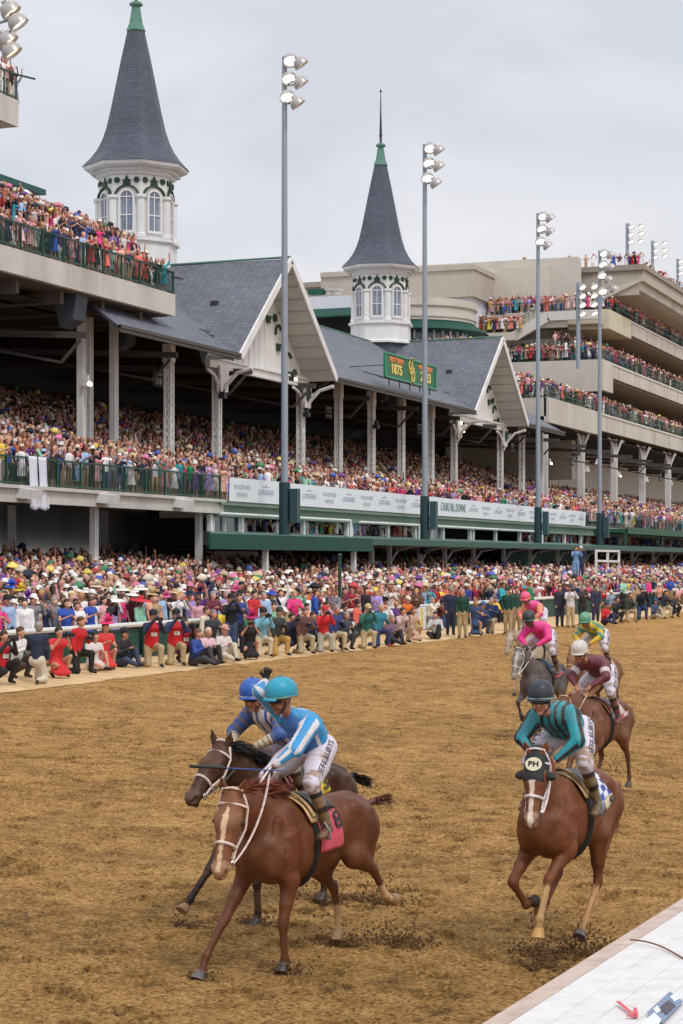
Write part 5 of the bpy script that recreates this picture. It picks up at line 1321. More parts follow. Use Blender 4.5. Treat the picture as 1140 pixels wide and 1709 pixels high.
    def colf(V, tags, T, U, Wv):
        C = np.repeat(np.array(base)[None], len(V), 0)
        nz = vnoise(V[:, 0] * 5 + 3, V[:, 2] * 5 + V[:, 1] * 3, 3)[:, None]
        C = C * (.85 + .3 * nz)
        P_ = (V - poll); fa = P_ @ f / q_; fs = P_ @ side / q_; fu = P_ @ up_ / q_
        hd = np.isin(tags, ['head', 'face', 'muzzle', 'muzzle2', 'lip', 'eye', 'nostril'])
        if coat.get('facedark') is not None:
            m = hd; C[m] = C[m] * .5 + np.array(coat['facedark']) * .5
        mz = hd & (fa > .47); C[mz] = C[mz] * .45 + np.array(coat.get('muzzle', dark)) * .55
        if blaze:
            b0, b1, wd, bc = blaze
            ww = wd * (.75 + .5 * vnoise(fa * 22, fa * 0 + 1.0, 8)) * np.interp(fa, [b0, b0 + .06, .3, .42, b1], [.5, 1.2, .8, .7, 1.0])
            m = hd & (fa > b0) & (fa < b1) & (np.abs(fs) < ww) & (fu > -.06); C[m] = bc
        m = (tags == 'eye'); C[m] = (.012, .008, .006)
        m = np.isin(tags, ['nostril', 'earin']); C[m] = np.array(dark) * .5
        for nm in ('LF', 'RF', 'LH', 'RH'):
            for part in ('c', 'f', 'p', 'k', 'a'):
                m = tags == nm + part
                if not m.any(): continue
                if leg_dark:
                    amt = {'a': np.clip((T[m] - .2), 0, 1) * leg_dark, 'k': leg_dark, 'c': leg_dark, 'f': leg_dark, 'p': leg_dark}[part]
                    amt = np.broadcast_to(amt, (m.sum(),))[:, None]; C[m] = C[m] * (1 - amt) + np.array(dark) * amt
                sk = socks.get(nm)
                if sk:
                    t0, c2 = sk
                    if part in ('f', 'p') or part == 'c':
                        mm = m.copy()
                        if part == 'c': mm = m & (T + .12 * (vnoise(U * 3, Wv * 3, 4) - .5) > t0)
                        C[mm] = np.array(c2) * (.85 + .25 * nz[mm])
        return C
    body = bodyobj('body', B, h, COAT, e, colf, smooth=2)
    # hooves
    for nm in ('LF', 'RF', 'LH', 'RH'):
        ft, hf = np.array(pose[nm]['fet'], float), np.array(pose[nm]['hoof'], float); ax = nrm(ft - hf); tp = hf + ax * .075
        fw = np.array([1., 0, 0]); fw = nrm(fw - (fw @ ax) * ax) if abs(ax[0]) < .9 else nrm(np.array([0, 0, 1.]) - ax[2] * ax)
        if pose[nm].get('t', 1) < 0: fw = -fw
        sd = np.cross(ax, fw); V = []; nn = 14
        for (t_, rr, off) in ((1.0, .040, .0), (.85, .045, .004), (.0, .060, .022), (-.02, .054, .022), (.05, .04, .018)):
            for q in range(nn):
                a = 2 * math.pi * q / nn; V.append(hf + ax * .08 * t_ + fw * (off + rr * math.cos(a) * 1.08) + sd * rr * math.sin(a))
        k_ = MB(); F_ = [[r0 * nn + q, r0 * nn + (q + 1) % nn, (r0 + 1) * nn + (q + 1) % nn, (r0 + 1) * nn + q] for r0 in range(4) for q in range(nn)] + [list(range(4 * nn, 5 * nn))]
        k_.add(V, F_); hc = coat.get('hooves', {}).get(nm, S(74, 68, 64))
        k_.build('hoof', mat('hoof_%d' % int(hc[0] * 999), hc, .5, var=.2, scale=20), e, smooth=True)
    # mane (lies along the crest) and tail
    crest = []; cd = []
    for t in np.linspace(0, 1, 8):
        p = (poll + up_ * .0 + back * .02) * (1 - t) + W_(.46, 0, 1.50) * t
        p = p + np.array([0, 0, .055 * math.sin(math.pi * t) + .005]) ; crest.append(p)
        cd.append(nrm(np.array([-.8, pose.get('mane_side', -.5), .35])))
    if mane_n:
        MBd = Body(.03); cr_ = [np.array(c) + np.array([0, 0, .0]) for c in crest]; rr = pose.get('mane_len', .17) * .2
        MBd.chain(cr_, [(.018, rr * (.7 + .5 * (i % 2))) for i in range(len(cr_))]); mrng = np.random.default_rng(2)
        for i in range(14):
            c = cr_[mrng.integers(0, len(cr_) - 1)]; d_ = nrm(cd[0] + mrng.normal(0, .25, 3)); MBd.seg(c, c + d_ * rr * 2.2, (.016, rr * .6), (.004, .008))
        mb_ = bodyobj('mane', MBd, .012, HAIR, e, lambda V, *a: np.array(coat['mane'])[None] * (.5 + .8 * vnoise(V[:, 0] * 60, V[:, 2] * 22, 4)[:, None]))
        strands(crest, cd, pose.get('mane_len', .17), .006, coat['mane'], 3, mane_n, droop=pose.get('mane_droop', 1.4), parent=mb_, name='mane_hair', clump=.014, spread=.12)
    fl = [poll + up_ * .02 + side * .02, poll + up_ * .02 - side * .02]
    tb = W_(-.90, 0, 1.3); td = nrm(pose.get('tail', (-.9, 0, .1)))
    if tail_n:
        TB = Body(.02)
        t1 = tb + td * .10 + np.array([0, 0, .01]); t2 = tb + td * .17
        TB.chain([tb + [.08, 0, -.02], t1, t2], [.036, .03, .014])
        dock = bodyobj('tail', TB, .012, HAIR, e, lambda V, *a: np.repeat(np.array(coat['tail'])[None], len(V), 0) * .7)
        strands([t1, t2, t2 + td * .03], [td] * 3, pose.get('tail_len', .5), .006, coat['tail'], 4, tail_n, droop=pose.get('tail_droop', .35), wave=.04, parent=dock, name='tail_hair', clump=.012, segs=8, spread=.09)
    # bridle
    bc = coat.get('bridle', S(222, 208, 196)); BR = mat('bridle_%d_%d' % (int(bc[0] * 999), int(bc[2] * 999)), bc, .5, var=.15, scale=30, dirt=S(130, 96, 70), dscale=25, damt=.4)
    br = empty('bridle', (0, 0, 0)); br.parent = e
    def loop(a, rw, cc, uu, th=.011, n=22, a0=0, a1=360):
        pts = [H(a + (.02 * math.sin(R(t)) if cc else 0), rw[0] * math.cos(R(t)), uu + rw[1] * math.sin(R(t))) for t in np.linspace(a0, a1, n)]
        return pts
    def strap(nm, pts, w=.012):
        k_ = MB(); k_.tube(pts, w, 6); k_.build(nm, BR, br, smooth=True)
    strap('noseband', loop(.355, (.072, .095), 0, -.062), .0125)
    strap('browband', loop(.072, (.106, .082), 0, -.05, a0=0, a1=180), .0105)
    for s in (-1, 1):
        strap('cheek_strap', [H(-.01, s * .082, .0), H(.07, s * .108, -.06), H(.2, s * .1, -.115), H(.355, s * .07, -.09), H(.455, s * .062, -.095)], .0105)
        k_ = MB(); c = H(.46, s * .066, -.095); pts = [c + f * .03 * math.cos(t) + up_ * .03 * math.sin(t) for t in np.linspace(0, 2 * math.pi, 13)]; k_.tube(pts, .006, 5); k_.build('bit_ring', mat('bit_steel', (.5, .5, .5), .3, metal=1), br, smooth=True)
    strap('crownpiece', [H(.05, -.1, -.05), H(-.03, -.07, .035), H(-.035, 0, .05), H(-.03, .07, .035), H(.05, .1, -.05)], .0105)
    return e, dict(H=H, poll=poll, f=f, side=side, up=up_, W=W_, dz=dz, BR=BR, bit=lambda s: H(.46, s * .07, -.095))

def add_tack(e, info, cloth, towel, x0=-.40, ph=80, girth=(.02, .018, .016), saddle=S(20, 18, 18), number=None, tag_txt=None, tagc=None, ink=(.02, .02, .02), num_ink=(.02, .02, .02)):
    dz = info['dz']
    def surf(x, phi, off=0):        # phi: 0 top, + to left
        ry = np.interp(x, [-.42, -.12, .2, .5], [.24, .272, .268, .225]); rz = np.interp(x, [-.42, -.12, .2, .5], [.27, .322, .352, .34]); zc = np.interp(x, [-.42, -.12, .2, .5], [1.17, 1.11, 1.10, 1.10])
        top = np.interp(x, [-.3, 0, .3, .5], [0.01, .02, .03, .03]) * max(math.cos(phi), 0) ** 6
        return np.array([x, (ry + off) * math.sin(phi), zc + (rz + off + top) * math.cos(phi) + dz])
    def sheet(nm, x0, x1, p0, p1, off, mt, nu=12, nv=22, slant=0, flare=0, par=None, th=.012, colf=None):
        V = []; C = []
        for j in range(nv):
            for i in range(nu):
                u, v = i / (nu - 1), j / (nv - 1); ph = R(p0 + (p1 - p0) * v)
                x = x0 + (x1 - x0) * u + slant * abs(math.sin(ph)) + .004 * math.sin(v * 30)
                V.append(surf(x, ph, off + flare * u * abs(math.sin(ph)) + .004 * math.sin(u * 9 + v * 14)))
                C.append(colf(u, v) if colf else (1, 1, 1))
        Q = [(j * nu + i, j * nu + i + 1, (j + 1) * nu + i + 1, (j + 1) * nu + i) for j in range(nv - 1) for i in range(nu - 1)]
        o = link(nm, npmesh(nm, V, [np.array(Q)], mt, cols=np.array(C)), par or e); md = o.modifiers.new('s', 'SOLIDIFY'); md.thickness = th; md.offset = 1
        return o
    cl = sheet('saddle_cloth', x0, .22, -ph, ph, .012, SILK, colf=cloth, slant=-.06, flare=.012, nu=26, nv=46)
    sheet('saddle_towel', .08, .30, -60, 60, .028, LEATH, colf=lambda u, v: towel, slant=-.06)
    sd = sheet('saddle', -.10, .22, -44, 44, .044, LEATH, colf=lambda u, v: saddle, slant=-.05, th=.02)
    # pommel roll and cantle
    k = MB(); k.tube([surf(.29, R(a), .055 + .02 * math.cos(R(a))) + np.array([-.1 * abs(math.sin(R(a))), 0, 0]) for a in range(-58, 59, 8)], [.012 + .016 * abs(math.sin(R(a)) * 1.1) for a in range(-58, 59, 8)], 8, flat=.6); k.build('saddle_roll', mat('roll_%d' % int(towel[0] * 999), towel, .6, var=.25, scale=12, dirt=S(110, 82, 50), dscale=8, damt=.6), sd, smooth=True)
    for s in (-1, 1):
        k = MB(); k.tube([surf(.12, s * R(a), .06 - a / 900) + np.array([-.05, 0, 0]) for a in range(50, 100, 10)] , .014, 5); k.build('stirrup_leather', mat('strap_black', (.02, .018, .016), .5), sd)
    k = MB(); gp = [surf(.20, R(a), .004) for a in range(60, 301, 12)]; k.tube([p for p in gp], .045, 6, flat=.25); k.build('girth', mat('girth_strap', girth, .6, var=.2), e, smooth=True)
    def on_cloth(s, size, x, phi, m_, nm='lettering', off=.034, rot=0, sx=1.0, bold=.006, par=None, extra=0):
        p = surf(x, R(phi), off); p2 = surf(x, R(phi + 2), off); up = nrm(p - p2) * (1 if phi > 0 else -1)
        xd = np.array([-1., 0, 0]) if phi < 0 else np.array([-1., 0, 0]); xd = xd if phi > 0 else -xd
        n = np.cross(xd, up)
        p = p + n * extra
        M4 = frameM(p, xd, up) @ Matrix.Rotation(rot, 4, 'Z')
        return textobj(nm, s, size, m_, par or cl, M4, sx, .003, 1.0, bold)
    if number: on_cloth(number, .22, x0 + .02, 62, mat('number_%d' % int(num_ink[0] * 999), num_ink, .5), 'number', bold=.001, extra=.014)
    if tag_txt:
        TP = mat('tag_%d' % int(tagc[0] * 999), tagc, .6, var=.1)
        o = sheet('name_strip', x0 + .01, -.06, ph - 13, ph + 1, .030, TP, slant=-.06, flare=.012, nu=16, nv=5, par=cl, th=.006)
        on_cloth(tag_txt, .085, (x0 - .06) * .75, ph - 6, mat('ink_%d' % int(ink[0] * 999), ink, .6), bold=.001, sx=.95, extra=.012, par=o, rot=.12)
    return surf
ALB = lambda c, k=1.0: tuple(x * k for x in S(*c))
INK = mat('breeches_print', S(24, 26, 44), .6)
def capm(nm, c, dirt=None): return mat(nm, c, .45, var=.08, scale=14, bump=.35, bscale=22, dirt=dirt or S(130, 104, 76), dscale=10, damt=.25)
def rein(info, g, e_h, s, w=.012, sag=.06, m=None, extra=None):
    a = np.array(info['bit'](1 if s == 'L' else -1)); b = g['ha' + s] + nrm(g['ha' + s] - g['el' + s]) * .05
    mid = a * .5 + b * .5 + np.array([0, 0, -sag]) + (np.array(extra) if extra is not None else 0)
    t = np.linspace(0, 1, 14)[:, None]; pts = (1 - t) ** 2 * a + 2 * t * (1 - t) * mid + t * t * b
    k = MB(); k.tube([tuple(p) for p in pts], w, 6, flat=.5); o = k.build('rein', m or info['BR'], e_h, smooth=True); return o
# ---- horse 1: chestnut leader
CH = dict(base=ALB((100, 54, 33)), dark=ALB((70, 38, 28)), mane=ALB((122, 58, 36)), tail=ALB((112, 66, 52)), blaze=(.10, .56, .017, ALB((214, 184, 150))), muzzle=ALB((178, 132, 104)), facedark=ALB((140, 92, 60)),
          socks=dict(LH=(.55, ALB((196, 160, 120))), RH=(.5, ALB((190, 156, 116)))), legs=.25, hooves=dict(RF=S(96, 88, 88), LF=S(60, 48, 42), LH=S(150, 116, 82), RH=S(140, 108, 76)), bridle=S(226, 204, 196))
P1 = dict(poll=(1.08, .05, 1.60), face=(.44, .10, -.89), dz=-.03, mane_side=.1, mane_len=.24, mane_droop=.5, side=(-.34, 1, 0), hl=.72,
          LF=dict(elbow=(.44, .17, .82), knee=(.53, .16, .42), fet=(.50, .16, .13), hoof=(.53, .16, .02)),
          RF=dict(elbow=(.60, -.17, .88), knee=(.90, -.18, .48), fet=(1.12, -.2, .20), hoof=(1.22, -.2, .02)),
          LH=dict(stifle=(-.48, .2, .92), hock=(-.80, .19, .72), fet=(-1.0, .19, .46), hoof=(-1.14, .19, .38), t=-1),
          RH=dict(stifle=(-.30, -.16, .86), hock=(-.64, -.14, .56), fet=(-.72, -.14, .23), hoof=(-.72, -.14, .08)), tail=(-.45, .40, .2), tail_len=.12)
L1 = (-6.81, 16.75, 0)
h1, i1 = horse('racehorse', L1, 14, 'leading chestnut racehorse with a blaze and pink saddle cloth', P1, CH, scale=1.04, tail_n=260, mane_n=1500)
PINK = ALB((214, 84, 108))
def pinkcloth(u, v):
    return PINK
add_tack(h1, i1, pinkcloth, ALB((206, 170, 120)), number='8', x0=-.13, ph=102)
J1 = dict(head=(.29, -.04, 2.31), fd=(.88, -.42, -.20), up=(.15, -.05, 1), shL=(.16, .17, 2.08), shR=(.10, -.13, 2.14), elL=(.44, .22, 1.90), haL=(.57, .10, 1.77),
          elR=(.30, -.26, 2.38), haR=(.24, -.25, 2.47), hdR=(-.1, .2, 1), hnR=(-.6, -.6, 0), hipL=(-.14, .10, 1.88), hipR=(-.14, -.10, 1.88), knL=(.22, .24, 1.60), knR=(.19, -.26, 1.62), anL=(.10, .33, 1.21), anR=(.10, -.33, 1.24), toL=(.25, .35, 1.15), toR=(.25, -.35, 1.19), hnL=(0, .3, 1))
BL, WH_ = np.array(S(30, 146, 206)), np.array(S(220, 218, 224)); DB = np.array(S(28, 110, 186))
def jer1(V, tags, T, U, W, g, q):
    C = np.repeat(BL[None], len(V), 0); s = (V - q['hipC']) @ q['ax']; l = (V - q['hipC']) @ q['tw']; b = (V - q['hipC']) @ q['back']
    tor = np.isin(tags, ['torso', 'yoke', 'collar'])
    m = tor & (np.abs(l) < .02) & (b > 0) & (s > .12); C[m] = WH_
    m = tor & (b < -.02 + .12 * (s - .05)) & (b > -.05 + .12 * (s - .05)) & (np.abs(l) > .08) & (s < .3); C[m] = WH_
    m = tor & (b < -.05 + .12 * (s - .05)); C[m] = DB
    for k in 'LR':
        arm = np.isin(tags, ['u' + k, 'f' + k]); ang = np.arctan2(U, W)
        st = np.sin(ang * 4 + .6) > .25; C[arm & st] = WH_
        C[(tags == 'f' + k) & (T > .86)] = WH_ * .95
    return C
st1 = dict(jersey=jer1, skin=S(150, 100, 78), glove=(.015, .015, .017), capmat=capm('cap_turquoise', S(30, 152, 184)), bandmat=capm('band_tan', S(104, 132, 120)), boot=S(112, 88, 62))
j1, g1, b1, q1 = jockey('jockey', L1, 14, 'jockey in turquoise cap and bright blue silks raising a black gloved fist', J1, st1)
leg_text(b1, g1, 'L', 'JEFF RUBYS', .082, INK, .42, out=(.5, 1, .15)); 
leg_text(b1, g1, 'L', 'STEAKHOUSE', .03, INK, .44, out=(-.1, 1, .55))
rein(i1, g1, h1, 'L', .014, .10, extra=(.0, .12, 0)); k = MB(); a = np.array(i1['bit'](-1)); b = g1['haL'] + (.05, 0, 0); k.tube([a, a * .55 + b * .45 + (.02, -.05, -.02), b], .012, 6, flat=.5); k.build('rein', i1['BR'], h1, smooth=True)
# whip held across
k = MB(); a = np.array(J1['haL']) + (.06, .03, -.03); b = a + np.array([.36, -.62, .03]); k.tube([a - (b - a) * .15, a, a * .4 + b * .6], [.005, .006, .006], 6); w_ = k.build('riding_crop', mat('crop_blue', S(44, 84, 150), .4), smooth=True)
k = MB(); k.tube([a * .45 + b * .55, b], [.012, .015], 8); hd_ = k.build('grip', BLACK, w_, smooth=True)
w_.scale = j1.scale; w_.location = j1.location; w_.rotation_euler = j1.rotation_euler; tag(w_, 'blue and black riding crop held out in front of the dark bay', 'riding crop')

# ---- horse 2: dark bay beside the leader
DBAY = dict(base=ALB((60, 33, 23)), dark=ALB((20, 17, 18)), mane=ALB((26, 24, 26)), tail=ALB((30, 27, 28)), muzzle=ALB((92, 74, 64)), legs=.9, hooves=dict(RF=S(140, 130, 120), LF=S(50, 46, 44), LH=S(150, 130, 100), RH=S(60, 54, 50)), bridle=S(222, 204, 200), facedark=ALB((74, 44, 30)), socks=dict(LH=(.6, ALB((170, 140, 100)))))
P2 = dict(poll=(1.06, .10, 1.74), face=(.76, .08, -.62), dz=.0, mane_side=.45, mane_len=.26, mane_droop=1.0, hl=.70, side=(-.2, 1, 0),
          LF=dict(elbow=(.46, .17, .84), knee=(.62, .16, .42), fet=(.60, .16, .13), hoof=(.64, .16, .0)),
          RF=dict(elbow=(.62, -.17, .9), knee=(.92, -.18, .54), fet=(1.16, -.2, .29), hoof=(1.27, -.2, .18)),
          LH=dict(stifle=(-.5, .2, .9), hock=(-.9, .2, .74), fet=(-1.1, .2, .5), hoof=(-1.16, .2, .6), t=-1),
          RH=dict(stifle=(-.34, -.16, .86), hock=(-.66, -.14, .54), fet=(-.76, -.14, .19), hoof=(-.72, -.14, .04)), tail=(-.5, .1, -.1), tail_len=.2)
L2 = (-7.81, 18.72, .03)
h2, i2 = horse('racehorse', L2, 18, 'dark bay racehorse with black mane, partly hidden behind the leading chestnut', P2, DBAY, scale=1.04)
YLC = ALB((220, 190, 40))
add_tack(h2, i2, lambda u, v: YLC, ALB((120, 60, 60)), number='3', x0=-.3)
J2 = dict(head=(.48, -.02, 2.16), fd=(.84, .40, -.20), up=(.25, .1, 1), shL=(.30, .17, 1.99), shR=(.32, -.19, 1.99), elL=(.46, .31, 1.83), haL=(.64, .13, 1.70), elR=(.44, -.30, 1.82), haR=(.64, -.13, 1.71),
          hipL=(-.10, .10, 1.74), hipR=(-.10, -.10, 1.74), knL=(.20, .25, 1.52), knR=(.20, -.26, 1.52), anL=(.06, .32, 1.16), anR=(.06, -.32, 1.16), toL=(.20, .34, 1.11), toR=(.20, -.34, 1.11))
B2, W2 = np.array(S(42, 84, 150)), np.array(S(206, 196, 190)); T2_ = np.array(S(120, 96, 76)); N2 = np.array(S(34, 46, 92))
def jer2(V, tags, T, U, W, g, q):
    C = np.repeat(N2[None], len(V), 0); s = (V - q['hipC']) @ q['ax']; l = (V - q['hipC']) @ q['tw']; b = (V - q['hipC']) @ q['back']
    tor = np.isin(tags, ['torso', 'yoke', 'collar']); C[tor & (np.abs(l) < .11) & (b < .0)] = W2; C[tor & (np.abs(np.abs(l) - .05) < .015) & (b < 0)] = B2
    for k in 'LR':
        C[tags == 'u' + k] = B2; m = np.isin(tags, ['u' + k, 'f' + k]) & (np.sin(T * 19) > .55); C[m] = T2_
        C[(tags == 'f' + k)] = B2; C[(tags == 'f' + k) & (T > .35)] = np.array(S(190, 176, 150)); C[(tags == 'f' + k) & (np.sin(T * 30) > .75)] = T2_
    return C
st2 = dict(jersey=jer2, skin=S(176, 116, 88), capmat=capm('cap_royal', S(34, 88, 176)), bandmat=capm('band_cream', S(176, 160, 140)), boot=S(80, 66, 50))
j2, g2, b2, q2 = jockey('jockey', L2, 18, 'jockey in royal blue cap and dark blue silks crouched on the dark bay', J2, st2)
rein(i2, g2, h2, 'L', .014, .08, mat('rubber_rein', S(70, 70, 74), .5)); rein(i2, g2, h2, 'R', .012, .08, mat('rubber_rein'))

# ---- horse 3: chestnut on the right
CH3 = dict(base=ALB((112, 62, 37)), dark=ALB((72, 42, 30)), mane=ALB((150, 84, 52)), tail=ALB((140, 88, 62)), blaze=(.10, .60, .021, ALB((226, 210, 196))), muzzle=ALB((170, 140, 126)),
           socks=dict(LF=(.18, ALB((198, 160, 112))), LH=(.15, ALB((176, 134, 92)))), legs=.15, hooves=dict(LF=S(190, 146, 84), RF=S(70, 60, 56), LH=S(96, 86, 84), RH=S(150, 104, 60)), bridle=S(226, 214, 216))
P3 = dict(poll=(.98, .07, 1.74), face=(.36, .04, -.92), dz=.12, mane_side=-.5, mane_len=.12, mane_droop=1.5, hl=.64, side=(-.12, 1, 0),
          LF=dict(elbow=(.48, .17, .86), knee=(.82, .12, .76), fet=(.95, .09, .43), hoof=(.98, .09, .28)),
          RF=dict(elbow=(.52, -.17, .86), knee=(.87, -.20, .72), fet=(.72, -.13, .50), hoof=(.58, -.10, .54), t=-1),
          LH=dict(stifle=(-.16, .19, .92), hock=(.02, .18, .60), fet=(.34, .17, .32), hoof=(.46, .17, .17)),
          RH=dict(stifle=(-.1, -.16, .92), hock=(.12, -.14, .66), fet=(.50, -.10, .46), hoof=(.64, -.09, .36)), tail=(-.2, .22, -.9), tail_len=.30, tail_droop=.2)
P3['LH'] = dict(stifle=(-.24, .19, .92), hock=(-.28, .18, .58), fet=(.05, .17, .27), hoof=(.18, .17, .14))
P3['RH'] = dict(stifle=(-.16, -.16, .92), hock=(-.1, -.14, .66), fet=(.30, -.11, .46), hoof=(.46, -.10, .38))
L3 = (-4.80, 18.57, -.08)
h3, i3 = horse('racehorse', L3, 6, 'chestnut racehorse at right wearing a black hood lettered PH', P3, CH3, scale=1.06, tail_n=260)
def blucloth(u, v):
    return ALB((34, 60, 160)) if ((int(u * 5) + int(abs(v - .5) * 14)) % 2) else ALB((222, 224, 236))
add_tack(h3, i3, blucloth, ALB((196, 168, 128)), x0=-.40, ph=84, tag_txt='ALS', tagc=S(206, 190, 160))
J3 = dict(head=(.58, -.05, 2.33), fd=(.92, .18, -.12), up=(.1, 0, 1), shL=(.38, .17, 2.19), shR=(.40, -.17, 2.17), elL=(.52, .28, 1.98), haL=(.64, .10, 1.80), elR=(.54, -.25, 1.99), haR=(.66, -.10, 1.86), hipL=(-.04, .10, 2.05), hipR=(-.04, -.10, 2.03),
          knL=(.28, .26, 1.76), knR=(.30, -.27, 1.76), anL=(.13, .33, 1.38), anR=(.15, -.33, 1.38), toL=(.28, .35, 1.31), toR=(.30, -.35, 1.32))
TE, K3 = np.array(S(10, 138, 152)), np.array(S(24, 30, 40))
def jer3(V, tags, T, U, W, g, q):
    C = np.repeat(TE[None], len(V), 0); s = (V - q['hipC']) @ q['ax']; l = (V - q['hipC']) @ q['tw']
    tor = np.isin(tags, ['torso', 'yoke', 'collar'])
    m = tor & ((np.abs(np.abs(l) - .03) < .012) | (np.abs(np.abs(l) - .10) < .018) | ((np.abs(s - .36) < .016) & (np.abs(l) < .1))); C[m] = K3
    for k in 'LR':
        ang = np.arctan2(U, W); C[np.isin(tags, ['u' + k, 'f' + k]) & (np.sin(ang * 3 + 1.1) > .45)] = K3
    return C
st3 = dict(jersey=jer3, skin=S(196, 138, 112), capmat=capm('cap_charcoal', S(42, 48, 58), S(60, 52, 46)), bandmat=capm('band_grey', S(120, 150, 156)), boot=S(108, 94, 64), hs=.97)
j3, g3, b3, q3 = jockey('jockey', L3, 6, 'jockey in charcoal cap and teal silks with black stripes on the hooded chestnut', J3, st3)
leg_text(b3, g3, 'L', 'JEFF RUBYS', .088, INK, .38, out=(.5, 1, .1)); leg_text(b3, g3, 'L', 'STEAKHOUSE', .035, INK, .42, out=(-.05, 1, .4)); leg_text(b3, g3, 'R', 'JEFF RUBYS', .08, INK, .45, out=(1, -.55, .3))
rein(i3, g3, h3, 'L', .014, .04, extra=(0, .05, 0)); rein(i3, g3, h3, 'R', .012, .05)
# hood with PH patch
H = i3['H']; HD = Body(.02); up3, sd3 = i3['up'], i3['side']
HD.seg(H(.02, 0, -.045), H(.2, 0, -.03), (.104, .092), (.107, .095), 'h', up=up3, k=.02); HD.seg(H(.06, 0, -.05), H(.0, 0, -.05), .104, .098, 'h'); HD.seg(H(.1, 0, -.09), H(.12, 0, -.12), (.084, .082), (.07, .08), 'h', up=up3)
for s in (-1, 1): HD.ball(H(.195, s * .105, -.03), .04, 'hole', k=.004, neg=True); HD.seg(H(.16, s * .10, -.03), H(.18, s * .13, -.03), (.038, .036), (.042, .04), 'cup', up=up3, k=.01); HD.ball(H(.225, s * .135, -.03), .036, 'hole', k=.004, neg=True)
hood = bodyobj('hood', HD, .008, mat('hood_mesh', S(34, 38, 40), .7, var=.2, scale=30), h3, lambda V, *a: np.full((len(V), 3), .02), 1)
c = Vector(H(.10, 0, .061)); f3 = Vector(i3['f']); M4 = frameM(c, Vector(sd3), -f3)
k = MB(); k.prism([M4 @ Vector((.072 * math.cos(a), .06 * math.sin(a), -.012)) for a in np.linspace(0, 2 * math.pi, 26, endpoint=False)], (M4.to_3x3() @ Vector((0, 0, .014)))); pt_ = k.build('patch', mat('cream_patch', S(222, 216, 190), .6), hood)
textobj('lettering', 'PH', .062, mat('patch_ink', S(30, 30, 30), .6), pt_, M4 @ Matrix.Translation((0, 0, .005)), 1.2, .002, 1.1, .002)

def spray(pts, seed):
    r_ = np.random.default_rng(seed); base = np.array([(1, 0, 0), (-1, 0, 0), (0, 1, 0), (0, -1, 0), (0, 0, 1), (0, 0, -1)], float)
    tri = np.array([(0, 2, 4), (2, 1, 4), (1, 3, 4), (3, 0, 4), (2, 0, 5), (1, 2, 5), (3, 1, 5), (0, 3, 5)]); VV = []; n0 = 0; QQ = []
    for (x, y, n, rad, hgt) in pts:
        gzz = .04 * (-x - 7); c = np.stack([x + r_.normal(0, rad, n), y + abs(r_.normal(0, rad * 1.2, n)) - rad * .4, gzz + np.abs(r_.normal(0, 1, n)) ** 1.6 * hgt], 1)
        s = .004 + .016 * r_.random(n) ** 3
        V = base[None] * s[:, None, None] * r_.uniform(.5, 1.3, (n, 6, 1)) + c[:, None]; VV.append(V.reshape(-1, 3)); QQ.append((tri[None] + 6 * np.arange(n)[:, None, None]).reshape(-1, 3) + n0); n0 += 6 * n
    return np.concatenate(VV), np.concatenate(QQ)
def wpt(L_, psi, q, s=1.0):
    p = R(psi); f = (-math.sin(p), -math.cos(p)); l = (math.cos(p), -math.sin(p)); return L_[0] + s * (q[0] * f[0] + q[1] * l[0]), L_[1] + s * (q[0] * f[1] + q[1] * l[1])
sp = []
for (L_, psi, P_) in ((L1, 14, P1), (L2, 18, P2), (L3, 6, P3)):
    for nm, n, rad, hg in (('LF', 600, .12, .04), ('RF', 300, .08, .03), ('LH', 1100, .20, .08), ('RH', 900, .15, .06)):
        x, y = wpt(L_, psi, P_[nm]['hoof'], 1.04); sp.append((x, y, n, rad, hg))
for px, D, n in ((985, 33.6, 420), (1012, 33.4, 500), (900, 41, 250), (1000, 46, 250)): x, y, _ = o_at(px, D) if 'o_at' in globals() else ((D * ((px - CX) / F * CA - SA)), (D * ((px - CX) / F * SA + CA)), 0); sp.append((x, y, n, .45, .28))
V, Q = spray(sp, 9)
tag(link('kicked_dirt', npmesh('kicked_dirt', V, Q, mat('sprayed_dirt', S(104, 76, 46), .95, var=.35, scale=6))), 'clods of dirt thrown up behind the galloping hooves', 'dirt', kind='stuff')
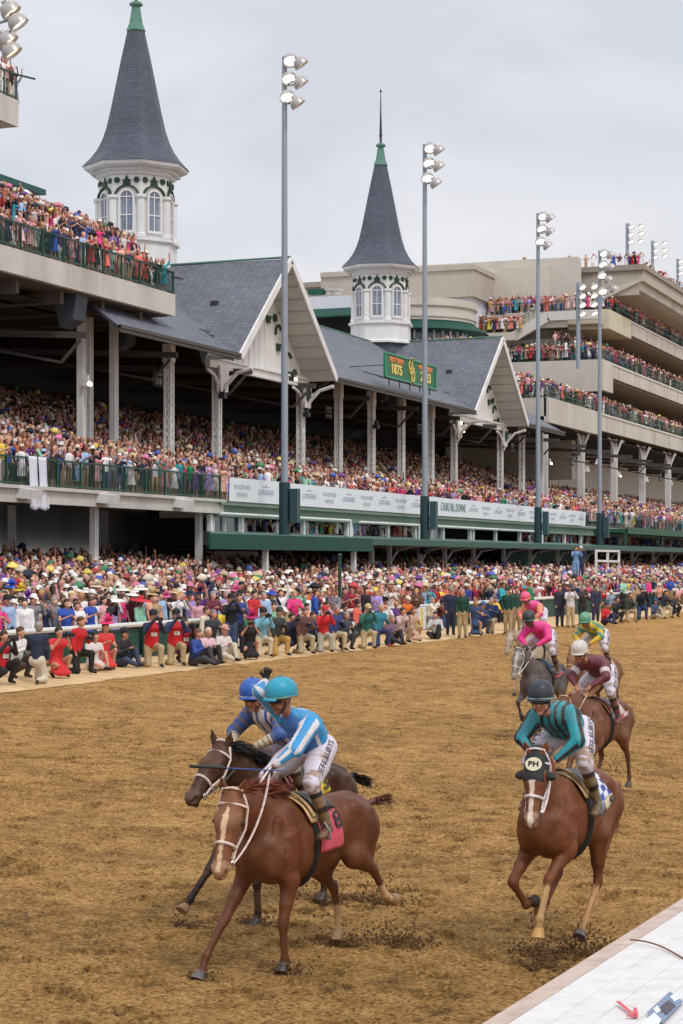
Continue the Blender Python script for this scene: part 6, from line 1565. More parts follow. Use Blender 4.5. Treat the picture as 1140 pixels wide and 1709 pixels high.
# ---- the chasing horses
def simple_pose(**kw):
    p = dict(poll=(1.04, -.02, 1.66), face=(.50, .0, -.85), dz=.0, mane_side=-.3, mane_len=.12, mane_droop=1.4, hl=.62, side=(-.15, 1, 0),
             LF=dict(elbow=(.48, .17, .86), knee=(.80, .14, .62), fet=(.66, .13, .36), hoof=(.55, .13, .42), t=-1),
             RF=dict(elbow=(.58, -.17, .88), knee=(.86, -.16, .50), fet=(1.02, -.16, .20), hoof=(1.08, -.16, .05)),
             LH=dict(stifle=(-.36, .2, .9), hock=(-.66, .19, .58), fet=(-.76, .18, .22), hoof=(-.72, .18, .06)),
             RH=dict(stifle=(-.2, -.16, .9), hock=(-.40, -.14, .58), fet=(-.2, -.14, .26), hoof=(-.12, -.14, .14)), tail=(-.5, .1, -.35), tail_len=.26)
    p.update(kw); return p
def simple_jock(**kw):
    j = dict(head=(.52, -.04, 2.10), fd=(.88, .12, -.3), up=(.25, 0, 1), shL=(.30, .18, 1.98), shR=(.30, -.18, 1.98), elL=(.46, .28, 1.80), haL=(.62, .10, 1.66), elR=(.46, -.28, 1.80), haR=(.62, -.12, 1.66), hipL=(-.10, .10, 1.84), hipR=(-.10, -.10, 1.84),
             knL=(.22, .26, 1.56), knR=(.22, -.26, 1.56), anL=(.08, .33, 1.18), anR=(.08, -.33, 1.18), toL=(.22, .35, 1.12), toR=(.22, -.35, 1.12))
    dz = kw.pop('dz', 0)
    for k, v in j.items():
        if k not in ('fd', 'up'): j[k] = (v[0], v[1], v[2] + dz)
    j.update(kw); return j
def plain(c, sleeve=None, band=None):
    c = np.array(c)
    def f(V, tags, T, U, W, g, q):
        C = np.repeat(c[None], len(V), 0)
        for k in 'LR':
            m = np.isin(tags, ['u' + k, 'f' + k])
            if sleeve is not None: C[m] = sleeve
            if band is not None: C[(tags == 'u' + k) & (T > .45) & (T < .75)] = band
        return C
    return f
def o_at(px, D, pz=1200):
    m = (px - CX) / F; return (D * (m * CA - SA), D * (m * SA + CA), 0)
def place(px, D): x, y, _ = o_at(px, D); return (x, y, .04 * (-x - 7))
mir = dict
# 4: maroon silks
C4 = dict(base=ALB((112, 72, 54)), dark=ALB((60, 40, 34)), mane=ALB((60, 38, 30)), tail=ALB((70, 46, 38)), muzzle=ALB((110, 84, 70)), legs=.4, bridle=S(210, 184, 150), hooves={})
L4 = place(1002, 30.9)
h4, i4 = horse('racehorse', L4, 9, 'muddy brown racehorse behind the right chestnut, carrying the jockey in maroon', simple_pose(poll=(1.02, -.16, 1.55)), C4, h=.018, mane_n=250, tail_n=160)
add_tack(h4, i4, lambda u, v: ALB((196, 186, 184)), ALB((120, 84, 56)), tag_txt='DERBY', tagc=S(176, 40, 40), ink=S(230, 220, 220))
MA = S(98, 34, 52)
j4, g4, b4, q4 = jockey('jockey', L4, 9, 'jockey with white cap and maroon silks behind the teal jockey', simple_jock(head=(.55, -.10, 2.14)), dict(jersey=plain(MA, None, S(206, 196, 198)), skin=S(176, 116, 92), capmat=capm('cap_white', S(206, 200, 192)), bandmat=capm('band_white', S(200, 184, 160)), boot=S(110, 60, 60)), h=.013)
leg_text(b4, g4, 'L', 'JEFF RUBYS', .09, INK, .42, out=(.3, 1, .2))
rein(i4, g4, h4, 'L'); rein(i4, g4, h4, 'R')
# 5: grey with pink silks
C5 = dict(base=ALB((84, 79, 80)), dark=ALB((66, 62, 64)), mane=ALB((90, 86, 86)), tail=ALB((150, 146, 142)), facedark=ALB((150, 142, 134)), muzzle=ALB((156, 140, 128)), legs=.8, bridle=S(214, 210, 206), hooves={}, blaze=(.05, .4, .03, ALB((186, 176, 166))))
L5 = place(907, 39.4)
h5, i5 = horse('racehorse', L5, 6, 'grey racehorse carrying the jockey in hot pink', simple_pose(poll=(1.02, -.12, 1.74), RF=dict(elbow=(.58, -.17, .88), knee=(.92, -.18, .78), fet=(.80, -.16, .5), hoof=(.68, -.16, .46), t=-1), LF=dict(elbow=(.5, .17, .86), knee=(.7, .14, .44), fet=(.74, .13, .14), hoof=(.78, .13, .02)), dz=.05), C5, h=.02, mane_n=200, tail_n=140)
add_tack(h5, i5, lambda u, v: ALB((196, 60, 60)) if int(v * 14) % 2 else ALB((50, 90, 130)), ALB((70, 96, 120)))
j5, g5, b5, q5 = jockey('jockey', L5, 6, 'jockey in hot pink silks and dark cap on the grey horse', simple_jock(dz=.14, head=(.50, -.10, 2.27)), dict(jersey=plain(S(226, 42, 136)), skin=S(110, 76, 58), glove=(.02, .02, .02), capmat=capm('cap_dark_teal', S(44, 54, 60)), bandmat=capm('band_teal', S(80, 130, 132)), boot=S(90, 66, 50)), h=.013)
leg_text(b5, g5, 'L', 'DURACELL', .10, INK, .42, out=(.3, 1, .2)); rein(i5, g5, h5, 'L'); rein(i5, g5, h5, 'R')
# 6: bay with green and yellow silks
C6 = dict(base=ALB((130, 90, 62)), dark=ALB((64, 48, 42)), mane=ALB((110, 80, 60)), tail=ALB((110, 76, 56)), muzzle=ALB((120, 94, 76)), legs=.3, bridle=S(190, 160, 120), hooves={})
L6 = place(997, 42.6)
h6, i6 = horse('racehorse', L6, 10, 'light brown racehorse carrying the jockey in yellow and green', simple_pose(poll=(1.04, -.1, 1.66)), C6, h=.022, mane_n=150, tail_n=120)
add_tack(h6, i6, lambda u, v: ALB((190, 180, 160)), ALB((150, 130, 100)))
def jer6(V, tags, T, U, W, g, q):
    m = (vnoise(V[:, 0] * 14, V[:, 2] * 14 + V[:, 1] * 9, 5) > .5)[:, None]; C = np.where(m, np.array(S(206, 176, 50)), np.array(S(74, 142, 118)))
    for k in 'LR': C[tags == 'f' + k] = S(220, 180, 40)
    return C
j6, g6, b6, q6 = jockey('jockey', L6, 10, 'jockey in yellow and green silks with a green cap, rear right', simple_jock(dz=.06), dict(jersey=jer6, skin=S(176, 116, 80), capmat=capm('cap_green_yellow', S(86, 156, 130), S(214, 190, 60)), bandmat=capm('band_green', S(90, 150, 140)), boot=S(90, 66, 50)), h=.014)
leg_text(b6, g6, 'L', 'DURACELL', .10, INK, .42, out=(.3, 1, .2)); rein(i6, g6, h6, 'L'); rein(i6, g6, h6, 'R')
# 7: last of the group
C7 = dict(base=ALB((176, 160, 140)), dark=ALB((110, 96, 84)), mane=ALB((150, 140, 128)), tail=ALB((170, 160, 150)), muzzle=ALB((130, 116, 104)), legs=.5, bridle=S(180, 160, 140), hooves={})
L7 = place(897, 50.5)
h7, i7 = horse('racehorse', L7, 8, 'pale grey racehorse farthest back, half hidden by the pink jockey', simple_pose(poll=(1.04, -.28, 1.62)), C7, h=.024, mane_n=120, tail_n=100)
add_tack(h7, i7, lambda u, v: ALB((60, 120, 70)) if int(v * 10) % 2 else ALB((200, 190, 60)), ALB((150, 130, 100)))
def jer7(V, tags, T, U, W, g, q):
    C = np.repeat(np.array(S(228, 66, 150))[None], len(V), 0)
    for k in 'LR': C[np.isin(tags, ['u' + k, 'f' + k]) & (np.sin(T * 22) > 0)] = S(236, 190, 50)
    return C
j7, g7, b7, q7 = jockey('jockey', L7, 8, 'jockey with yellow sleeve bands on pink silks, farthest back', simple_jock(dz=.2, head=(.50, -.10, 2.34)), dict(jersey=jer7, skin=S(150, 100, 76), capmat=capm('cap_pink_yellow', S(222, 80, 130), S(232, 190, 60)), bandmat=capm('band_yellow', S(226, 180, 60)), boot=S(90, 66, 50)), h=.014)
rein(i7, g7, h7, 'L'); rein(i7, g7, h7, 'R')
# ================================================================ spectators
TOPC = [  # name, colour, weight
 ('white', (232, 230, 232), 16), ('cream', (224, 212, 194), 5), ('navy', (34, 42, 72), 13), ('light blue', (158, 186, 222), 9), ('coral', (226, 110, 96), 4), ('hot pink', (222, 60, 130), 5), ('pale pink', (226, 170, 178), 8),
 ('red', (190, 40, 46), 6), ('royal blue', (44, 82, 176), 5), ('black', (26, 24, 28), 9), ('grey', (128, 128, 136), 5), ('tan', (176, 146, 112), 3), ('mint', (150, 206, 180), 3), ('emerald', (30, 130, 84), 1), ('yellow', (232, 200, 70), 1.5),
 ('orange', (226, 116, 44), 1.5), ('lavender', (172, 150, 208), 4), ('purple', (96, 50, 130), 3), ('maroon', (104, 36, 52), 3), ('turquoise', (50, 168, 184), 3), ('brown', (98, 68, 50), 2), ('peach', (234, 180, 156), 3)]
HATC = [('white', (228, 224, 218)), ('straw', (206, 178, 132)), ('pink', (226, 110, 160)), ('black', (24, 22, 26)), ('red', (196, 40, 50)), ('blue', (50, 90, 190)), ('cream', (224, 208, 180)), ('purple', (110, 50, 140)), ('yellow', (236, 206, 60)), ('navy', (32, 40, 70)), ('green', (60, 140, 90))]
HAIRC = [('dark', (36, 26, 22)), ('brown', (84, 56, 36)), ('blonde', (186, 146, 92)), ('grey', (150, 144, 140)), ('auburn', (116, 58, 34))]
SKINC = [(210, 152, 132), (220, 164, 144), (198, 140, 118), (176, 118, 90), (134, 86, 62), (92, 60, 44), (222, 172, 146)]
LEGC = [('khaki', (176, 152, 116)), ('navy', (32, 38, 60)), ('black', (24, 24, 27)), ('grey', (110, 110, 114)), ('white', (214, 210, 206)), ('blue', (64, 88, 128)), ('tan', (160, 128, 92))]
wts = np.array([t[2] for t in TOPC], float); wts /= wts.sum()

# ---- low-polygon figure for the packed stands (part ids: 0 skin 1 top 2 legs 3 hair 4 hat)
def lp_tube(V, Q, I, pts, rs, pid, n=5, ell=1.0, cap=True):
    pts = [np.array(p, float) for p in pts]; b = len(V)
    for i, p in enumerate(pts):
        t = nrm(pts[min(i + 1, len(pts) - 1)] - pts[max(i - 1, 0)]); up = np.array([1., 0, 0]) if abs(t[2]) > .6 else np.array([0, 0, 1.])
        u = nrm(np.cross(t, up)); v = np.cross(u, t)
        for k in range(n):
            a = 2 * math.pi * k / n; V.append(p + u * math.cos(a) * rs[i] + v * math.sin(a) * rs[i] * ell); I.append(pid)
    for i in range(len(pts) - 1):
        for k in range(n):
            a, c = b + i * n + k, b + i * n + (k + 1) % n; Q.append((a, c, c + n, a + n))
    if cap:
        e = b + (len(pts) - 1) * n
        if n == 5: Q.append((e, e + 1, e + 2, e + 3)); Q.append((e, e + 3, e + 4, e + 4))
        elif n == 4: Q.append((e, e + 1, e + 2, e + 3))
        elif n == 6: Q.append((e, e + 1, e + 2, e + 3)); Q.append((e, e + 3, e + 4, e + 5))
def lp_person(pose, hat, dress, lod=0):
    V, Q, I = [], [], []
    tr = lp_tube
    if dress: tr(V, Q, I, [(0, 0, .45), (0, 0, .95), (0, 0, 1.12)], [.26, .17, .13], 1, 6, .8)
    if lod == 0:
        for s in (-1, 1): tr(V, Q, I, [(0, s * .1, 0), (0, s * .1, .5), (0, s * .08, .95)], [.055, .065, .09] if not dress else [.04, .055, .07], 0 if dress else 2, 4)
    elif not dress: tr(V, Q, I, [(0, 0, .0), (0, 0, .95)], [.13, .16], 2, 4, .8)
    tr(V, Q, I, [(0, 0, .88), (0, 0, 1.12), (.0, 0, 1.36), (0, 0, 1.45), (0, 0, 1.50)], [.16, .145, .19, .17, .06], 1, 6, .62)
    tr(V, Q, I, [(0, 0, 1.46), (.015, 0, 1.56), (.02, 0, 1.64), (.01, 0, 1.72), (0, 0, 1.765)], [.05, .062, .088, .085, .045], 0, 6, 1.1)
    tr(V, Q, I, [(-.045, 0, 1.58 if not dress else 1.46), (-.035, 0, 1.68), (-.01, 0, 1.76), (0, 0, 1.79)], [.07, .092, .088, .04], 3, 6, .95)
    if hat == 1: tr(V, Q, I, [(0, 0, 1.715), (0, 0, 1.735), (0, 0, 1.74), (0, 0, 1.83), (0, 0, 1.85)], [.175, .17, .10, .09, .05], 4, 6)         # brimmed
    if hat == 2: tr(V, Q, I, [(0, 0, 1.70), (0, 0, 1.74), (0, 0, 1.80), (0, 0, 1.82)], [.125, .115, .09, .03], 4, 6)       # cap
    if hat == 3: tr(V, Q, I, [(.0, .04, 1.72), (0, .06, 1.76), (0, .08, 1.88), (0, .02, 1.95)], [.16, .24, .19, .06], 4, 6)     # fascinator
    A = {0: [(( .02, .2, 1.42), (.02, .27, 1.15), (.12, .24, .95))] , 1: [((.02, .19, 1.42), (.2, .28, 1.3), (.34, .12, 1.58))], 2: [((.0, .19, 1.43), (.06, .3, 1.66), (.14, .26, 1.98))], 3: [((.02, .19, 1.42), (.16, .27, 1.18), (.34, .06, 1.3))]}
    armsL, armsR = {'down': (0, 0), 'phone': (1, 1), 'up': (2, 0), 'clap': (3, 3), 'phone1': (1, 0), 'both_up': (2, 2)}[pose]
    for s, a in ((1, armsL), (-1, armsR)):
        p = [np.array(q) * [1, s, 1] for q in A[a][0]]
        tr(V, Q, I, [p[0], p[1]], [.065, .05], 1, 4, cap=False); tr(V, Q, I, [p[1], p[2], p[2] + nrm(p[2] - p[1]) * .1], [.045, .035, .04], 0, 4)
    if pose.startswith('phone') and lod == 0: tr(V, Q, I, [(.37, .0, 1.55), (.37, .0, 1.70)], [.05, .05], 5, 4, .3)
    return np.array(V), np.array(Q), np.array(I)
POSES = ['down', 'phone', 'up', 'clap', 'phone1', 'both_up']; PW = [.30, .29, .05, .25, .11, .0]
LP = {(p, h, d): lp_person(p, h, d) for p in POSES for h in range(4) for d in (0, 1)}
LPF = {(p, h, d): lp_person(p, h, d, 1) for p in POSES for h in range(4) for d in (0, 1)}
def jit(c, a=.12, sat=1.0):
    c = np.array(S(*c)) * rng.uniform(1 - a, 1 + a); g_ = c.mean(); return g_ + (c - g_) * sat
def outfit(r_=rng):
    i = r_.choice(len(TOPC), p=wts); dress = int(r_.random() < .45)
    h = r_.choice(4, p=[.68, .12, .06, .14] if dress else [.70, .12, .17, .01])
    hi = r_.integers(len(HATC)) if h == 3 else r_.choice(len(HATC), p=[.44, .14, .06, .08, .05, .05, .10, .01, .01, .05, .01])
    return dict(top=i, dress=dress, hat=h, hatc=hi, hair=r_.choice(len(HAIRC), p=[.36, .28, .14, .14, .08]), skin=r_.choice(len(SKINC), p=[.22, .22, .2, .12, .08, .06, .10]), leg=r_.integers(len(LEGC)), pose=POSES[r_.choice(6, p=PW)])
spots = []      # (x, y, z, yaw, zone)
def rows(X0, X1, dX, ya, yb, dy, zf, zone, fill=.97, yaw=-25, jx=.12, jy=.16):
    X = X0
    while X <= X1:
        y = ya + rng.random() * dy
        while y < yb:
            if rng.random() < fill: xx = X + rng.normal(0, jx); spots.append((-xx, y + rng.normal(0, jy), zf(X), R(yaw + rng.normal(0, 22)), zone))
            y += dy * (1 if y < 150 else 1.15)
        X += dX
def vis_y(X, lo=-90, hi=1220): return yat(lo, X), yat(hi, X)
# apron crowd, packed from the rail back under the canopy
for X in np.arange(27.15, 41.5, .56):
    a, b = vis_y(X); rows(X, X + .01, 1, a, min(b, 330), .50 if X < 36 else .6, lambda q: gz(-q), 'apron', .97 if X < 37 else .8, -40)
for X in np.arange(41.6, 44.3, .7):
    a, b = vis_y(X); rows(X, X + .01, 1, a, yat(345, X), .62, lambda q: gz(-q), 'apron', .85, -35)
# lower balcony at left and the long seating tier
for X in np.arange(38.35, 61.5, .8):
    a, b = vis_y(X); z = (lambda q: rakeX(q) if q > 40.7 else FZ + (.0 if q < 39 else .1))
    rows(X, X + .01, 1, a, min(b, 335), .52, z, 'tier', .98 if X < 50 else .86, -30)
# suite level
for X in (38.75, 39.4, 40.1): rows(X, X + .01, 1, yat(404, X), yat(578, X), .6, lambda q: SZ0 - .25, 'suite', .8); rows(X, X + .01, 1, yat(590, X), yat(700, X), .6, lambda q: SZ0 - .25, 'suite', .85); rows(X, X + .01, 1, yat(868, X), 330, .6, lambda q: SZ0 - .2, 'suite', .9)
# upper deck, left
for X in (44.4, 44.95): rows(X, X + .01, 1, yat(-90, X), LY - .4, .5, lambda q: 17.25, 'deck', .98)
for X in np.arange(45.75, 53.4, .62): rows(X, X + .01, 1, yat(-90, X), LY - .55, .47, UR, 'deck', .98)
# clubhouse balconies
for (zz, y0) in ((z1, 170.5), (z2, YE + .5), (z3, YE + 6.5)):
    for j, X in enumerate((46.4, 47.1, 47.9, 48.8, 49.8, 50.8)):
        rows(X, X + .01, 1, y0, 380, .52, lambda q: zz - .05 + .0 * q, 'club', .97, -30) if False else [spots.append((-X + rng.normal(0, .1), y, zz + max(0, j - 1) * .32, R(-30 + rng.normal(0, 20)), 'club')) for y in np.arange(y0, 375, .55 + .001 * 0) if rng.random() < .95]
def line(p, q, n, zone='club', jit_=.2):
    for i in range(n):
        t = rng.random(); v = p.lerp(q, t); spots.append((v.x + rng.normal(0, jit_), v.y + rng.normal(0, jit_), v.z, R(-60 + rng.normal(0, 25)), zone))
line(Vector((a_.x if False else onY(792, 526, 193.3).x, 193.3, TZ)), Vector((onY(945, 526, 193.3).x, 193.3, TZ)), 46); line(Vector((onY(792, 526, 193.3).x, 195, TZ + .3)), Vector((onY(1000, 526, 193.3).x, 195, TZ + .3)), 60)
line(Vector((onY(760, 560, 191.2).x, 191.3, TZ2)), Vector((onY(868, 560, 191.2).x, 191.5, TZ2)), 50); line(s0 + Vector((0, .6, .3)), s1 + Vector((0, .6, .3)), 22, jit_=.12)
line(Vector((onY(852, 600, 191.8).x, 191.7, z2)), Vector((-46.6, 191.7, z2)), 60); line(Vector((onY(852, 600, 191.8).x, 192.6, z2 + .2)), Vector((-46.6, 192.6, z2 + .2)), 40)
line(Vector((-58, 170.6, z1)), Vector((-46.6, 170.6, z1)), 30); line(Vector((-58, 171.6, z1 + .2)), Vector((-46.6, 171.6, z1 + .2)), 30)
# behind the roof, left of the second spire and at its right
for (pa_, pb_, D_, n) in (((560, 566), (598, 566), 168, 16), ((690, 574), (790, 572), 168, 44)):
    p, q = onY(*pa_, 176), onY(*pb_, 176); p.z -= 1.2; q.z -= 1.2; line(p, q, n)
PL = MB(); p, q = onY(548, 566, 176), onY(800, 572, 176)
PL.box(p.x - 2, q.x + 2, 175.5, 179, p.z - 2.2, p.z - 1.25); PL.build('terrace', BEIGE, pv); 
for o in [c for c in pv.children if c.name.startswith('terrace')]: o.data.transform(Matrix.Translation(-pc))
# on the clubhouse roof
rz = RZ1 - .55
for px in (783, 787, 793, 797, 803, 875, 936, 948, 951, 978, 989, 1021, 1025, 1033, 1044, 1051, 1057, 1061, 1066, 1070): v = onY(px, 440, 199.5); spots.append((v.x, 199.5, rz + .35 if px > 830 else l1.z - .9 + .5, R(-60), 'roof'))
for i in range(150): y = rng.uniform(200, 330); spots.append((-cx - .7 - rng.random() * 1.2, y, rz + .2, R(-20), 'roof'))
k = MB(); k.box(-100, -cx - .3, 198.2, YF, rz - .3, rz - .05); GC(k, 'roof_deck', CONC)
# top left balcony
for px, X in ((4, 44.4), (12, 44.3), (20, 44.5), (-4, 44.5), (8, 45.2), (24, 45.3)): spots.append((-X, yat(px, X), UBZ, R(-20), 'topdeck'))
spots = [s for s in spots if not (s[4] == 'apron' and abs(s[0] + 26.9) < .3)]
def depth(s): return -s[0] * 0 + (s[0] * -SA + s[1] * CA)
# keep clear: raised viewers, columns
colspots = [(-CXc, yat(px, CXc)) for px in colpx]
def clear(s):
    return all(abs(s[0] - c[0]) > .4 or abs(s[1] - c[1]) > .4 for c in colspots)
spots = [s for s in spots if clear(s)]
apr = sorted([s for s in spots if s[4] == 'apron' and s[0] > -37], key=lambda s: depth(s) + 6.0 * (-s[0] - 27))
def inview(s, m=14):
    d = depth(s); px = CX + F * (s[0] * CA + s[1] * SA) / d; return -m < px < 1140 + m
near_list = []
for s in apr:
    if inview(s, 4) and len(near_list) < 172: near_list.append(s)
near_set = set(id(s) for s in near_list)
mass = [s for s in spots if id(s) not in near_set and inview(s, 100)]
print('crowd: individuals', len(near_list), 'mass', len(mass))
Vs, Qs, Cs = [], [], []; nb = 0
for s in mass:
    o = outfit(); d = depth(s)
    if s[4] in ('tier', 'club', 'roof') and o['pose'] == 'both_up': o['pose'] = 'clap'
    V, Q, I = (LP if d < 130 else LPF)[(o['pose'], o['hat'], o['dress'])]
    sc_ = rng.uniform(.93, 1.05) * (.96 if o['dress'] else 1.0); c, sn = math.cos(s[3]), math.sin(s[3])
    lean = rng.normal(0, .04)
    P_ = V * sc_; x = P_[:, 0] + lean * P_[:, 2]; y = P_[:, 1] + rng.normal(0, .03) * P_[:, 2]
    Vs.append(np.stack([s[0] + x * c - y * sn, s[1] + x * sn + y * c, s[2] + P_[:, 2]], 1)); Qs.append(Q + nb); nb += len(V)
    top = jit(TOPC[o['top']][1], .3, .98); pal = np.stack([jit(SKINC[o['skin']], .15), top, jit(LEGC[o['leg']][1], .3), jit(HAIRC[o['hair']][1], .4), jit(HATC[o['hatc']][1], .2, .8), np.array([.015, .015, .02]) if rng.random() < .7 else np.array([.5, .5, .52])])
    Cs.append(pal[I])
CROWDM = mat('crowd_cloth', rough=.75, attr='Col')
Q = np.concatenate(Qs); tri = Q[:, 2] == Q[:, 3]
me = npmesh('crowd', np.concatenate(Vs), [Q[~tri], Q[tri][:, :3]], CROWDM, cols=np.concatenate(Cs))
tag(link('crowd', me), 'dense colourful mass of race spectators filling apron, tiers, balconies and roofs', 'crowd', kind='stuff')

# ---- individuals: smooth figures, shared meshes, colours from the object
SKO = mat('skin_object', rough=.55, attr='obj', var=.08, scale=10); CLO = mat('cloth_object', rough=.75, attr='obj', var=.10, scale=9, bump=.4, bscale=18); HRO = mat('hair_object', rough=.6, attr='obj', var=.3, scale=30)
def person_meshes(pose, dress, h=.024):
    """returns {part: mesh} for a pose"""
    A = dict(down=((.03, .21, 1.14), (.12, .19, .92)), phone=((.19, .25, 1.26), (.30, .07, 1.55)), up=((.06, .27, 1.66), (.10, .22, 1.93)), clap=((.12, .26, 1.16), (.30, .05, 1.28)), hip=((-.04, .34, 1.18), (.06, .2, 1.0)))
    arms = dict(down=('down', 'down'), phone=('phone', 'phone'), up=('up', 'down'), clap=('clap', 'clap'), phone1=('phone', 'down'), both_up=('up', 'up'),
                kneel_cam=('phone', 'phone'), kneel=('clap', 'down'), sit=('clap', 'clap'), squat=('clap', 'clap'), squat_cam=('phone', 'phone'))[pose]
    low = pose in ('kneel_cam', 'kneel', 'sit', 'squat', 'squat_cam')
    hip = {'kneel_cam': (.0, .52), 'kneel': (.0, .52), 'sit': (-.05, .12), 'squat': (-.12, .34), 'squat_cam': (-.12, .34)}.get(pose, (0, .92))
    drop = hip[1] - .92; hx = hip[0]; lean = .14 if low else .02
    T = lambda p: np.array([p[0] + hx + lean * (p[2] - .92), p[1], p[2] + drop])
    legs = {}
    for s, q in ((1, 0), (-1, 1)):
        hp = np.array([hx, s * .09, hip[1] - .02])
        if pose in ('kneel_cam', 'kneel'): kn, an, to = ((.36, s * .12, .48), (.34, s * .12, .07), (.48, s * .13, .035)) if q == 0 else ((.12, s * .13, .08), (-.30, s * .13, .08), (-.38, s * .13, .03))
        elif pose == 'sit': kn, an, to = ((.30, s * .16, .44), (.46, s * .14, .06), (.60, s * .14, .06)) if q == 0 else ((.34, s * .2, .20), (.60, s * .05, .07), (.70, s * .02, .1))
        elif pose.startswith('squat'): kn, an, to = ((.24, s * .17, .50), (.06, s * .14, .08), (.2, s * .15, .04)) if q == 0 else ((.22, s * .17, .30), (-.12, s * .14, .12), (.0, s * .14, .03))
        else: kn, an, to = (.02, s * .10, .50), (-.01, s * .11, .08), (.14, s * .12, .04)
        legs[s] = (hp, np.array(kn), np.array(an), np.array(to))
    neck = T((.0, 0, 1.47)); hd = T((.04, 0, 1.63))
    out = {}
    B = Body(.02); B.seg(T((0, 0, 1.0)), T((0, 0, 1.36)), (.12, .08), (.15, .085), 't', up=(1, 0, 0)); B.seg(neck - (0, 0, .04), hd - (0, 0, .05), .052, .05)
    head(B, hd, (1, 0, -.05 if not low else .05), (0, 0, 1), 1.02)
    for s, k_ in ((1, arms[0]), (-1, arms[1])):
        el, ha = [T((p[0], p[1] * s, p[2])) for p in A[k_]]; sh = T((0, s * .175, 1.41)); B.chain([sh, el, ha], [.045, .036, .026]); d = nrm(ha - el); B.seg(ha, ha + d * .10, (.036, .022), (.038, .018), k=.01)
        B.chain([legs[s][0], legs[s][1], legs[s][2]], [.075, .048, .034]); B.seg(legs[s][2], legs[s][3], .032, .028)
    V, Q = B.mesh(h, 1); out['body'] = npmesh('body', V, [Q], SKO)
    B = Body(.04); wl = .10 if dress else .115
    B.chain([T((0, 0, .93)), T((0, 0, 1.12)), T((.0, 0, 1.33)), T((0, 0, 1.43))], [(.165, .125), (.145, .115), (.182, .122), (.15, .08)], 't', up=(1, 0, 0)); B.seg(T((0, -.17, 1.41)), T((0, .17, 1.41)), .068, .068)
    if not dress or True:
        for s, k_ in ((1, arms[0]), (-1, arms[1])):
            el, ha = [T((p[0], p[1] * s, p[2])) for p in A[k_]]; sh = T((0, s * .175, 1.41))
            if dress: B.seg(sh, sh * .6 + el * .4, .066, .058)
            else: B.chain([sh, el, ha * .92 + el * .08], [.068, .056, .042])
    if dress and not low: B.chain([T((0, 0, .95)), T((.02, 0, .7)), T((.02, 0, .48))], [(.17, .14), (.22, .17), (.25, .20)], up=(1, 0, 0))
    if dress and low: B.seg(T((0, 0, .95)), (hx + .22, 0, max(hip[1] - .12, .16)), (.17, .15), (.17, .12), up=(0, 0, 1)); B.seg((hx + .1, 0, .2), (hx + .3, 0, .12), (.2, .1), (.24, .08), up=(0, 0, 1))
    V, Q = B.mesh(h, 1); out['top'] = npmesh('top', V, [Q], CLO)
    if not dress:
        B = Body(.035); B.seg(T((0, 0, .98)), T((0, 0, .88)), (.158, .118), (.16, .125), up=(1, 0, 0))
        for s in (1, -1): B.chain([legs[s][0], legs[s][1], legs[s][2]], [.108, .08, .058])
        V, Q = B.mesh(h, 1); out['trousers'] = npmesh('trousers', V, [Q], CLO)
    for s in (1, -1):
        B = Body(.01); B.seg(legs[s][2] - (0, 0, .0), legs[s][3], (.042, .045), (.042, .032)); B.seg(legs[s][2] - nrm(legs[s][3] - legs[s][2]) * .04, legs[s][2], .035, .035)
        V, Q = B.mesh(h, 0); out['shoe%d' % s] = npmesh('shoe', V, [Q], CLO)
    B = Body(.02); c = hd; B.seg(c + (-.03, 0, .045), c + (-.01, 0, .06), (.090, .098), (.088, .09)); B.seg(c + (-.06, 0, .03), c + (-.055, 0, -.05 if not dress else -.16), (.08, .055), (.07, .045))
    V, Q = B.mesh(.018, 1); out['hair'] = npmesh('hair', V, [Q], HRO)
    out['_hd'] = hd; out['_cam'] = T((.36, 0, 1.58)); out['_low'] = low
    out['_lap'] = T((.32, 0, 1.26))
    return out
def hatmesh(kind):
    k = MB()
    if kind == 1: k.lathe([(.02, .15), (.08, .152), (.098, .14), (.104, .06), (.106, .055), (.20, .045), (.235, .03), (.235, .026), (.19, .036), (.10, .04)], 20)
    elif kind == 2:
        k.lathe([(.02, .135), (.07, .12), (.105, .07), (.112, .03), (.108, .025)], 16); k.prism([(.08, -.07, .04), (.17, -.06, .025), (.19, 0, .022), (.17, .06, .025), (.08, .07, .04)], (0, 0, -.012))
    elif kind == 3:
        r_ = np.random.default_rng(4); k.lathe([(.02, .10), (.12, .09), (.19, .06), (.19, .055), (.1, .05)], 16, (0, .03, .0))
        for i in range(26):
            a = r_.uniform(0, 6.28); e_ = r_.uniform(.1, 1.2); L_ = r_.uniform(.12, .24); p = np.array([0, .04, .09]); q = p + np.array([math.cos(a) * math.cos(e_), math.sin(a) * math.cos(e_), math.sin(e_)]) * L_
            k.tube([p, (p + q) / 2 + (0, 0, .03), q], [.012, .03, .006], 5, flat=.4)
    elif kind == 4: k.lathe([(.02, .15), (.085, .155), (.10, .13), (.105, .05), (.107, .045), (.30, .03), (.345, -.005), (.345, -.01), (.28, .02), (.1, .03)], 24)
    me_o = k.build('hat', CLO, smooth=True); me = me_o.data; bpy.data.objects.remove(me_o); return me
HM = {i: hatmesh(i) for i in (1, 2, 3, 4)}
HN = {1: 'brimmed hat', 2: 'cap', 3: 'feathered fascinator', 4: 'very wide sun hat'}
PM = {}
def pm(pose, dress):
    if (pose, dress) not in PM: PM[(pose, dress)] = person_meshes(pose, dress)
    return PM[(pose, dress)]
used_labels = set()
POSEN = dict(down='arms down', phone='both hands raised to the face', up='one arm raised high', clap='hands clasped in front', phone1='one hand raised to the face', both_up='both arms raised')
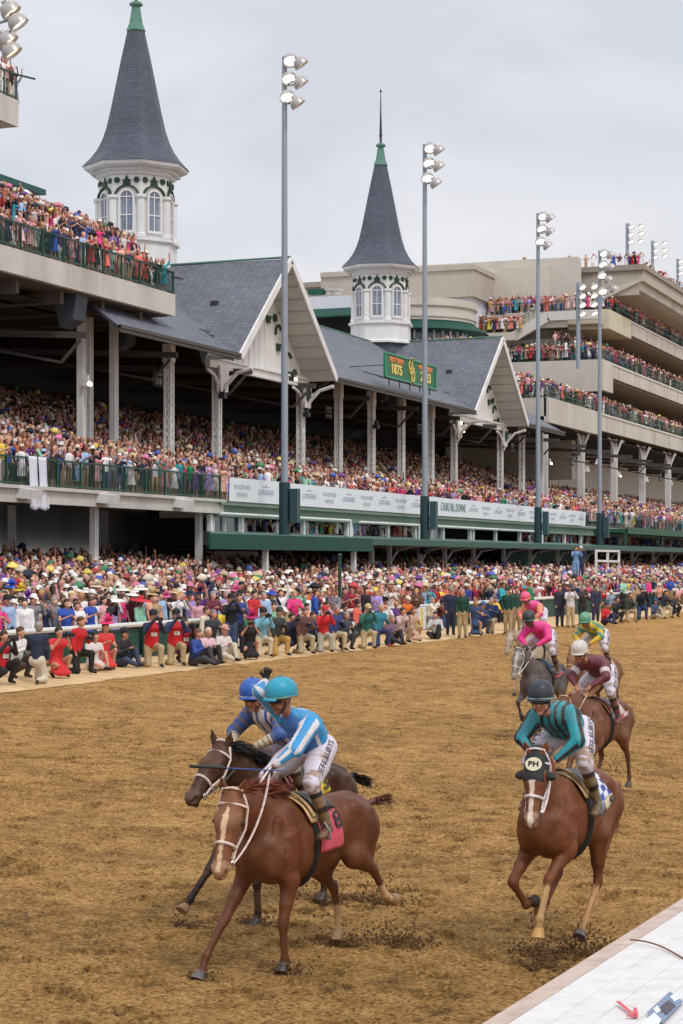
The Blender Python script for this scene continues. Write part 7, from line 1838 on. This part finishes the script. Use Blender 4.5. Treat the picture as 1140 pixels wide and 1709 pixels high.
def make_person(x, y, z, yaw, pose, dress, topc, legc, skinc, hairc, hat=0, hatc=(228, 224, 218), label='', group=None, sc_=1.0, shoe=(40, 34, 30)):
    M_ = pm(pose, dress); e = empty('person', (x, y, z), yaw, label, 'person', group); e.scale = (sc_,) * 3
    def part(nm, me, col):
        o = link(nm, me, e); o.color = (*S(*col), 1); return o
    part('body', M_['body'], skinc); part('dress' if dress else 'shirt', M_['top'], topc)
    if not dress: part('trousers', M_['trousers'], legc)
    part('shoe', M_['shoe1'], shoe); part('shoe', M_['shoe-1'], shoe)
    part('hair', M_['hair'], hairc)
    if hat:
        o = part('hat', HM[hat], hatc); o.location = Vector(M_['_hd']) + Vector((-.01, 0, .055)); o.rotation_euler = (0, R(8), 0)
    return e
def region_words(x, y):
    d = depth((x, y)); px = CX + F * (x * CA + y * SA) / d; X = -x
    z = ['at the far left', 'left of the red vested photographers', 'above the red vested photographers', 'behind the kneeling row', 'left of the tall green post', 'right of the tall green post', 'toward the right'][min(int(px // 105), 6)]
    r = 'at the rail' if X < 27.5 else 'second row from the rail' if X < 28.0 else 'third row from the rail' if X < 28.6 else 'fourth row from the rail' if X < 29.1 else 'fifth row from the rail' if X < 29.7 else 'deep in the crowd'
    return r, z
r2 = np.random.default_rng(11)
for s in near_list:
    r_, z_ = region_words(s[0], s[1])
    for _ in range(60):
        o = outfit(r2); hat = o['hat']
        if hat == 1 and r2.random() < .15: hat = 4
        A_ = TOPC[o['top']][0]; what = 'dress' if o['dress'] else 'shirt'
        lb = f"person in {A_} {what} with " + (f"{HATC[o['hatc']][0]} {HN[hat]}" if hat else f"bare {HAIRC[o['hair']][0]} hair") + f", {POSEN[o['pose']]}, {r_}"
        if len(lb.replace(',', ' ').split()) > 16: lb = lb.replace(' from the rail', '')
        if len(lb.replace(',', ' ').split()) <= 16 and lb not in used_labels: break
    used_labels.add(lb)
    make_person(s[0], s[1], s[2], s[3], o['pose'], o['dress'], TOPC[o['top']][1], LEGC[o['leg']][1], SKINC[o['skin']], HAIRC[o['hair']][1], hat, HATC[o['hatc']][1], lb, 'spectators crowded behind the rail', r2.uniform(.93, 1.04))
# ================================================================ people on the track side of the rail: photographers and staff
def foot(px, py):       # ground point on the verge seen at this pixel
    d = ray(px, py)
    for _ in range(4):
        t = (.70 - CAMH) / d.z; 
    p = Vector((0, 0, CAMH)) + d * t; X = -p.x
    z = gz(-min(max(X, 20), 26.4)); t = (z - CAMH) / d.z; p = Vector((0, 0, CAMH)) + d * t; z = gz(-min(max(-p.x, 20), 26.4)) + .02; t = (z - CAMH) / d.z
    p = Vector((0, 0, CAMH)) + d * t; 
    if -p.x > 26.2: p.x = -26.2
    p.z = z; return p
LM = mat('lens_black', (.02, .02, .022), .35); LW = mat('lens_pale', S(196, 194, 188), .4)
def camera_prop(p, yaw, kind, label):
    e = empty('camera', p, yaw, label, 'camera', 'cameras held by the photographers')
    k = MB(); k.cbox((0, 0, 0), (.07, .15, .10)); k.cbox((0, 0, .065), (.05, .06, .04)); k.cbox((0.0, -.085, -.02), (.06, .03, .12)); k.build('camera_body', LM, e, bevel=.006)
    L_ = .34 if kind == 'tele' else .16; r = .055 if kind == 'tele' else .042
    k = MB(); pr = [(.036, .03), (.04, .08), (r * .85, L_ * .6), (r, L_ * .75), (r * 1.08, L_), (r * .9, L_ - .005)]; k.lathe(pr, 16); o = k.build('lens', LM if kind != 'white' else LW, e, smooth=True); o.data.transform(Matrix.Rotation(R(90), 4, 'Y'))
    return e
used = []
def press(px, py, pose, dress, topc, legc, hairc, label, yaw=-35, hat=0, hatc=(40, 40, 44), vest=None, cam=None, skinc=(200, 146, 118), sc_=1.09, num=None, shoe=(40, 34, 30)):
    p = foot(px, py); a = R(yaw)
    e = make_person(p.x, p.y, p.z, a, pose, dress, topc, legc, skinc, hairc, hat, hatc, label, 'photographers and staff in front of the rail', sc_, shoe)
    M_ = PM[(pose, dress)]
    if vest:
        key = ('vest', pose)
        if key not in PM:
            low = M_['_low']; hip = {'kneel_cam': (0, .52), 'kneel': (0, .52), 'sit': (-.05, .12), 'squat': (-.12, .34), 'squat_cam': (-.12, .34)}.get(pose, (0, .92)); lean = .14 if low else .02
            T = lambda q: np.array([q[0] + hip[0] + lean * (q[2] - .92), q[1], q[2] + hip[1] - .92])
            B = Body(.03); B.chain([T((0, 0, .93)), T((0, 0, 1.12)), T((.0, 0, 1.34)), T((0, 0, 1.42))], [(.185, .145), (.168, .138), (.192, .142), (.14, .10)], 't', up=(1, 0, 0)); V, Q = B.mesh(.022, 1); me = npmesh('vest', V, [Q], CLO)
            me.transform(Matrix.Identity(4)); PM[key] = (me, T((.155, 0, 1.2)))
        me, c = PM[key]; o = link('vest', me, e); o.color = (*S(*vest), 1)
        for sgn in (1, -1):
            cc = Vector(c) if sgn > 0 else Vector((c[0] - .31, c[1], c[2]))
            k = MB(); k.cbox(cc, (.015, .15, .09)); pn = k.build('number_panel', mat('bib_white', S(220, 214, 210), .7), o)
            if num: textobj('number', num, .075, mat('bib_ink', S(60, 20, 20), .7), pn, frameM(cc + Vector((.009 * sgn, 0, 0)), (0, sgn, 0), (0, 0, 1)), 1, .001)
    if cam:
        loc = Vector(M_['_cam'] if 'cam' in pose or pose == 'phone' else M_['_lap']); q = Matrix.Rotation(a, 3, 'Z') @ (loc * sc_) + p
        camera_prop(q, a, cam, 'camera held by the ' + label[:label.find(',')] if ',' in label else 'camera held by the ' + label)
    used.append(e); return e
RED_, NAV, KHA, BLK = (206, 36, 44), (34, 40, 70), (176, 154, 118), (26, 25, 28)
press(6, 1142, 'squat_cam', 0, (40, 40, 44), BLK, (60, 40, 30), 'red vested photographer at the left edge, with sunglasses', -20, vest=RED_, cam='std', num='4')
press(34, 1132, 'squat', 0, (222, 218, 220), (60, 50, 44), (84, 56, 36), 'man in white jacket crouching, beside the left edge', -10)
press(62, 1140, 'kneel', 0, (32, 38, 62), (206, 196, 178), (150, 144, 140), 'man in navy blazer kneeling, back turned', 100)
press(98, 1131, 'squat_cam', 1, (206, 44, 50), BLK, (40, 28, 24), 'woman in red patterned dress with camera, crouching low', -30, cam='tele')
press(128, 1124, 'kneel', 0, (196, 30, 40), (24, 24, 28), (84, 56, 36), 'man in bright red blazer and black trousers, kneeling', -10, cam='std')
press(156, 1119, 'sit', 1, (216, 206, 206), BLK, (36, 26, 22), 'woman in black and white print dress, seated low', -30)
press(176, 1118, 'squat', 1, (214, 60, 60), BLK, (90, 60, 40), 'woman in red dress with pink fascinator, crouching', -40, 3, (226, 60, 120))
press(205, 1113, 'sit', 0, (36, 36, 42), (52, 62, 86), (40, 30, 26), 'man in black shirt and dark jeans, seated on the sand', -20, 2, BLK)
press(253, 1113, 'kneel_cam', 0, NAV, KHA, (30, 28, 30), 'photographer in red vest over navy, first of three', -45, 2, BLK, vest=RED_, cam='tele', num='17', sc_=1.14)
press(292, 1110, 'kneel_cam', 0, (40, 60, 100), KHA, (60, 44, 34), 'photographer in red vest over blue, middle of three', -50, 2, BLK, vest=RED_, cam='std', num='31', sc_=1.14)
press(308, 1106, 'squat_cam', 0, (60, 24, 44), (70, 26, 44), (60, 40, 30), 'photographer in red vest, last of three', -30, vest=RED_, cam='std', num='9')
press(326, 1111, 'sit', 0, (44, 72, 150), (60, 60, 66), (110, 80, 56), 'person in blue polo, seated with knees up', 0)
press(345, 1108, 'sit', 0, (222, 186, 192), (36, 36, 40), (214, 180, 160), 'bald man in pale pink shirt, seated clapping', -30)
press(352, 1100, 'kneel', 0, (50, 52, 60), (44, 44, 50), (130, 124, 120), 'grey haired man in dark jacket behind, kneeling', -30)
press(372, 1104, 'sit', 0, (216, 204, 200), (200, 190, 170), (150, 120, 100), 'man in cream suit and pink cap, seated', -30, 2, (196, 150, 140))
press(385, 1098, 'phone', 0, (26, 30, 40), (62, 84, 118), (40, 34, 30), 'standing man in black jacket and blue jeans, filming', -50, 2, BLK, cam='std')
press(398, 1092, 'clap', 0, (44, 66, 130), (36, 38, 56), (50, 36, 30), 'standing man in royal blue shirt beside the filming man', -40)
press(418, 1100, 'squat_cam', 1, BLK, BLK, (50, 34, 30), 'woman in black dress with magenta feathered hat, crouching', -60, 3, (190, 40, 110), cam='std')
press(436, 1096, 'kneel_cam', 0, (120, 180, 200), (206, 190, 160), (60, 44, 36), 'person in light blue shirt and tan trousers, kneeling', -40, 2, BLK, cam='std')
press(462, 1094, 'kneel', 0, (56, 58, 56), (190, 150, 80), (90, 66, 50), 'man in dark jacket and mustard trousers, kneeling', -30, 2, (50, 60, 50), cam='std')
press(488, 1090, 'squat_cam', 0, NAV, NAV, (50, 36, 30), 'man in navy suit crouching between the kneeling men', -40, cam='std')
press(506, 1091, 'kneel', 0, (100, 66, 62), (176, 160, 130), (96, 74, 60), 'man in brown plaid jacket kneeling', -40, cam='std')
press(522, 1086, 'squat', 0, (44, 56, 90), (30, 34, 50), (60, 40, 34), 'man in dark blue jacket leaning forward, crouching', -30)
press(540, 1088, 'kneel_cam', 0, (206, 40, 44), (176, 170, 160), (80, 60, 50), 'man in red polo with white trousers, kneeling', -50, 2, (196, 40, 50), cam='std')
press(558, 1085, 'kneel', 0, (50, 66, 120), (196, 176, 140), (150, 140, 130), 'older man in blue blazer and khakis, kneeling', -30)
press(578, 1085, 'squat', 0, (66, 70, 80), (80, 80, 84), (140, 130, 120), 'man in grey suit squatting beside the green post', -30)
press(612, 1082, 'kneel_cam', 0, (44, 110, 100), (186, 166, 128), (190, 150, 90), 'man in teal shirt and tan cap, kneeling with white lens', -50, 2, (196, 170, 120), cam='white')
press(632, 1079, 'kneel', 0, (50, 130, 150), (50, 60, 100), (190, 170, 150), 'person in turquoise shirt and navy trousers, kneeling', -30, shoe=(200, 40, 40))
press(652, 1076, 'sit', 0, (120, 92, 112), (40, 40, 46), (150, 130, 110), 'person in mauve top, seated near the rail gate', -30)
press(672, 1073, 'squat_cam', 0, (200, 176, 172), (170, 150, 130), (60, 44, 36), 'person in pale pink jacket crouching with a camera', -30, cam='std')
press(690, 1071, 'squat', 1, (190, 160, 140), BLK, (120, 70, 50), 'person in beige floral outfit, crouching', -30)
press(727, 1066, 'sit', 0, (196, 196, 198), (30, 30, 34), (50, 36, 30), 'person in white top and black trousers, seated on sand', -80)
press(752, 1061, 'down', 0, (30, 36, 66), (28, 34, 60), (90, 66, 50), 'standing officer in dark navy uniform and grey cap', -60, 2, (150, 130, 120))
press(772, 1065, 'down', 0, (16, 66, 52), (176, 152, 112), (170, 140, 110), 'standing man in dark green polo and khakis, left of pair', -80)
press(793, 1061, 'kneel', 1, (50, 72, 110), BLK, (150, 110, 70), 'woman in navy sleeveless dress kneeling on one knee', -60)
press(806, 1058, 'squat', 0, (40, 64, 104), (80, 90, 110), (70, 50, 40), 'man in blue shirt squatting, seen side on', -50, 2, (60, 90, 140))
press(822, 1057, 'kneel', 0, (42, 64, 110), (176, 156, 124), (150, 144, 140), 'grey haired man in blue shirt and khakis, kneeling', -90)
press(848, 1059, 'down', 0, (16, 70, 58), (180, 154, 116), (60, 44, 34), 'standing man in green polo at right, looking down track', -100, 2, (40, 60, 50))
press(862, 1054, 'down', 0, (40, 70, 60), (150, 130, 100), (50, 40, 34), 'man in dark green shirt standing behind the pink jockey', -60)
press(952, 1048, 'phone', 0, (214, 214, 220), (186, 164, 130), (130, 100, 76), 'standing photographer in white bib over blue, tan trousers', -60, 2, (60, 70, 90), cam='std', vest=(214, 214, 220), num='11')
press(934, 1047, 'down', 0, (40, 40, 56), (40, 42, 60), (60, 44, 36), 'man in dark suit standing left of the white bib', -60)
press(972, 1046, 'clap', 0, (50, 44, 50), (40, 40, 46), (150, 130, 120), 'bald man in dark suit right of the white bib', -50)
press(994, 1043, 'down', 0, (44, 50, 74), (44, 50, 74), (60, 50, 46), 'man in navy suit and blue tie standing upright', -50)
press(1010, 1042, 'sit', 0, (196, 40, 44), (44, 50, 90), (60, 44, 36), 'person in red vest seated at right', -30, 2, (50, 60, 100), vest=RED_)
press(1030, 1040, 'squat_cam', 0, (44, 48, 60), (60, 60, 66), (50, 40, 34), 'photographer in dark jacket squatting at right', -30, cam='std')
press(1048, 1038, 'kneel', 0, (56, 60, 60), (176, 150, 110), (90, 70, 60), 'photographer with tan trousers kneeling at right', -30)
press(1070, 1034, 'kneel_cam', 0, (26, 32, 50), (44, 64, 110), (40, 34, 32), 'man in dark blazer, kneeling tall near the right edge', -60, cam='std', sc_=1.2)
press(1092, 1033, 'sit', 0, (60, 76, 110), (180, 166, 140), (50, 40, 34), 'person in blue jacket seated near the right edge', -30, 2, (60, 80, 120))
press(1108, 1031, 'kneel', 0, (40, 44, 56), (190, 176, 150), (70, 56, 46), 'man with cream trousers kneeling near the right edge', -30, cam='std')
press(1126, 1030, 'squat', 0, (50, 50, 58), (44, 44, 50), (60, 44, 36), 'person in black crouching at the extreme right edge', -30)
# second line of spectators and photographers pressed against the rail
r3 = np.random.default_rng(23); names_ = list(range(len(TOPC))); r3.shuffle(names_); q_i = 0
for j, px in enumerate(list(range(338, 700, 17)) + [716, 738, 826, 838, 884, 1000, 1020, 1040, 1060, 1082, 1100, 1118, 1134]):
    ti = names_[j % len(names_)]; second = j >= len(names_); tall = j % 4 == 1; X_ = 26.45
    p = onX(px, 1080, X_); ps = ['kneel', 'down', 'kneel_cam', 'squat_cam', 'squat'][j % 5]
    if tall: ps = 'clap'
    lb = f"{'standing' if ps in ('down', 'clap') else 'kneeling' if 'kneel' in ps else 'squatting'} person in {TOPC[ti][0]} {'vest' if False else 'top'} pressed against the rail" + (', right half of the row' if px > 700 or second else ', left half of the row')
    if lb in used_labels: lb = lb.replace('person', 'spectator')
    used_labels.add(lb)
    make_person(-X_, p.y, gz(-26.4) + .02, R(-35 + r3.normal(0, 25)), ps, 0, TOPC[ti][1], LEGC[r3.integers(len(LEGC))][1], SKINC[r3.integers(4)], HAIRC[r3.integers(5)][1], int(r3.random() < .35) * 2, HATC[r3.integers(len(HATC))][1], lb, 'photographers and staff in front of the rail', r3.uniform(1.0, 1.1))
# the two people standing high above the crowd
for px, tc, lc, lb in ((961, (120, 160, 206), (120, 156, 200), 'man in light blue suit standing high above the right crowd'), (969, (40, 54, 96), (40, 50, 84), 'man in navy suit beside the light blue suit, raised above crowd')):
    q = onX(px, 967, 29.2); e = make_person(q.x, q.y, q.z, R(-60), 'phone' if px == 961 else 'phone1', 0, tc, lc, (200, 146, 118), (80, 60, 46), 2 if px == 969 else 0, (196, 190, 186), lb, None, 1.12)
q = onX(965, 967, 29.2); st_ = empty('viewing_stand', (q.x, q.y, gz(-29.2)), 0, 'small grey metal platform lifting two men above the crowd', 'platform')
k = MB(); k.box(-.6, .6, -.9, .9, q.z - gz(-29.2) - .08, q.z - gz(-29.2)); k.build('deck', GALV, st_)
for sx in (-.5, .5):
    for sy in (-.8, .8): k = MB(); k.bar((sx, sy, 0), (sx, sy, q.z - gz(-29.2) - .08), .06); k.build('leg', GALV, st_)
